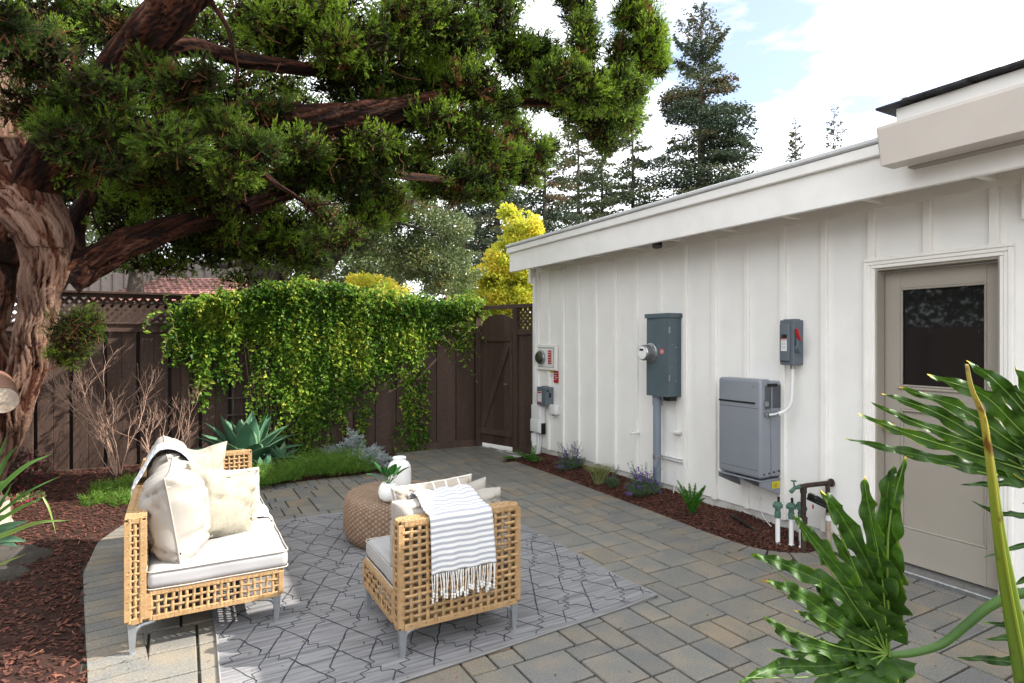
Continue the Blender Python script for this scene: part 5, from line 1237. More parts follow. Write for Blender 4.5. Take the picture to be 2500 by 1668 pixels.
# bare twiggy shrub
def bare(px, py, H, label, seed, n0=7, spread=.42):
    br_ = random.Random(seed); c = G(px, py); t = thing('bare_shrub', label, 'shrub', tuple(c)); b = MB()
    def grow(p, d, L, r, dep):
        n = 6; P = [p.copy()]; dd = d.copy()
        for k in range(n): dd = nrm(dd + np.array([br_.gauss(0, .10), br_.gauss(0, .10), .05])); P.append(P[-1] + dd * L / n)
        b.tube(np.array(P), np.linspace(r, r * .55, n + 1), 6 if r > .004 else 4, cap=False)
        if dep <= 0 or r < .0009: return
        for k in range(2 if dep > 3 else br_.choice([2, 3, 4])):
            i = br_.randint(2, n); pd = nrm(P[i] - P[i - 1]); sd = nrm(np.cross(pd, [br_.gauss(0, 1), br_.gauss(0, 1), br_.gauss(0, 1)]))
            grow(P[i], nrm(pd + sd * br_.uniform(.35, .8) + np.array([0, 0, .1])), L * br_.uniform(.45, .78), r * br_.uniform(.45, .68), dep - 1)
    for k in range(n0):
        an = br_.uniform(0, 6.283); d = nrm([math.cos(an) * spread, math.sin(an) * spread * .7, 1.0]); grow(c + np.array([math.cos(an) * .02, math.sin(an) * .02, 0]), d, H * br_.uniform(.42, .62), .0082 * br_.uniform(.6, 1.1), 4)
    b.build('branches', m_twig, t)
bare(292, 1175, 1.35, 'leafless pale twiggy shrub rising in front of the sunlit fence', 5, 8, .5)
bare(400, 1160, .95, 'leafless low thin shrub between bare shrub and flowering shrub', 9, 6, .5)

# strip plants
def fern(px, py, n, L, label, seed, upr=.6):
    R_ = random.Random(seed); c = gat(px, py, .04); t = thing('fern', label, 'fern', tuple(c))
    for k in range(n):
        an = R_.uniform(0, 6.283); d = nrm([math.cos(an), math.sin(an), R_.uniform(upr * .5, upr * 1.8)]); l_ = L * R_.uniform(.7, 1.1); p = c.copy(); P = []; dd = d.copy()
        for i in range(15): P.append(p.copy()); dd = nrm(dd + np.array([0, 0, -.03])); p = p + dd * l_ / 14
        P = np.array(P); b = MB(); b.tube(P, np.linspace(.003, .001, 15), 4, cap=False, a=.3); s_ = nrm(np.cross(d, [0, 0, 1])); Q, D, LL = [], [], []
        PP = sm(P, 46)
        for i in range(2, 45):
            for sg in (-1, 1): Q.append(PP[i]); D.append(s_ * sg + dd * .4 + np.array([0, 0, R_.gauss(0, .25)])); LL.append(.034 * math.sin(math.pi * (i / 46) ** .7) + .006)
        leaves(b, np.array(Q), np.array(D), np.array(LL), .0042, .1); b.build('frond', m_fern, t)
fern(1300, 1126, 11, .30, 'bright green sword fern at the far end of the mulch strip', 1)
fern(1245, 1118, 5, .16, 'low fern fronds lying on mulch beside the gate end', 4, .2)
def tuftfern(px, py, n, H, label, seed):
    R_ = random.Random(seed); c = gat(px, py, .04); t = thing('foxtail_fern', label, 'fern', tuple(c))
    for k in range(n):
        an = R_.uniform(0, 6.283); p1 = c + np.array([math.cos(an), math.sin(an), 0]) * R_.uniform(.05, .13) + [0, 0, H * R_.uniform(.5, 1.05)]; P = sm([c, (c + p1) / 2 + [0, 0, .03], p1], 60)
        b = MB(); Q = np.repeat(P[8:], 7, 0); D = RG.normal(0, 1, Q.shape) * [1, 1, .4] + [0, 0, .9]; f = np.repeat(np.linspace(0, 1, 52), 7)
        blades(b, Q, D, .026 * np.sin(np.pi * (f * .85 + .12)) + .006, .0022, (.3 + .6 * f + RG.normal(0, .1, len(f))).clip(0, 1)); b.build('plume', m_fern, t)
tuftfern(1690, 1262, 16, .30, 'bright green foxtail fern alone in the mulch below the battery', 2)
def penst(px, py, R, H, n, label, seed):
    R_ = random.Random(seed); c = gat(px, py, .04); t = thing('flowering_herb', label, 'herb', tuple(c)); s_ = MB(); b = MB(); f_ = MB(); P, D, FP, FDd = [], [], [], []
    for k in range(n):
        an = R_.uniform(0, 6.283); r = R * R_.random() ** .6; tall = R_.random() < .22; h = H * (R_.uniform(1.1, 2.0) if tall else R_.uniform(.3, .85)); tip = c + np.array([math.cos(an) * r, math.sin(an) * r * .6, h])
        Q = sm([c + np.array([math.cos(an) * r * .3, math.sin(an) * r * .2, 0]), (c + tip) / 2 + np.array([R_.gauss(0, .02), R_.gauss(0, .02), 0]), tip], 16); s_.tube(Q, .0016, 4, cap=False)
        for i, q in enumerate(Q[3:]):
            for _ in range(2 if tall else 4): P.append(q); D.append([R_.gauss(0, 1), R_.gauss(0, 1), R_.gauss(.4, .5)])
        if R_.random() < (.14 if tall else .10):
            for q in Q[-6 if tall else -3:]:
                for _ in range(5): FP.append(q + np.array([R_.gauss(0, .008)] * 1 + [R_.gauss(0, .008), 0])); FDd.append([R_.gauss(0, 1), R_.gauss(0, 1), R_.gauss(0, .7)])
    s_.build('stems', m_herb, t); leaves(b, np.array(P), np.array(D), RG.uniform(.012, .026, len(P)), .003, .1); b.build('foliage', m_herb, t, kind='stuff')
    if FP: leaves(f_, np.array(FP), np.array(FDd), .020, .006, .3); f_.build('flowers', m_purple, t, kind='stuff')
penst(1392, 1148, .22, .17, 150, 'wispy purple flowering herb near the far end of the mulch strip', 3)
penst(1572, 1212, .24, .17, 160, 'wispy purple flowering herb at the foot of the grey conduit', 4)
penst(1495, 1190, .10, .13, 40, 'tiny purple flowering herb between pale grass and conduit', 5)
def grasstuft(px, py, H, n, label, seed):
    R_ = np.random.default_rng(seed); c = gat(px, py, .04); P = c + R_.normal(0, .025, (n, 3)) * [1, 1, 0]; an = R_.uniform(0, 6.283, n); k = R_.uniform(.1, .9, n)
    b = MB(); m1 = P + np.stack([np.cos(an) * k, np.sin(an) * k, np.full(n, 1.4)], -1) * H * .35; b2 = np.stack([np.cos(an) * k * 1.5, np.sin(an) * k * 1.5, np.full(n, .8)], -1)
    S = nrm(np.cross(b2, R_.normal(0, 1, (n, 3)))) * .0022; V = np.stack([P - S, P + S, m1 + S, m1 - S, m1 + b2 * H * .45], 1).reshape(-1, 3); kk = np.arange(n)[:, None] * 5
    b.add(V, [list(f) for f in np.concatenate([kk + [0, 1, 2], kk + [0, 2, 3], kk + [3, 2, 4]])], 0, np.repeat(R_.random(n), 5)); return tag(b.build('grass_tuft', m_grassp, None, tuple(c)), label, 'ornamental grass')
grasstuft(1463, 1180, .24, 420, 'pale yellow green grass tuft in the middle of the mulch strip', 1)

# left foreground: sword leaves, succulent leaves, boulder, stump
def strap(mb, pts, w, D0, a0=.5, tipw=.05, cup=.2, n=22):
    P = sm([at(x, y, d) for x, y, d in pts], n); tn_ = nrm(np.gradient(P, axis=0)); vd = nrm(P.mean(0) - np.array([0, 0, EYE])); rows = []
    for i in range(n):
        f = i / (n - 1); s_ = nrm(np.cross(tn_[i], vd)); s_ = nrm(s_ + vd * .35); nn = np.cross(tn_[i], s_); ww = w * (min(1, .55 + f * 3) * (1 - f ** 2.4) + tipw * .1)
        rows.append([P[i] + s_ * ww * q + nn * cup * ww * abs(q) for q in (-1, -.5, 0, .5, 1)])
    mb.grid(np.array(rows), a=np.array([[a0 + .2, a0, a0 - .1, a0, a0 + .2]] * n).clip(0, 1))
sw = thing('sword_leaf_plant', 'plant with long arching sword shaped green leaves at left edge', 'plant', tuple(gat(-90, 1330, .03)))
for k, (pts, w, a0) in enumerate((
    ([(-110, 1330, 3.9), (-20, 1215, 3.9), (60, 1140, 3.95), (127, 1108, 4.0)], .020, .45), ([(-110, 1330, 3.9), (-40, 1240, 3.8), (10, 1130, 3.8), (45, 1087, 3.8)], .018, .2),
    ([(-110, 1330, 3.9), (0, 1250, 3.7), (70, 1200, 3.65), (146, 1163, 3.7)], .011, .3), ([(-110, 1340, 3.9), (-10, 1275, 3.6), (60, 1235, 3.5), (107, 1215, 3.5)], .014, .55),
    ([(105, 1214, 3.5), (118, 1238, 3.5), (128, 1270, 3.5), (137, 1306, 3.5)], .0055, .8), ([(-110, 1350, 3.9), (0, 1310, 3.4), (90, 1277, 3.3), (172, 1270, 3.3)], .014, .75),
    ([(-110, 1420, 3.2), (-40, 1395, 3.0), (20, 1370, 2.95), (65, 1352, 2.9)], .006, .8), ([(-110, 1330, 3.9), (-50, 1200, 4.0), (-10, 1130, 4.1), (18, 1060, 4.1)], .018, .3),
    ([(-110, 1330, 3.9), (-60, 1230, 3.7), (-20, 1190, 3.6), (20, 1170, 3.6)], .02, .5), ([(-110, 1330, 3.9), (-50, 1290, 3.6), (-5, 1240, 3.5), (30, 1180, 3.5)], .02, .2))):
    b = MB(); strap(b, pts, w, 0, a0); b.build('leaf', m_sword, sw, smooth=True)
bs_ = thing('broad_succulent', 'broad grey green succulent leaves lying over the dark boulder', 'succulent', tuple(gat(-20, 1330, .03)))
for k, (x1, y1, x2, y2, w) in enumerate(((-40, 1310, 72, 1272, .028), (-40, 1315, 60, 1290, .032), (-30, 1320, 66, 1322, .03), (-40, 1300, 20, 1255, .03), (-20, 1325, 45, 1335, .025))):
    b = MB(); strap(b, [(x1, y1, 3.9), ((x1 + x2) / 2, (y1 + y2) / 2 - 6, 3.8), (x2, y2, 3.75)], w, 0, .55, n=14); b.build('leaf', m_agave, bs_, smooth=True)
def rock(px, py, rad, label, seed):
    c = gat(px, py, .02); u = np.linspace(0, 2 * np.pi, 48, endpoint=False); v = np.linspace(-1.4, 1.57, 24); Uu, Vv_ = np.meshgrid(v, u, indexing='ij')
    d = np.stack([np.cos(Uu) * np.cos(Vv_), np.cos(Uu) * np.sin(Vv_), np.sin(Uu)], -1); r = .7 + .6 * fbm(d[..., 0] * 1.6 + 4, d[..., 1] * 1.6, d[..., 2] * 1.6, seed, 4)
    b = MB(); b.grid(c + d * r[..., None] * np.array(rad), True); tag(b.build('boulder', m_rock, None, tuple(c), smooth=True), label, 'boulder')
rock(25, 1378, (.24, .17, .13), 'larger dark boulder half buried in mulch at the left edge', 2)
rock(-5, 1415, (.17, .13, .07), 'smaller flat dark boulder in front of the larger one', 5)
# ------------------------------------------------------------------ the big juniper
jun = thing('juniper_tree', 'huge old juniper with shaggy peeling bark arching over the patio', 'tree', tuple(gat(-60, 1290, .0)))
def worley(x, y, z, s):
    ix, iy, iz = [np.floor(a).astype(np.int64) for a in (x, y, z)]; F1 = np.full(np.shape(x), 9.); F2 = F1.copy(); I = F1.copy()
    for dx in (-1, 0, 1):
        for dy in (-1, 0, 1):
            for dz in (-1, 0, 1):
                jx, jy, jz = ix + dx, iy + dy, iz + dz
                d = np.sqrt((jx + hsh(jx, jy, jz, s) - x) ** 2 + (jy + hsh(jx, jy, jz, s + 5) - y) ** 2 + (jz + hsh(jx, jy, jz, s + 9) - z) ** 2)
                n1 = d < F1; F2 = np.where(n1, F1, np.minimum(F2, d)); I = np.where(n1, hsh(jx, jy, jz, s + 13), I); F1 = np.where(n1, d, F1)
    return F1, F2, I
def bark(mb, pts, rad, seg=56, per=46, seed=0, tw=1.2, amp=.085, a_off=0, sl_=4.2):
    """limb with twisted, ridged, flaking bark relief"""
    P0 = np.array(pts, float); L = np.linalg.norm(np.diff(P0, axis=0), axis=1).sum(); n = max(int(L * per), 10)
    P = sm(P0, n); R = np.interp(np.linspace(0, 1, n), np.linspace(0, 1, len(rad)), rad)
    P = P + (np.stack([fbm(np.arange(n) / per * 2.5, q * 7.3, 0, seed, 2) for q in range(3)], -1) - .5) * R[:, None] * .8
    Tn = nrm(np.gradient(P, axis=0)); ref = np.array([0, 0, 1.]) if abs(Tn[0][2]) < .9 else np.array([1., 0, 0]); N = np.zeros_like(P); N[0] = nrm(np.cross(Tn[0], ref))
    for i in range(1, n): N[i] = nrm(N[i - 1] - Tn[i] * (N[i - 1] @ Tn[i]))
    B = np.cross(Tn, N); th = np.linspace(0, 2 * np.pi, seg, endpoint=False); s = np.arange(n)[:, None] / per
    TT = th[None] + tw * s
    X, Y = np.cos(TT) * 2.1, np.sin(TT) * 2.1
    big = fbm(X * .7, Y * .7, s * 1.6, seed, 3) - .5
    wx = (fbm(X * 1.3, Y * 1.3, s * 2.2, seed + 31, 3) - .5) * 1.6; wz = (fbm(X * 1.7, Y * 1.7, s * 2.2, seed + 37, 3) - .5) * 2.4
    pk = np.clip(rad[0] * 9, .7, 1.9)
    F1, F2, idv = worley(X * pk + wx, Y * pk - wx, s * sl_ + wz, seed + 3)
    crack = 1 - ((F2 - F1) / .20).clip(0, 1)
    fine = fbm(X * 6, Y * 6, s * 6, seed + 7, 3)
    flake = idv; peel = (idv < .22)
    r = R[:, None] * (1 + .6 * big) - .016 * crack * min(1, rad[0] * 7) + .016 * (flake - .5) * min(1, rad[0] * 7) - .010 * peel + .008 * (fine - .5)
    V = P[:, None] + r[..., None] * (np.cos(th)[None, :, None] * N[:, None] + np.sin(th)[None, :, None] * B[:, None])
    a = (.62 - .55 * crack ** 1.4 + .34 * (flake - .4) - .34 * peel + a_off + .5 * (fine - .5) + .45 * (fbm(X * .8, Y * .8, s * .8, seed + 20, 2) - .5)).clip(0, 1)
    U = np.stack([np.broadcast_to(X, a.shape), np.broadcast_to(Y, a.shape), np.broadcast_to(s * 2, a.shape)], -1)
    mb.grid(V, True, a=a, uv=U)
def W3(L): return [at(x * DS, y * DS, D) for x, y, D in L]
b = MB(); bark(b, W3([(-75, 1215, 5.15), (-45, 1110, 5.12), (10, 1000, 5.1), (45, 900, 5.05), (70, 800, 5.0), (85, 700, 5.0), (100, 600, 5.0), (85, 500, 5.0), (45, 400, 5.0), (10, 280, 5.0), (-40, 120, 5.0), (-80, -60, 5.0)]), [.30, .21, .16, .14, .128, .13, .17, .23, .23, .22, .21, .2], seg=120, per=60, seed=3, tw=1.0, a_off=.10)
b.build('trunk', m_bark, jun, smooth=True)
b = MB(); bark(b, W3([(-130, 1210, 5.5), (-80, 1000, 5.5), (-45, 860, 5.5), (-55, 700, 5.55), (-20, 560, 5.6), (20, 420, 5.6)]), [.4, .3, .24, .24, .26, .2], seg=90, per=44, seed=13, a_off=-.2)
b.build('second_trunk', m_bark, jun, smooth=True)
LIMBS = [
    ([(45, 470, 5.0), (140, 330, 4.9), (215, 210, 4.8), (300, 110, 4.7), (385, 30, 4.6), (480, -90, 4.5)], [.20, .18, .155, .15, .155, .14], 70, 50),
    ([(150, 640, 5.1), (215, 605, 5.2), (290, 570, 5.3), (360, 535, 5.5), (450, 505, 5.7), (540, 480, 5.9), (640, 455, 6.2), (740, 400, 6.6)], [.15, .12, .115, .115, .10, .085, .06, .04], 60, 44),
    ([(300, 330, 5.5), (450, 300, 5.6), (600, 270, 5.7), (720, 275, 5.7), (830, 265, 5.8), (950, 240, 6.0), (1080, 215, 6.3), (1200, 235, 6.5), (1330, 230, 6.5), (1400, 180, 6.4), (1420, 80, 6.5)], [.17, .165, .155, .15, .14, .10, .07, .05, .045, .035, .02], 70, 40),
    ([(250, 180, 5.2), (420, 110, 5.3), (520, 130, 5.4), (650, 160, 5.6), (760, 150, 5.8), (860, 95, 6.0), (980, 50, 6.3)], [.11, .085, .075, .07, .06, .05, .03], 40, 34),
    ([(560, 480, 5.9), (640, 430, 6.4), (760, 400, 7.1), (900, 400, 8.2), (1040, 410, 9.2), (1150, 370, 9.6), (1210, 320, 9.8)], [.06, .055, .055, .055, .05, .04, .02], 28, 30),
    ([(180, 620, 5.3), (170, 540, 5.5), (200, 460, 5.6), (215, 400, 5.7), (240, 300, 5.8)], [.09, .08, .075, .07, .06], 40, 36),
    ([(480, 0, 4.6), (520, 60, 4.6), (535, 120, 4.65), (545, 170, 4.7), (540, 250, 4.75)], [.022, .018, .016, .014, .010], 14, 30),
    ([(600, 395, 4.9), (640, 425, 4.9), (700, 465, 5.0), (760, 520, 5.1)], [.03, .024, .018, .009], 18, 40),
    ([(690, 462, 5.0), (730, 470, 5.0), (780, 468, 5.05)], [.014, .01, .006], 12, 36),
    ([(60, 30, 5.3), (100, 90, 5.3), (150, 120, 5.3), (190, 110, 5.4)], [.09, .07, .05, .03], 30, 34),
    ([(180, 395, 5.1), (200, 440, 5.1), (215, 500, 5.15), (240, 560, 5.2), (255, 620, 5.2)], [.012, .011, .009, .008, .006], 10, 30)]
for k, (pts, rad, sg, pr) in enumerate(LIMBS):
    b = MB(); bark(b, W3(pts), rad, seg=sg, per=pr, seed=20 + k, a_off=-.42, tw=1.2, sl_=2.6); b.build('limb', m_bark, jun, smooth=True)
# sawn stub on the left
p = at(4, 965, 4.72); q = at(6, 978, 4.60); b = MB(); b.tube([at(-10, 935, 4.9), p, q], [.11, .105, .102], 28, cap=False); b.build('stub_bark', m_bark, jun, smooth=True)
b = MB(); cc = q; ax_ = nrm(q - p); s1 = nrm(np.cross(ax_, [0, 0, 1])); s2 = np.cross(s1, ax_); th = np.linspace(0, 6.283, 28, endpoint=False)
b.add(np.vstack([[cc + ax_ * .004], cc + np.array([s1 * math.cos(t) * .10 + s2 * math.sin(t) * .10 for t in th])]), [[0, 1 + i, 1 + (i + 1) % 28] for i in range(28)]); b.build('sawn_face', m_cutwood, jun)
b = MB(); bark(b, [gat(-35, 1312, .0), gat(-35, 1312, .0) + [0, 0, .12], gat(-35, 1312, .0) + [0, 0, .27]], [.19, .17, .16], seg=40, per=40, seed=77, a_off=.2)
st_ = tag(b.build('tree_stump', m_cutwood, None, tuple(gat(-35, 1312, 0)), smooth=True), 'pale rounded stump at the left edge among sword leaves', 'stump')
c = gat(-35, 1312, 0) + [0, 0, .27]; b = MB(); b.lathe(c - [0, 0, .01], [(.15, 0), (.08, .006), (0, .007)], 24); b.build('stump_top', m_cutwood, st_)

# crown: fans of fine scale-leaf twigs on clumps (x, y, rx, ry in picture units; D metres; n tufts; size)
CL = [
 (60, 120, 110, 60, 4.3, 26, .16), (10, 40, 40, 40, 3.6, 10, .14), (150, 190, 90, 60, 4.4, 22, .15), (235, 215, 90, 50, 4.3, 20, .15), (180, 330, 80, 60, 4.3, 24, .15), (250, 370, 60, 40, 4.3, 16, .14),
 (330, 290, 110, 50, 4.4, 22, .15), (390, 325, 75, 45, 4.2, 22, .15), (430, 200, 70, 50, 4.5, 22, .15), (470, 170, 40, 40, 4.4, 10, .14), (520, 300, 60, 60, 4.6, 18, .14), (590, 340, 60, 45, 4.6, 26, .13), (545, 395, 60, 45, 4.6, 22, .13),
 (340, 150, 60, 50, 4.7, 12, .14), (60, 250, 70, 60, 4.6, 16, .15), (110, 60, 60, 50, 5.2, 12, .15), (170, 400, 60, 50, 5.0, 10, .14),
 (170, 770, 58, 62, 4.75, 62, .085), (195, 735, 42, 35, 4.75, 26, .08), (150, 810, 45, 35, 4.75, 26, .08),
 (760, 550, 60, 30, 5.2, 14, .11), (745, 500, 45, 40, 5.2, 20, .10), (815, 530, 26, 34, 5.2, 16, .09), (720, 470, 40, 25, 5.1, 10, .10),
 # mid dark mass over the limbs
 (480, 560, 120, 50, 6.3, 40, .17), (350, 600, 110, 35, 6.2, 22, .15), (600, 560, 90, 55, 6.4, 44, .17), (700, 590, 60, 40, 6.4, 22, .15), (560, 640, 60, 25, 6.5, 8, .13),
 (420, 420, 120, 70, 6.2, 44, .18), (300, 470, 90, 60, 6.2, 26, .17), (560, 470, 90, 60, 6.3, 36, .17), (660, 520, 70, 50, 6.3, 30, .16), (690, 400, 90, 60, 6.2, 40, .17), (820, 420, 90, 55, 6.3, 46, .16), (830, 500, 60, 40, 6.4, 26, .15), (880, 460, 60, 50, 6.5, 30, .15), (790, 350, 80, 50, 6.2, 30, .16), (900, 350, 90, 55, 6.4, 36, .16),
 # upper centre
 (700, 60, 150, 60, 5.7, 60, .17), (820, 110, 110, 70, 5.7, 62, .16), (940, 60, 100, 70, 5.9, 62, .16), (1050, 70, 90, 80, 6.1, 74, .15), (1140, 60, 70, 80, 6.4, 64, .15), (1180, 130, 60, 60, 6.5, 44, .14), (900, 190, 100, 60, 6.3, 52, .15), (1000, 190, 90, 60, 6.4, 52, .15), (1080, 190, 80, 60, 6.1, 50, .15), (920, 270, 80, 50, 6.2, 34, .15), (1010, 280, 80, 55, 6.0, 42, .15), (1080, 290, 60, 60, 6.1, 40, .14), (1140, 240, 60, 50, 6.3, 36, .14), (640, 100, 80, 50, 5.8, 24, .16), (780, 190, 80, 50, 6.2, 24, .15), (600, 30, 90, 40, 5.8, 18, .16), (650, 190, 60, 40, 6.4, 12, .15), (740, 0, 120, 50, 5.9, 36, .16), (1150, -20, 80, 60, 6.5, 40, .15), (980, -10, 120, 50, 6.2, 40, .15), (480, 60, 60, 60, 6.5, 10, .15), (560, 110, 70, 40, 6.6, 12, .15),
 (860, 240, 60, 40, 6.0, 16, .14), (1120, 340, 50, 35, 6.2, 18, .13), (1000, 340, 60, 30, 6.1, 14, .13),
 # the crown goes on above and outside the frame
 (-350, -190, 130, 95, 4.5, 15, .30), (-160, -190, 130, 95, 6.1, 15, .30), (30, -190, 130, 95, 5.3, 15, .30), (220, -190, 130, 95, 6.8, 15, .30), (410, -190, 130, 95, 6.0, 15, .30), (600, -190, 130, 95, 7.6, 15, .30), (790, -190, 130, 95, 6.8, 15, .30), (980, -190, 130, 95, 8.4, 15, .30), (1170, -190, 130, 95, 7.5, 15, .30), (-350, -330, 130, 95, 5.7, 15, .30), (-160, -330, 130, 95, 4.9, 15, .30), (30, -330, 130, 95, 6.5, 15, .30), (220, -330, 130, 95, 5.6, 15, .30), (410, -330, 130, 95, 7.2, 15, .30), (600, -330, 130, 95, 6.4, 15, .30), (790, -330, 130, 95, 8.0, 15, .30), (980, -330, 130, 95, 7.2, 15, .30), (1170, -330, 130, 95, 8.7, 15, .30), (-350, -480, 130, 95, 4.5, 15, .30), (-160, -480, 130, 95, 6.1, 15, .30), (30, -480, 130, 95, 5.3, 15, .30), (220, -480, 130, 95, 6.8, 15, .30), (410, -480, 130, 95, 6.0, 15, .30), (600, -480, 130, 95, 7.6, 15, .30), (790, -480, 130, 95, 6.8, 15, .30), (980, -480, 130, 95, 8.4, 15, .30), (1170, -480, 130, 95, 7.5, 15, .30),
 # dense backing
 (130, 40, 120, 60, 5.8, 30, .17), (260, 60, 90, 60, 5.6, 20, .16), (330, 400, 90, 50, 5.4, 26, .15), (450, 380, 80, 45, 5.3, 24, .15), (480, 440, 80, 40, 5.6, 26, .15), (250, 300, 80, 50, 4.7, 24, .15), (430, 270, 70, 40, 4.9, 20, .14), (130, 280, 60, 50, 4.4, 22, .14), (520, 520, 90, 40, 5.9, 26, .15), (700, 330, 80, 40, 5.5, 22, .15), (620, 250, 60, 35, 5.5, 14, .14), (860, 320, 70, 40, 5.7, 22, .14), (290, 520, 80, 40, 5.6, 20, .15), (770, 110, 70, 35, 5.4, 20, .14),
 (80, 90, 150, 90, 9.5, 50, .24), (230, 60, 120, 90, 9.5, 46, .24), (330, 190, 110, 80, 9.7, 44, .24), (460, 230, 110, 70, 9.7, 46, .24), (560, 200, 100, 60, 9.7, 40, .22), (400, 60, 110, 70, 9.7, 40, .24), (540, 60, 100, 70, 9.7, 40, .22), (650, 40, 100, 60, 9.5, 40, .22), (300, 400, 110, 70, 9.5, 40, .22), (430, 340, 110, 60, 9.5, 40, .22), (560, 330, 100, 60, 9.5, 40, .22), (680, 270, 100, 60, 9.5, 40, .22), (780, 300, 90, 60, 9.3, 36, .20), (180, 440, 110, 80, 9.5, 40, .22), (60, 300, 120, 120, 9.5, 46, .24), (60, 560, 110, 120, 9.3, 40, .22), (420, 470, 120, 60, 9.3, 40, .2), (560, 440, 110, 60, 9.3, 40, .2), (700, 420, 90, 50, 9.3, 30, .2), (830, 200, 90, 70, 9.1, 36, .2), (950, 130, 90, 70, 9.1, 36, .2), (900, 60, 100, 60, 8.9, 36, .2), (1060, 150, 80, 70, 8.9, 34, .18),
 # lower centre (sunlit tips)
 (1080, 400, 80, 50, 7.3, 62, .14), (1150, 370, 70, 50, 7.5, 56, .14), (1190, 310, 45, 45, 7.6, 34, .13), (1240, 350, 50, 35, 7.8, 30, .13), (1210, 400, 45, 40, 7.7, 30, .12), (1050, 440, 55, 25, 7.2, 24, .13), (990, 420, 60, 45, 7.0, 40, .14), (1130, 430, 50, 30, 7.4, 26, .12), (1270, 330, 20, 25, 7.9, 8, .11), (960, 370, 50, 40, 6.8, 20, .14), (1110, 450, 40, 18, 7.4, 12, .11),
 # right cluster
 (1240, 130, 60, 50, 6.8, 50, .14), (1290, 180, 70, 50, 6.9, 60, .14), (1230, 210, 60, 50, 6.7, 44, .14), (1350, 210, 75, 50, 7.0, 66, .14), (1420, 200, 70, 60, 7.1, 74, .14), (1340, 100, 45, 80, 7.1, 66, .12), (1330, 20, 45, 50, 7.2, 40, .12), (1295, -10, 30, 20, 7.2, 12, .11), (1490, 100, 48, 75, 7.2, 92, .13), (1450, 30, 50, 50, 7.2, 54, .13), (1480, -30, 60, 40, 7.3, 40, .13), (1420, 270, 60, 45, 7.1, 62, .13), (1370, 290, 50, 45, 7.0, 50, .12), (1390, 330, 35, 25, 7.0, 28, .11), (1330, 260, 55, 35, 6.9, 30, .13), (1455, 240, 25, 40, 7.2, 26, .12), (1500, 150, 40, 40, 7.2, 36, .12), (1425, 120, 40, 50, 7.2, 34, .12), (1280, 240, 50, 25, 6.8, 20, .12)]
for (X_, Y_, Z_) in ((2.6, 3.5, 5.8), (3.3, 3.1, 6.4), (2.0, 3.9, 5.4), (2.9, 4.1, 6.1), (1.5, 3.4, 5.5), (2.3, 3.0, 6.2), (3.6, 3.8, 6.6), (.9, 3.8, 5.2), (1.2, 2.8, 5.9)):  # unseen crown clumps added overhead to shade the nearest tufts
    v_ = np.array([X_, Y_, Z_ - EYE]); D_ = v_ @ FW; CL.append(((1250 + 1456 * (v_ @ RT) / D_) / DS, (831 - 1456 * v_[2] / D_) / DS, 150, 110, D_, 22, .30))
inner = MB(); jb = MB(); jr = np.random.default_rng(12); tw_ = MB(); PC_ = 1456.
for (x, y, rx, ry, D, n, sz) in CL:
    if D >= 6.8 and D < 8 and 940 < x < 1275 and y > 300: D += 2.2; sz *= 1.25; n = int(n * 1.2)
    elif 1270 < x and D > 6.5 and y < 230: D -= .7
    near = D < 5.25 and y > 90 or D < 4.8
    sx, sy = rx * DS / PC_ * D, ry * DS / PC_ * D; ni = int(n * (14 if sz < .28 else 8)); vi = nrm(jr.normal(0, 1, (ni, 3))) * (jr.random((ni, 1)) ** .5) * .82
    pi_ = at(x * DS, y * DS, D) + vi[:, :1] * sx * RT + vi[:, 1:2] * min(max(sx, sy) * .9, .55) * FW + vi[:, 2:3] * sy * UP
    leaves(inner, pi_, jr.normal(0, 1, (ni, 3)), jr.uniform(.6, 1.3, ni) * sz * .62, sz * .085, .2)
    sx, sy = rx * DS / PC_ * D, ry * DS / PC_ * D; sd = min(max(sx, sy) * .9, .55)
    c = at(x * DS, y * DS, D); n = int(n * (1.5 if sz >= .19 else 1.75 if x < 1190 else 2.0))
    v_ = nrm(jr.normal(0, 1, (n, 3))) * (jr.random((n, 1)) ** .42)
    P = c + v_[:, :1] * sx * RT + v_[:, 1:2] * sd * FW + v_[:, 2:3] * sy * UP
    O = nrm(v_ * 1.0 + np.array([0, 0, .45]) + jr.normal(0, .35, (n, 3)))
    base_t = jr.normal(.36 if D < 5.3 else .50, .12)  # near clumps darker, farther lighter: sun and shade put into needle colour
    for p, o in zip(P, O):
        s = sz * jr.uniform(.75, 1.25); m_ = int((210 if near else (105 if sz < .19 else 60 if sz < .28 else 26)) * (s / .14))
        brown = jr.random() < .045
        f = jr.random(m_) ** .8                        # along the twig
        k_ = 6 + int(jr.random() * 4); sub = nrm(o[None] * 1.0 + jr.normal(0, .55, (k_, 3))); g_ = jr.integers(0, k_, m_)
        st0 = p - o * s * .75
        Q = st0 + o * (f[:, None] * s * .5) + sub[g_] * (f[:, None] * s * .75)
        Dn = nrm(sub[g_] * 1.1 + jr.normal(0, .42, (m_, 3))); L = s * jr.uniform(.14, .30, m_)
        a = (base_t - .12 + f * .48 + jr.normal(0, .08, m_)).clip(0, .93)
        if brown: a = jr.uniform(.955, 1, m_)
        else:
            bi = jr.random(m_) < .012; a[bi] = .98
        w = (.0022 if near else .0044 if sz < .19 else .0075) * (s / .14) ** .8
        S = nrm(np.cross(Dn, jr.normal(size=(m_, 3)))) * w
        mid = Q + Dn * L[:, None] * .5 - UP * L[:, None] * .14; 
        V = np.stack([Q - S * .6, mid + S, Q + Dn * L[:, None] + UP * L[:, None] * .10, mid - S], 1).reshape(-1, 3)
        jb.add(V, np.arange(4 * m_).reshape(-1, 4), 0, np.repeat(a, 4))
        if near or jr.random() < .35: tw_.tube(np.array([st0 - o * s * .5, st0, p]), [.004, .003, .0015], 4, cap=False, a=.3)
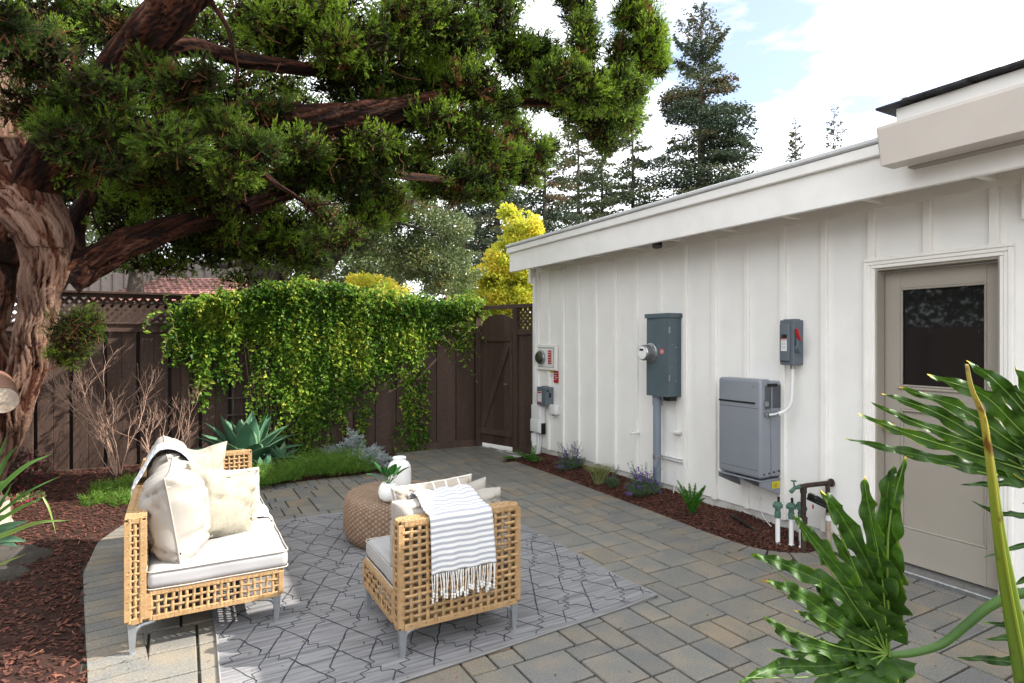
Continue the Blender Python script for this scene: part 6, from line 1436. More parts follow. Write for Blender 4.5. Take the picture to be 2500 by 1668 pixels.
jb.build('crown', m_jun, jun, kind='stuff')
inner.build('inner_shade_twigs', leafmat('juniper_dead_shade_core', [(0, (.010, .007, .004)), (.7, (.022, .020, .008)), (1, (.040, .022, .010))], .9, .05, .1), jun, kind='stuff')  # dark dead twigs added inside the clumps to shade them and block sky
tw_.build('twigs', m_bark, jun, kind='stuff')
# fine dead twigs hanging among the limbs
b = MB(); tr_ = random.Random(2)
for k in range(22):
    x, y = tr_.uniform(150, 1000), tr_.uniform(80, 480); D = tr_.uniform(4.6, 6.0); P = [(x, y, D)]; a_ = tr_.uniform(0, 6.283)
    for i in range(5): a_ += tr_.gauss(0, .5); P.append((P[-1][0] + 16 * math.cos(a_), P[-1][1] + 16 * math.sin(a_), D))
    b.tube(sm(W3(P), 14), np.linspace(.0035, .001, 14), 5, cap=False, a=.35)
b.build('dead_twigs', m_bark, jun, kind='stuff')

# ------------------------------------------------------------------ trees beyond the fence
def crown_leaves(b, ell, n, L, Wd, seed, a=(0, 1), clump=.45, hollow=.4, lump=.45, sc_=3.0, dens=1.0):
    R_ = np.random.default_rng(seed); tot = sum(e[2] * e[3] for e in ell)
    for (x, y, rx, ry, D) in ell:
        k = int(n * rx * ry / tot); c = at(x, y, D); sx, sy = rx / PC_ * D, ry / PC_ * D; sd = (sx + sy) * .55
        v_ = nrm(R_.normal(0, 1, (k, 3))) * (R_.random((k, 1)) ** hollow); P = c + v_[:, :1] * sx * RT + v_[:, 1:2] * sd * FW + v_[:, 2:3] * sy * UP
        g_ = fbm(P[:, 0] * sc_, P[:, 1] * sc_, P[:, 2] * sc_, seed, 3); ok = g_ > lump; P, v2 = P[ok], v_[ok]; k = len(P)
        leaves(b, P, v2 * .6 + R_.normal(0, .7, (k, 3)), R_.uniform(.6, 1.25, k) * L, R_.uniform(.6, 1.25, k) * Wd, .2, (R_.uniform(a[0], a[1], k) * .7 + (g_[ok] - lump) * 1.2 + .1).clip(0, 1))
def branchy(b, pts, rad, seg=10):
    P = sm(W3(pts), 24); b.tube(P, np.interp(np.linspace(0, 1, 24), np.linspace(0, 1, len(rad)), rad), seg, cap=False)
oak = thing('oak_tree', 'grey green small leaved oak spreading behind the vine covered fence', 'tree', tuple(at(665, 850, 12.5) * [1, 1, 0]))
b = MB(); branchy(b, [(620, 930, 12.5), (618, 760, 12.5), (612, 660, 12.5), (590, 620, 12.5), (545, 580, 12.3)], [.42, .36, .32, .25, .14], 20)
branchy(b, [(618, 690, 12.5), (645, 620, 12.4), (680, 560, 12.3), (730, 490, 12.2)], [.26, .17, .13, .07], 16); branchy(b, [(612, 670, 12.5), (660, 655, 12.2), (740, 625, 12.0), (800, 560, 11.8)], [.16, .13, .10, .05], 14)
b.build('trunk', m_barkg, oak, smooth=True)
b = MB(); branchy(b, [(780, 560, 11.8), (850, 522, 11.6), (930, 480, 11.4), (975, 420, 11.3), (1000, 395, 11.3)], [.05, .055, .045, .03, .015]); b.build('limb', m_barkg, oak, smooth=True)
for pts, rad in (([(880, 505, 11.6), (950, 520, 11.5), (1010, 540, 11.4)], [.03, .02, .01]), ([(560, 590, 12.3), (480, 540, 12), (420, 480, 12)], [.12, .08, .04]), ([(560, 600, 12.3), (500, 610, 12), (440, 600, 12)], [.10, .06, .03])):
    b = MB(); branchy(b, pts, rad); b.build('limb', m_barkg, oak, smooth=True)
b = MB(); E_ = [(700, 590, 110, 60, 12.2), (820, 560, 110, 80, 12), (930, 560, 110, 70, 12), (1020, 560, 90, 70, 12), (1100, 560, 60, 40, 12), (900, 660, 140, 50, 12), (1040, 640, 100, 50, 12), (1130, 650, 60, 40, 12.2), (780, 660, 90, 50, 12.2), (1010, 480, 80, 50, 12), (900, 470, 80, 50, 12), (1080, 700, 90, 22, 12.2), (500, 560, 90, 60, 12.5), (400, 590, 90, 50, 12.5), (460, 480, 90, 60, 12.5), (560, 640, 60, 30, 12.5), (640, 480, 90, 60, 12.5), (300, 610, 90, 50, 12.5), (360, 470, 80, 50, 12.8), (250, 540, 70, 60, 12.8)]
crown_leaves(b, E_, 82000, .078, .019, 3, lump=.445, sc_=2.2); b.build('crown', m_oak, oak, kind='stuff')
yt = thing('golden_tree', 'bright yellow leaved tree glowing behind gate and roof corner', 'tree', tuple(at(1240, 850, 15) * [1, 1, 0]))
b = MB(); branchy(b, [(1165, 800, 15), (1165, 700, 15), (1175, 600, 15), (1190, 520, 15)], [.14, .11, .08, .03]); branchy(b, [(1165, 700, 15), (1130, 640, 15), (1120, 600, 15)], [.07, .04, .02]); b.build('trunk', m_barkg, yt, smooth=True)
b = MB(); crown_leaves(b, [(1275, 548, 50, 32, 15), (1255, 590, 44, 26, 15), (1300, 575, 30, 30, 15), (1225, 640, 45, 45, 15), (1195, 680, 60, 35, 15), (1240, 720, 60, 50, 15), (1290, 720, 60, 70, 15), (1200, 740, 50, 40, 15), (1240, 520, 25, 20, 15), (1290, 660, 50, 40, 15), (1300, 800, 70, 60, 15), (1230, 800, 60, 50, 15)], 36000, .10, .028, 5, a=(.1, 1), lump=.43, sc_=3.0, hollow=.5); b.build('crown', m_yell, yt, kind='stuff')
yb = thing('yellow_bush', 'small yellow orange leaved bush peeking above the middle of vine', 'bush', tuple(at(900, 850, 10) * [1, 1, 0]))
b = MB(); branchy(b, [(845, 900, 10), (848, 760, 10), (850, 690, 10)], [.04, .03, .01]); b.build('trunk', m_barkg, yb)
b = MB(); crown_leaves(b, [(905, 700, 70, 30, 10), (880, 690, 40, 25, 10), (950, 712, 60, 20, 10), (760, 700, 60, 15, 10)], 3200, .06, .016, 6, a=(.3, 1), lump=.40); b.build('crown', m_yell, yb, kind='stuff')
def dtree(x, px, D, E, n, label, seed, mat=None, L=.12):
    t = thing('evergreen_tree', label, 'tree', tuple(at(px, 850, D) * [1, 1, 0])); b = MB()
    branchy(b, [(px / DS, 880, D), (px / DS, 700, D), (px / DS + 5, 560, D)], [.3, .25, .1], 12); b.build('trunk', m_barkg, t, smooth=True)
    b = MB(); crown_leaves(b, E, n, L, L * .25, seed, lump=.42, sc_=1.6); b.build('crown', mat or m_dark, t, kind='stuff')
dtree(0, 120, 15, [(100, 560, 160, 130, 15), (-60, 500, 140, 160, 15), (60, 400, 180, 120, 15), (150, 650, 120, 50, 15)], 16000, 'dark evergreen behind fence at the far left beside the juniper trunk', 2)
dtree(0, 330, 17, [(330, 480, 150, 110, 17), (280, 380, 150, 90, 17), (420, 400, 130, 100, 17), (200, 600, 110, 60, 17)], 16000, 'dark evergreen seen through juniper limbs left of the oak', 3)
dtree(0, 620, 18, [(600, 420, 150, 110, 18), (740, 440, 130, 90, 18), (540, 330, 140, 80, 18), (680, 330, 140, 90, 18)], 16000, 'dark evergreen rising directly behind the oak trunk', 4)
dtree(0, 880, 19, [(860, 380, 110, 90, 19), (780, 300, 110, 70, 19)], 8000, 'dark evergreen crown right of the others behind the oak', 5)

dtree(0, 960, 18, [(880, 620, 110, 90, 18), (980, 640, 110, 80, 18), (1070, 660, 90, 70, 18), (800, 650, 100, 80, 18), (930, 700, 150, 50, 18), (1120, 690, 70, 50, 18)], 26000, 'mid green rounded tree filling the gap behind the oak leaves', 6, leafmat('mid_green_leaves', [(0, (.03, .06, .014)), (.5, (.085, .135, .03)), (1, (.20, .26, .06))], .5, .35), L=.11)
# conifers
def conifer(px, ytop, D, wpx, label, seed, mat, n=150, bare_=.12, power=.85, dens=1.0, lean=0, low=.2, droop=.25, narrow=0, up=.25):
    R_ = random.Random(seed); base = at(px, 831, D) * [1, 1, 0]; top = at(px, ytop, D); H = top[2]; hw = wpx / 2 / PC_ * D
    t = thing('redwood_tree', label, 'conifer', tuple(base)); b = MB(); b.tube([base, base + UP * H * .5 + [lean * .5, 0, 0], base + UP * H + [lean, 0, 0]], [hw * .055 + .10, hw * .04 + .07, .02], 10); b.build('trunk', m_barkg, t, smooth=True)
    br_ = MB(); fb_ = MB(); P, Dd, A, LL = [], [], [], []
    for k in range(n):
        f = (k + R_.random()) / n; h = H * (low + (1 - low) * f); prof_ = ((1 - f) ** power * (1 - narrow) + narrow * (1 - f) ** .3) ; r = hw * prof_ * R_.uniform(.55, 1.12) + .15
        if R_.random() < .05: r *= 1.2
        an = R_.uniform(0, 6.283); dirn = np.array([math.cos(an), math.sin(an), 0]); p0 = base + UP * h + np.array([lean * (h / H), 0, 0]); el = up * (1.0 if f < .7 else 2.4)
        Q = []
        for i in range(9): g_ = i / 8; Q.append(p0 + dirn * r * g_ + UP * (r * (el * g_ - droop * g_ * g_ * (1 if f < .75 else -.6)))) 
        Q = np.array(Q); br_.tube(Q, np.linspace(.012 * D / 30 + .01, .004 * D / 30, 9), 4, cap=False)
        bare = f > 1 - bare_
        cnt = int((8 + r * 26) * dens * (.22 if bare else 1)); s_ = nrm(np.cross(dirn, UP)); tint = R_.gauss(.45, .2) + (.25 if f > .6 and R_.random() < .5 else 0)
        for _ in range(cnt):
            g_ = R_.random() ** .7; q = Q[min(int(g_ * 8), 7)] + (Q[min(int(g_ * 8) + 1, 8)] - Q[min(int(g_ * 8), 7)]) * R_.random()
            wz = r * .22 * (1 - abs(g_ - .55)) ; q = q + s_ * R_.gauss(0, wz) + UP * (R_.gauss(0, .06) - abs(R_.gauss(0, .10)) * r * .35)
            P.append(q); Dd.append(dirn * .7 + s_ * R_.gauss(0, .8) + UP * R_.gauss(-.15, .5)); A.append(min(max(tint + R_.gauss(0, .15), 0), 1)); LL.append(R_.uniform(.6, 1.4))
    sz = .16 * (D / 45) ** .75; LL = np.array(LL) * sz * 1.5
    leaves(fb_, np.array(P), np.array(Dd), LL, LL * .24, .2, np.array(A)); br_.build('branches', m_barkg, t, kind='stuff'); fb_.build('foliage', mat, t, kind='stuff')
conifer(1712, 16, 42, 400, 'tallest redwood with thin bare tip rising above the white roof', 1, m_red1, n=240, bare_=.2, power=.88, dens=2.6, low=.3, narrow=.05, up=.45, droop=.35)
conifer(1942, 293, 85, 100, 'small distant conifer above the roof, left of the two', 2, m_red1, n=110, power=.7, dens=.75, low=.45)
conifer(2036, 255, 85, 90, 'small distant sparse conifer above the roof, right of the two', 3, m_red1, n=80, power=.75, dens=.55, low=.45, narrow=.2)
conifer(2297, 205, 90, 60, 'tip of a distant conifer behind the dark shingle edge', 4, m_red1, n=60, power=.8, dens=.5, low=.4)
conifer(1545, 255, 42, 150, 'slender redwood with visible trunk just left of the tallest one', 5, m_red2, n=110, power=.5, dens=1.5, low=.35, narrow=.55)
conifer(1470, 300, 46, 150, 'pale olive redwood behind the hanging juniper tip, middle of group', 6, m_red2, n=110, power=.5, dens=1.7, low=.35, narrow=.6)
conifer(1412, 260, 44, 170, 'pale redwood behind roof corner, left of the olive pair', 7, m_red2, n=110, power=.5, dens=1.7, low=.35, narrow=.6)
conifer(1330, 330, 36, 230, 'dark low conifer directly behind the yellow tree top', 8, m_red1, n=110, power=.45, dens=2.2, low=.3, narrow=.6, up=.05)
conifer(1214, 215, 32, 220, 'dark conifer with thick trunk seen left of the yellow tree', 9, m_red1, n=150, power=.6, dens=2.6, low=.25, narrow=.5, up=.05)
conifer(1120, 330, 38, 200, 'dark conifer behind the pale oak leaves', 10, m_red1, n=120, power=.6, dens=2.2, low=.3, narrow=.5)

# the yard's left side, outside the frame: fence and evergreens (seen in the door glass)
lf = thing('side_fence', 'brown board fence closing the yard on the left beyond the juniper', 'fence', (-5.6, 4, 0))
for k in range(36):
    b = MB(); b.box((-5.6, -2.4 + k * .31, .95), (.02, .295, 1.9), .003); b.build('board', m_fence, lf, origin=(-5.6, -2.4 + k * .31, 0))
for k, (x, y) in enumerate(((-8.5, 9.5), (-8.2, 6), (-8.6, 2.5), (-8.2, -1))):
    t = thing('evergreen_tree', ('tall', 'broad', 'dense', 'dark')[k] + ' evergreen beyond the left side fence outside the frame', 'tree', (x, y, 0)); b = MB(); b.tube([(x, y, 0), (x, y, 2), (x, y, 4)], [.2, .17, .1], 8); b.build('trunk', m_barkg, t)
    R_ = np.random.default_rng(70 + k); v_ = nrm(R_.normal(0, 1, (5000, 3))) * (R_.random((5000, 1)) ** .4) * [2.1, 2.3, 2.7] + [x, y, 3.4]
    b = MB(); leaves(b, v_, R_.normal(0, 1, v_.shape), R_.uniform(.15, .3, 5000), .05, .2); b.build('crown', m_dark, t, kind='stuff')

# ------------------------------------------------------------------ neighbours' roofs
def tiled(name, label, xa, xb, y_eave, y_top, D0, D1, seed):
    a = at(xa, y_eave, D0); c = at(xb, y_eave, D0); zE = a[2]; e = at((xa + xb) / 2, y_top, D1); zT = e[2]
    hN = thing(name, label, 'house', tuple((a + c) / 2 * [1, 1, 0])); b = MB()
    d = nrm((c - a) * [1, 1, 0]); n_ = np.array([-d[1], d[0], 0]); Lx = np.linalg.norm(c - a); run = (D1 - D0); rise = zT - zE
    sl = nrm(n_ * run + UP * rise); Ls = math.hypot(run, rise); nn = np.cross(d, sl); m_tile = M('clay_tile_' + str(seed), (.30, .15, .125), (.20, .095, .08), rough=.85, ns=3, attr=[(0, (.6, .6, .6)), (1, (1.35, 1.3, 1.3))])
    tl = MB(); cols = int(Lx / .20); rows_ = int(Ls / .30)
    for j in range(rows_):
        for i in range(cols):
            p = a * [1, 1, 0] + UP * zE + d * (i + .5) * .20 + sl * (j * .30) + nn * .02; q = p + sl * .33 + nn * -.0
            r = .088; V = []
            for (cc, lift) in ((p, .03), (q, .0)):
                for t in (0, 1.05, 2.09, 3.14): V.append(cc + d * -math.cos(t) * r + nn * (math.sin(t) * r * .6 + lift))
            tl.add(V, [[0, 1, 5, 4], [1, 2, 6, 5], [2, 3, 7, 6], [0, 3, 2, 1]], 0, RG.random())
    tl.build('roof_tiles', m_tile, hN, kind='stuff')
    b = MB(); p0 = a * [1, 1, 0] + UP * zE; q0 = p0 + d * Lx; b.add([p0, q0, q0 + sl * Ls, p0 + sl * Ls], [[0, 1, 2, 3]]); b.add([p0 + n_ * .5 - UP * .1, q0 + n_ * .5 - UP * .1, (q0 + n_ * .5) * [1, 1, 0], (p0 + n_ * .5) * [1, 1, 0]], [[0, 1, 2, 3]])
    w0 = p0 + sl * Ls; w1 = q0 + sl * Ls; b.add([w0, w1, w1 * [1, 1, 0], w0 * [1, 1, 0]], [[0, 1, 2, 3]])
    for (u0, u1) in ((p0, w0), (q0, w1)): b.add([u0, u1, u1 * [1, 1, 0], u0 * [1, 1, 0]], [[0, 1, 2, 3]])
    b.build('wall', M('neighbour_wall', (.20, .165, .15), (.17, .14, .125), rough=.9), hN); return hN
tiled('neighbour_house', 'low house with pinkish red tiled roof behind fence at left', 200, 640, 742, 684, 16, 19.5, 1)
tiled('neighbour_house', 'red tiled roof glimpsed above the vine left of the yellow tree', 1060, 1230, 752, 722, 20, 24, 2)
b = MB(); ga_ = at(180, 690, 24); gc = at(640, 690, 24); dB = nrm((gc - ga_) * [1, 1, 0]); hB = thing('grey_building', 'plain grey brown boarded building wall above the left tiled roof', 'building', tuple((ga_ + gc) / 2 * [1, 1, 0]))
Lb = np.linalg.norm(gc - ga_); ab = np.array([dB, [-dB[1], dB[0], 0], [0, 0, 1]]); zt = at(400, 640, 24)[2]
b.box((ga_ + gc) / 2 * [1, 1, 0] + [0, 0, zt / 2], (Lb, 1.5, zt), 0, ax=ab); b.build('wall', M('grey_board_wall', (.22, .18, .165), rough=.9), hB)
b = MB()
for k in range(int(Lb / .45)): b.box(ga_ * [1, 1, 0] + dB * (k + .5) * .45 - ab[1] * .77 + [0, 0, zt / 2], (.06, .04, zt), 0, ax=ab)
b.build('wall_battens', M('grey_board_batten', (.17, .14, .13), rough=.9), hB)
# ridge of tree-covered hill far beyond, so the horizon is closed
hx_ = np.linspace(-420, 420, 90); Vh = []
for k, x in enumerate(hx_): Vh.append([[x, 420, -1], [x, 420 + 0, 9 + 9 * float(fbm(x * .012 + 5, 0, 0, 5, 4))], [x, 520, -1]])
b = MB(); b.grid(np.array(Vh)); b.build('hills', M('hill_trees', (.03, .05, .03), (.05, .07, .04), rough=1, ns=.2), kind='structure')
# ------------------------------------------------------------------ foreground philodendron
mphil, n_, l_, p_ = new_mat('philodendron_leaf')
at_ = n_.new("ShaderNodeAttribute"); at_.attribute_name = 'rnd'
at2 = n_.new("ShaderNodeAttribute"); at2.attribute_name = 'uvw'; sp_ = n_.new("ShaderNodeSeparateXYZ"); l_.new(at2.outputs['Vector'], sp_.inputs[0])
r1 = ramp(n_, [(0, (.012, .040, .004)), (.5, (.034, .088, .007)), (.86, (.08, .16, .012)), (.93, (.42, .40, .03)), (1, (.72, .42, .03))]); l_.new(at_.outputs['Fac'], r1.inputs[0])
r2 = ramp(n_, [(0, (1, 1, 1)), (.045, (.85, .85, .85)), (.09, (0, 0, 0))]); l_.new(sp_.outputs[0], r2.inputs[0])
mx_ = n_.new("ShaderNodeMix"); mx_.data_type = 'RGBA'; l_.new(r2.outputs[0], mx_.inputs[0]); l_.new(r1.outputs[0], mx_.inputs[6]); mx_.inputs[7].default_value = (.07, .16, .02, 1)
nb_ = n_.new("ShaderNodeTexNoise"); nb_.inputs['Scale'].default_value = 34; nb_.inputs['Detail'].default_value = 6; l_.new(n_.new("ShaderNodeNewGeometry").outputs['Position'], nb_.inputs['Vector'])
rb_ = ramp(n_, [(.33, (.55, .60, .45)), (.5, (1, 1, 1)), (.72, (1.35, 1.2, 1.0))]); l_.new(nb_.outputs[0], rb_.inputs[0]); mb_ = n_.new("ShaderNodeMix"); mb_.data_type = 'RGBA'; mb_.blend_type = 'MULTIPLY'; mb_.inputs[0].default_value = 1
l_.new(mx_.outputs[2], mb_.inputs[6]); l_.new(rb_.outputs[0], mb_.inputs[7]); mx_ = mb_
l_.new(mx_.outputs[2], p_.inputs['Base Color']); p_.inputs['Roughness'].default_value = .46; p_.inputs['Specular IOR Level'].default_value = .30
nz_ = n_.new("ShaderNodeTexNoise"); nz_.inputs['Scale'].default_value = 45; bp_ = n_.new("ShaderNodeBump"); bp_.inputs['Strength'].default_value = .25; bp_.inputs['Distance'].default_value = .004
l_.new(nz_.outputs[0], bp_.inputs['Height']); l_.new(bp_.outputs[0], p_.inputs['Normal'])
tr_n = n_.new("ShaderNodeBsdfTranslucent"); l_.new(mx_.outputs[2], tr_n.inputs[0]); ms_ = n_.new("ShaderNodeMixShader"); ms_.inputs[0].default_value = .22
l_.new(p_.outputs[0], ms_.inputs[1]); l_.new(tr_n.outputs[0], ms_.inputs[2]); l_.new(ms_.outputs[0], n_['Material Output'].inputs[0])
m_rib = M('leaf_rib', (.13, .21, .035), (.09, .16, .025), rough=.35, ns=20)
m_petiole = M('petiole', (.05, .11, .018), (.035, .08, .015), rough=.35, ns=12)
m_spike = M('leaf_spike', (.34, .40, .03), (.20, .30, .02), rough=.35, ns=4, stretch=(1, 1, .4))
phil = thing('philodendron', 'big glossy split leaf philodendron in the right foreground with yellow leaf tips', 'plant', tuple(gat(2560, 1900, .0) * np.array([1, 1, 0])))
fr = random.Random(17)
def lobe(mb, pts, w0, wmid, seed, ruffle=1.0, yellow=.06, side_tilt=.0, n=70, tone=.4):
    """ruffled finger of a split leaf; pts = (x, y, D) from the midrib to the tip"""
    P = sm([at(x, y, d) for x, y, d in pts], n); L = np.linalg.norm(np.diff(P, axis=0), axis=1).sum(); tn_ = nrm(np.gradient(P, axis=0))
    yellow = max(yellow * 1.25, .045); rows, A_, U_2 = [], [], []; m = 11; w0 = w0 * .80; wmid = wmid * .92
    for i in range(n):
        f = i / (n - 1); vd = nrm(P[i] - np.array([0, 0, EYE])); s_ = nrm(np.cross(tn_[i], vd)); s_ = nrm(s_ + vd * side_tilt); nn = np.cross(tn_[i], s_)
        w = (w0 * (1 - min(f / .35, 1)) ** 1.3 + wmid * math.sin(math.pi * min(f * .80 + .20, 1)) ** .75)
        row, ar = [], []
        for j in range(m):
            q = (j / (m - 1)) * 2 - 1; e = abs(q)
            rf = ruffle * min(f * 5, 1)
            sc_ = 1 + rf * (.24 * math.sin(f * L * 72 + seed * 1.7 + (2.1 if q > 0 else 0)) + .09 * math.sin(f * L * 131 + seed * 2.3 + (1 if q > 0 else 4))) * e
            off = rf * e ** 1.6 * wmid * (.5 * math.sin(f * L * 88 + seed + (1.3 if q > 0 else 3.7)) + .22 * math.sin(f * L * 47 + seed * 3)) + e * .20 * w
            row.append(P[i] + s_ * w * q * sc_ + nn * off)
            yy = 0
            if f > 1 - yellow: yy = .62 * min(1, (f - 1 + yellow) / yellow * 1.6)
            edge_y = .46 if (e > .97 and math.sin(f * 31 + seed * 5 + q) > .1) else 0
            ar.append(min(1, tone + .12 * math.sin(seed + f * 3) + max(yy, edge_y)))
        rows.append(row); A_.append(ar); U_2.append([[abs((j / (m - 1)) * 2 - 1) * 1.0, f, 0] for j in range(m)])
    mb.grid(np.array(rows), a=np.array(A_).clip(0, 1), uv=np.array(U_2))
# leaf A, lower right: junction near (2172, 1598), midrib straight up to (2212, 1107)
la = []
A_L = [  # base on midrib, control, control, tip
 ([(2172, 1560, 1.50), (2178, 1400, 1.46), (2182, 1240, 1.43), (2212, 1112, 1.42)], .03, .022, .05),
 ([(2172, 1420, 1.47), (2165, 1300, 1.44), (2168, 1190, 1.42), (2186, 1135, 1.41)], .035, .020, .06),
 ([(2160, 1440, 1.47), (2135, 1330, 1.42), (2118, 1230, 1.40), (2110, 1164, 1.39)], .04, .021, .07),
 ([(2165, 1500, 1.49), (2130, 1400, 1.43), (2060, 1270, 1.38), (2003, 1194, 1.36)], .05, .027, .05),
 ([(2155, 1490, 1.48), (2110, 1420, 1.43), (2060, 1350, 1.40), (2032, 1296, 1.39)], .04, .018, .03),
 ([(2160, 1540, 1.49), (2090, 1440, 1.41), (1990, 1320, 1.35), (1938, 1257, 1.33)], .05, .022, .07),
 ([(2150, 1570, 1.49), (2060, 1455, 1.40), (1930, 1385, 1.33), (1832, 1351, 1.30)], .05, .022, .10),
 ([(2150, 1585, 1.49), (2070, 1520, 1.42), (2010, 1450, 1.38), (2000, 1396, 1.37)], .04, .016, .10),
 ([(2150, 1590, 1.49), (2060, 1530, 1.40), (1950, 1450, 1.33), (1868, 1417, 1.30)], .05, .022, .06),
 ([(2150, 1592, 1.49), (2080, 1560, 1.42), (1990, 1510, 1.36), (1943, 1493, 1.33)], .03, .014, .06),
 ([(2150, 1596, 1.49), (2050, 1590, 1.40), (1940, 1560, 1.33), (1868, 1506, 1.29)], .04, .020, .07),
 ([(2150, 1600, 1.49), (2060, 1600, 1.40), (1960, 1598, 1.34), (1876, 1585, 1.30)], .04, .014, .04),
 ([(2150, 1600, 1.49), (2030, 1625, 1.40), (1900, 1630, 1.32), (1795, 1672, 1.26)], .045, .020, .03),
 ([(2155, 1602, 1.49), (2080, 1640, 1.42), (1990, 1700, 1.36), (1900, 1740, 1.30)], .06, .030, .04),
 ([(2160, 1602, 1.49), (2120, 1660, 1.44), (2080, 1740, 1.40), (2040, 1820, 1.36)], .06, .034, .04),
 ([(2168, 1602, 1.50), (2165, 1680, 1.47), (2160, 1780, 1.44), (2150, 1880, 1.40)], .05, .032, .04),
]
for k, (pts, w0, wm, ye) in enumerate(A_L):
    b = MB(); lobe(b, pts, w0, wm, k * 1.37, tone=.30 + .16 * ((k * 7) % 5) / 5, yellow=ye, side_tilt=(.18 if k % 2 else -.12))
    b.build('leaf_lobe', mphil, phil, smooth=True)
b = MB(); b.tube(sm([at(2170, 1602, 1.495), at(2168, 1500, 1.47), at(2166, 1380, 1.44), at(2175, 1250, 1.425), at(2208, 1125, 1.415)], 30), np.linspace(.0045, .0012, 30), 7, cap=False)
for tx, ty, td in ((2110, 1180, 1.39), (2010, 1210, 1.358), (1945, 1270, 1.33), (1850, 1358, 1.305), (1880, 1425, 1.305), (1880, 1512, 1.295), (1820, 1655, 1.27), (1960, 1720, 1.33)):
    m_ = ((tx + 2160) / 2 + 18, (ty + 1590) / 2 + 26, (td + 1.49) / 2 - .012); b.tube(sm([at(2165, 1596, 1.487), at(*m_), at(tx, ty, td)], 22), np.linspace(.0028, .0007, 22), 6, cap=False)
b.build('veins', m_rib, phil, smooth=True)
b = MB(); b.tube(sm([at(2165, 1600, 1.50), at(2230, 1594, 1.50), at(2300, 1572, 1.50), at(2360, 1525, 1.49), at(2420, 1478, 1.48), at(2500, 1448, 1.46), at(2620, 1450, 1.42), at(2750, 1560, 1.38)], 44), np.linspace(.0085, .0135, 44), 14); b.build('petiole', m_petiole, phil, smooth=True)
# leaf B, upper right: midrib runs from (2620, 1190) to the tip (2064, 1071)
B_L = [([(2600, 1185, 1.25), (2420, 1150, 1.26), (2230, 1108, 1.29), (2064, 1071, 1.33)], .03, .014, .05),
 ([(2560, 1165, 1.25), (2380, 1110, 1.25), (2220, 1060, 1.28), (2092, 1009, 1.31)], .03, .015, .03), ([(2520, 1150, 1.25), (2380, 1085, 1.25), (2240, 1035, 1.27), (2118, 979, 1.30)], .025, .012, .03),
 ([(2560, 1150, 1.25), (2430, 1090, 1.24), (2290, 1010, 1.26), (2152, 960, 1.29)], .03, .017, .03), ([(2580, 1150, 1.25), (2470, 1080, 1.24), (2350, 1000, 1.25), (2192, 944, 1.28)], .035, .019, .04),
 ([(2610, 1150, 1.25), (2500, 1060, 1.23), (2400, 965, 1.24), (2265, 915, 1.26)], .04, .022, .03), ([(2640, 1150, 1.25), (2540, 1050, 1.23), (2450, 950, 1.23), (2363, 883, 1.24)], .045, .024, .03),
 ([(2660, 1130, 1.25), (2560, 1000, 1.22), (2510, 940, 1.22), (2480, 897, 1.22)], .045, .018, .03), ([(2600, 1100, 1.25), (2520, 1010, 1.23), (2480, 960, 1.23), (2457, 938, 1.23)], .04, .016, .03)]
for k, (pts, w0, wm, ye) in enumerate(B_L):
    b = MB(); lobe(b, pts, w0, wm, 3 + k * 2.1, tone=.36 + .12 * ((k * 3) % 4) / 4, yellow=ye * .6, side_tilt=(.15 if k % 2 else -.1)); b.build('leaf_lobe', mphil, phil, smooth=True)
b = MB(); b.tube(sm([at(2640, 1192, 1.25), at(2420, 1158, 1.26), at(2240, 1118, 1.29), at(2100, 1082, 1.325)], 24), np.linspace(.004, .001, 24), 6, cap=False)
for k, (pts, *_r) in enumerate(B_L[1:]): b.tube(sm([at(x, y, d - .006) for x, y, d in pts[:-1]] + [at(pts[-1][0] + 20, pts[-1][1] + 8, pts[-1][2] - .004)], 20), np.linspace(.0022, .0006, 20), 5, cap=False)
b.build('veins', m_rib, phil, smooth=True)
b = MB(); b.tube(sm([at(2640, 1192, 1.25), at(2760, 1260, 1.28), at(2850, 1500, 1.32)], 16), .009, 10); b.build('petiole', m_petiole, phil, smooth=True)
# a few dark lobes of leaves further back on the right
for k, (pts, wm) in enumerate((([(2620, 1190, 1.7), (2500, 1180, 1.7), (2420, 1182, 1.7), (2345, 1183, 1.7)], .011), ([(2620, 1260, 1.7), (2500, 1258, 1.7), (2430, 1250, 1.7), (2371, 1222, 1.7)], .009), ([(2620, 1150, 1.7), (2540, 1150, 1.7), (2490, 1158, 1.7), (2457, 1172, 1.7)], .012),
    ([(2620, 1300, 1.7), (2540, 1318, 1.7), (2470, 1340, 1.7), (2400, 1362, 1.7)], .008), ([(2620, 1400, 1.6), (2540, 1395, 1.6), (2510, 1410, 1.6), (2478, 1430, 1.6)], .012), ([(2640, 1230, 1.7), (2560, 1225, 1.7), (2530, 1222, 1.7), (2495, 1230, 1.7)], .008),
    ([(2640, 1600, 1.6), (2540, 1570, 1.6), (2470, 1560, 1.6), (2405, 1560, 1.6)], .013), ([(2640, 1640, 1.6), (2520, 1622, 1.6), (2430, 1612, 1.6), (2333, 1606, 1.6)], .014), ([(2640, 1560, 1.6), (2560, 1540, 1.6), (2480, 1530, 1.6), (2392, 1518, 1.6)], .010))):
    b = MB(); lobe(b, pts, wm * 1.5, wm, 20 + k, tone=.15, yellow=(.12 if k > 5 else .02)); b.build('leaf_lobe', mphil, phil, smooth=True)
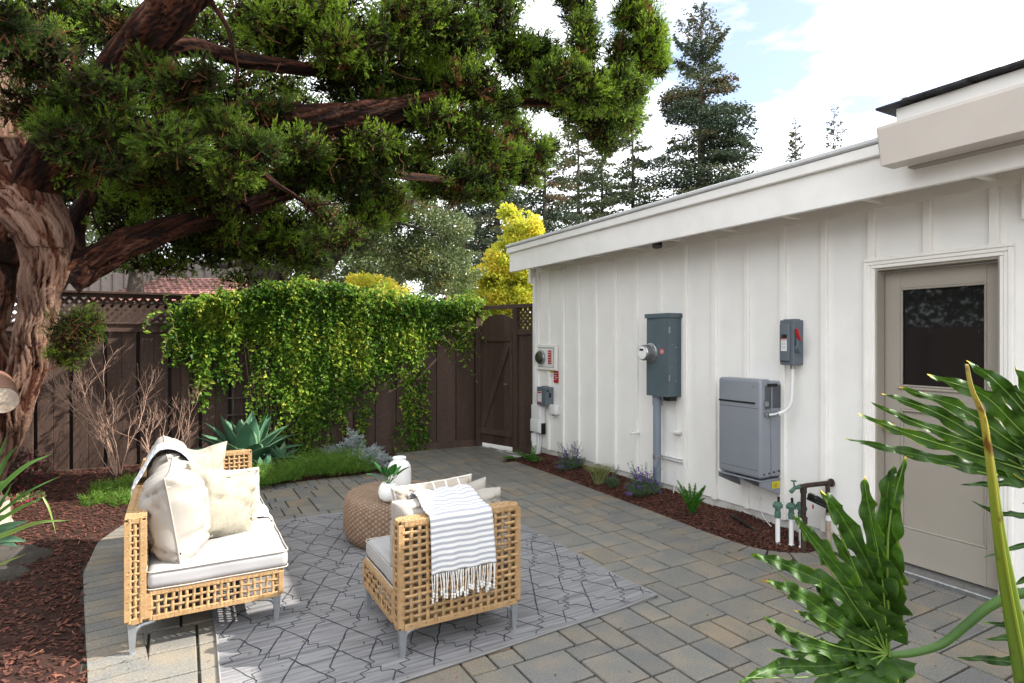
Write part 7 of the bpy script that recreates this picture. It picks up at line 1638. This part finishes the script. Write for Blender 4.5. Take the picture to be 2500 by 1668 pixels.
# the tall yellow-green rolled new leaf
b = MB(); P = sm([at(2358, 889, 1.06), at(2372, 950, 1.06), at(2400, 1020, 1.06), at(2420, 1150, 1.06), at(2438, 1290, 1.06), at(2462, 1440, 1.06), at(2500, 1640, 1.06), at(2540, 1850, 1.06)], 50)
R_s = np.interp(np.linspace(0, 1, 50), [0, .06, .2, .4, .6, .8, 1], [.0018, .0030, .0046, .0068, .0103, .016, .022])
m_sp, n_, l_, p_ = new_mat('new_leaf_spike'); a_n = n_.new("ShaderNodeAttribute"); a_n.attribute_name = 'rnd'; rr = ramp(n_, [(0, (.33, .27, .08)), (.25, (.36, .29, .04)), (.5, (.17, .22, .015)), (1, (.06, .13, .009))]); l_.new(a_n.outputs['Fac'], rr.inputs[0])
nz_ = n_.new("ShaderNodeTexNoise"); nz_.inputs['Scale'].default_value = 26; l_.new(n_.new("ShaderNodeNewGeometry").outputs['Position'], nz_.inputs['Vector']); r3 = ramp(n_, [(.60, (1, 1, 1)), (.70, (.42, .22, .10))]); l_.new(nz_.outputs[0], r3.inputs[0])
mm = n_.new("ShaderNodeMix"); mm.data_type = 'RGBA'; mm.blend_type = 'MULTIPLY'; mm.inputs[0].default_value = 1; l_.new(rr.outputs[0], mm.inputs[6]); l_.new(r3.outputs[0], mm.inputs[7]); l_.new(mm.outputs[2], p_.inputs['Base Color']); p_.inputs['Roughness'].default_value = .38
b.tube(P, R_s, 16, a=np.linspace(0, 1, 50), flat=.6); b.build('rolled_leaf', m_sp, phil, smooth=True)
b = MB(); b.tube(P[:44] + (np.array([0, 0, EYE]) - P[:44]) * .012 + RT * .0035, np.linspace(.0012, .003, 44), 6, cap=False, a=np.linspace(.1, .6, 44)); b.build('leaf_seam', m_sp, phil, smooth=True)
# the unseen crown of the plant, rooted in its bed at the right
b = MB(); base = np.array(WLD[phil.name]); b.tube(sm([at(2850, 1500, 1.32), at(2860, 1700, 1.4) , base + [.35, 0, .1], base + [.35, 0, 0]], 16), .02, 10); b.tube(sm([at(2540, 1850, 1.06), base + [.2, 0, .3], base + [.33, 0, 0]], 14), .02, 10); b.tube(sm([at(2750, 1560, 1.38), base + [.3, 0, .5], base + [.34, 0, 0]], 14), .014, 10)
b.build('stem', m_petiole, phil, smooth=True)

# litter: fallen leaves and needles on the patio and rug
R_ = np.random.default_rng(91); n = 520; P = np.stack([R_.uniform(-.35, 3.7, n), R_.uniform(1.2, 8.0, n), np.full(n, .006)], -1)
onrug = inpoly(P[:, 0], P[:, 1], RC); P[:, 2] = np.where(onrug, .016, .006); P = P[inpoly(P[:, 0], P[:, 1], PATIO)]; n = len(P); an = R_.uniform(0, 6.28, n)
b = MB(); leaves(b, P, np.stack([np.cos(an), np.sin(an), R_.uniform(0, .25, n)], -1), R_.uniform(.006, .026, n) * (1 + (R_.random(n) < .08)), R_.uniform(.0015, .006, n), .2, up=np.array([0, 0, 1.]))
tag(b.build('fallen_leaves', M('dry_leaf', (.16, .09, .045), (.09, .05, .03), rough=.9, attr=[(0, (.4, .4, .4)), (1, (1.5, 1.4, 1.1))]), None, (1.5, 4, 0)), 'scattered dry brown leaf bits lying on pavers and rug', 'fallen leaves', kind='stuff')
# repeats share a group
GR = dict(seat_cushion='seat cushions on the wicker furniture', back_cushion='back cushions on the wicker furniture', throw_pillow='small pillows on the wicker furniture', agave='agaves beside the fence',
          dusty_miller='silver leaved plants by the pavers', flowering_herb='purple flowering herbs in the mulch strip', fern='ferns at the end of the mulch strip', redwood_tree='redwoods and conifers on the skyline',
          evergreen_tree='dark evergreens beyond the fence', boulder='boulders at the left edge', bare_shrub='leafless shrubs by the fence', ground_cover='feathery green ground cover', flowering_shrub='pink flowering shrubs', neighbour_house="neighbours' tiled houses")
for o in bpy.data.objects:
    if o.parent is None and o.name.split('.')[0] in GR and 'category' in o: o['group'] = GR[o.name.split('.')[0]]
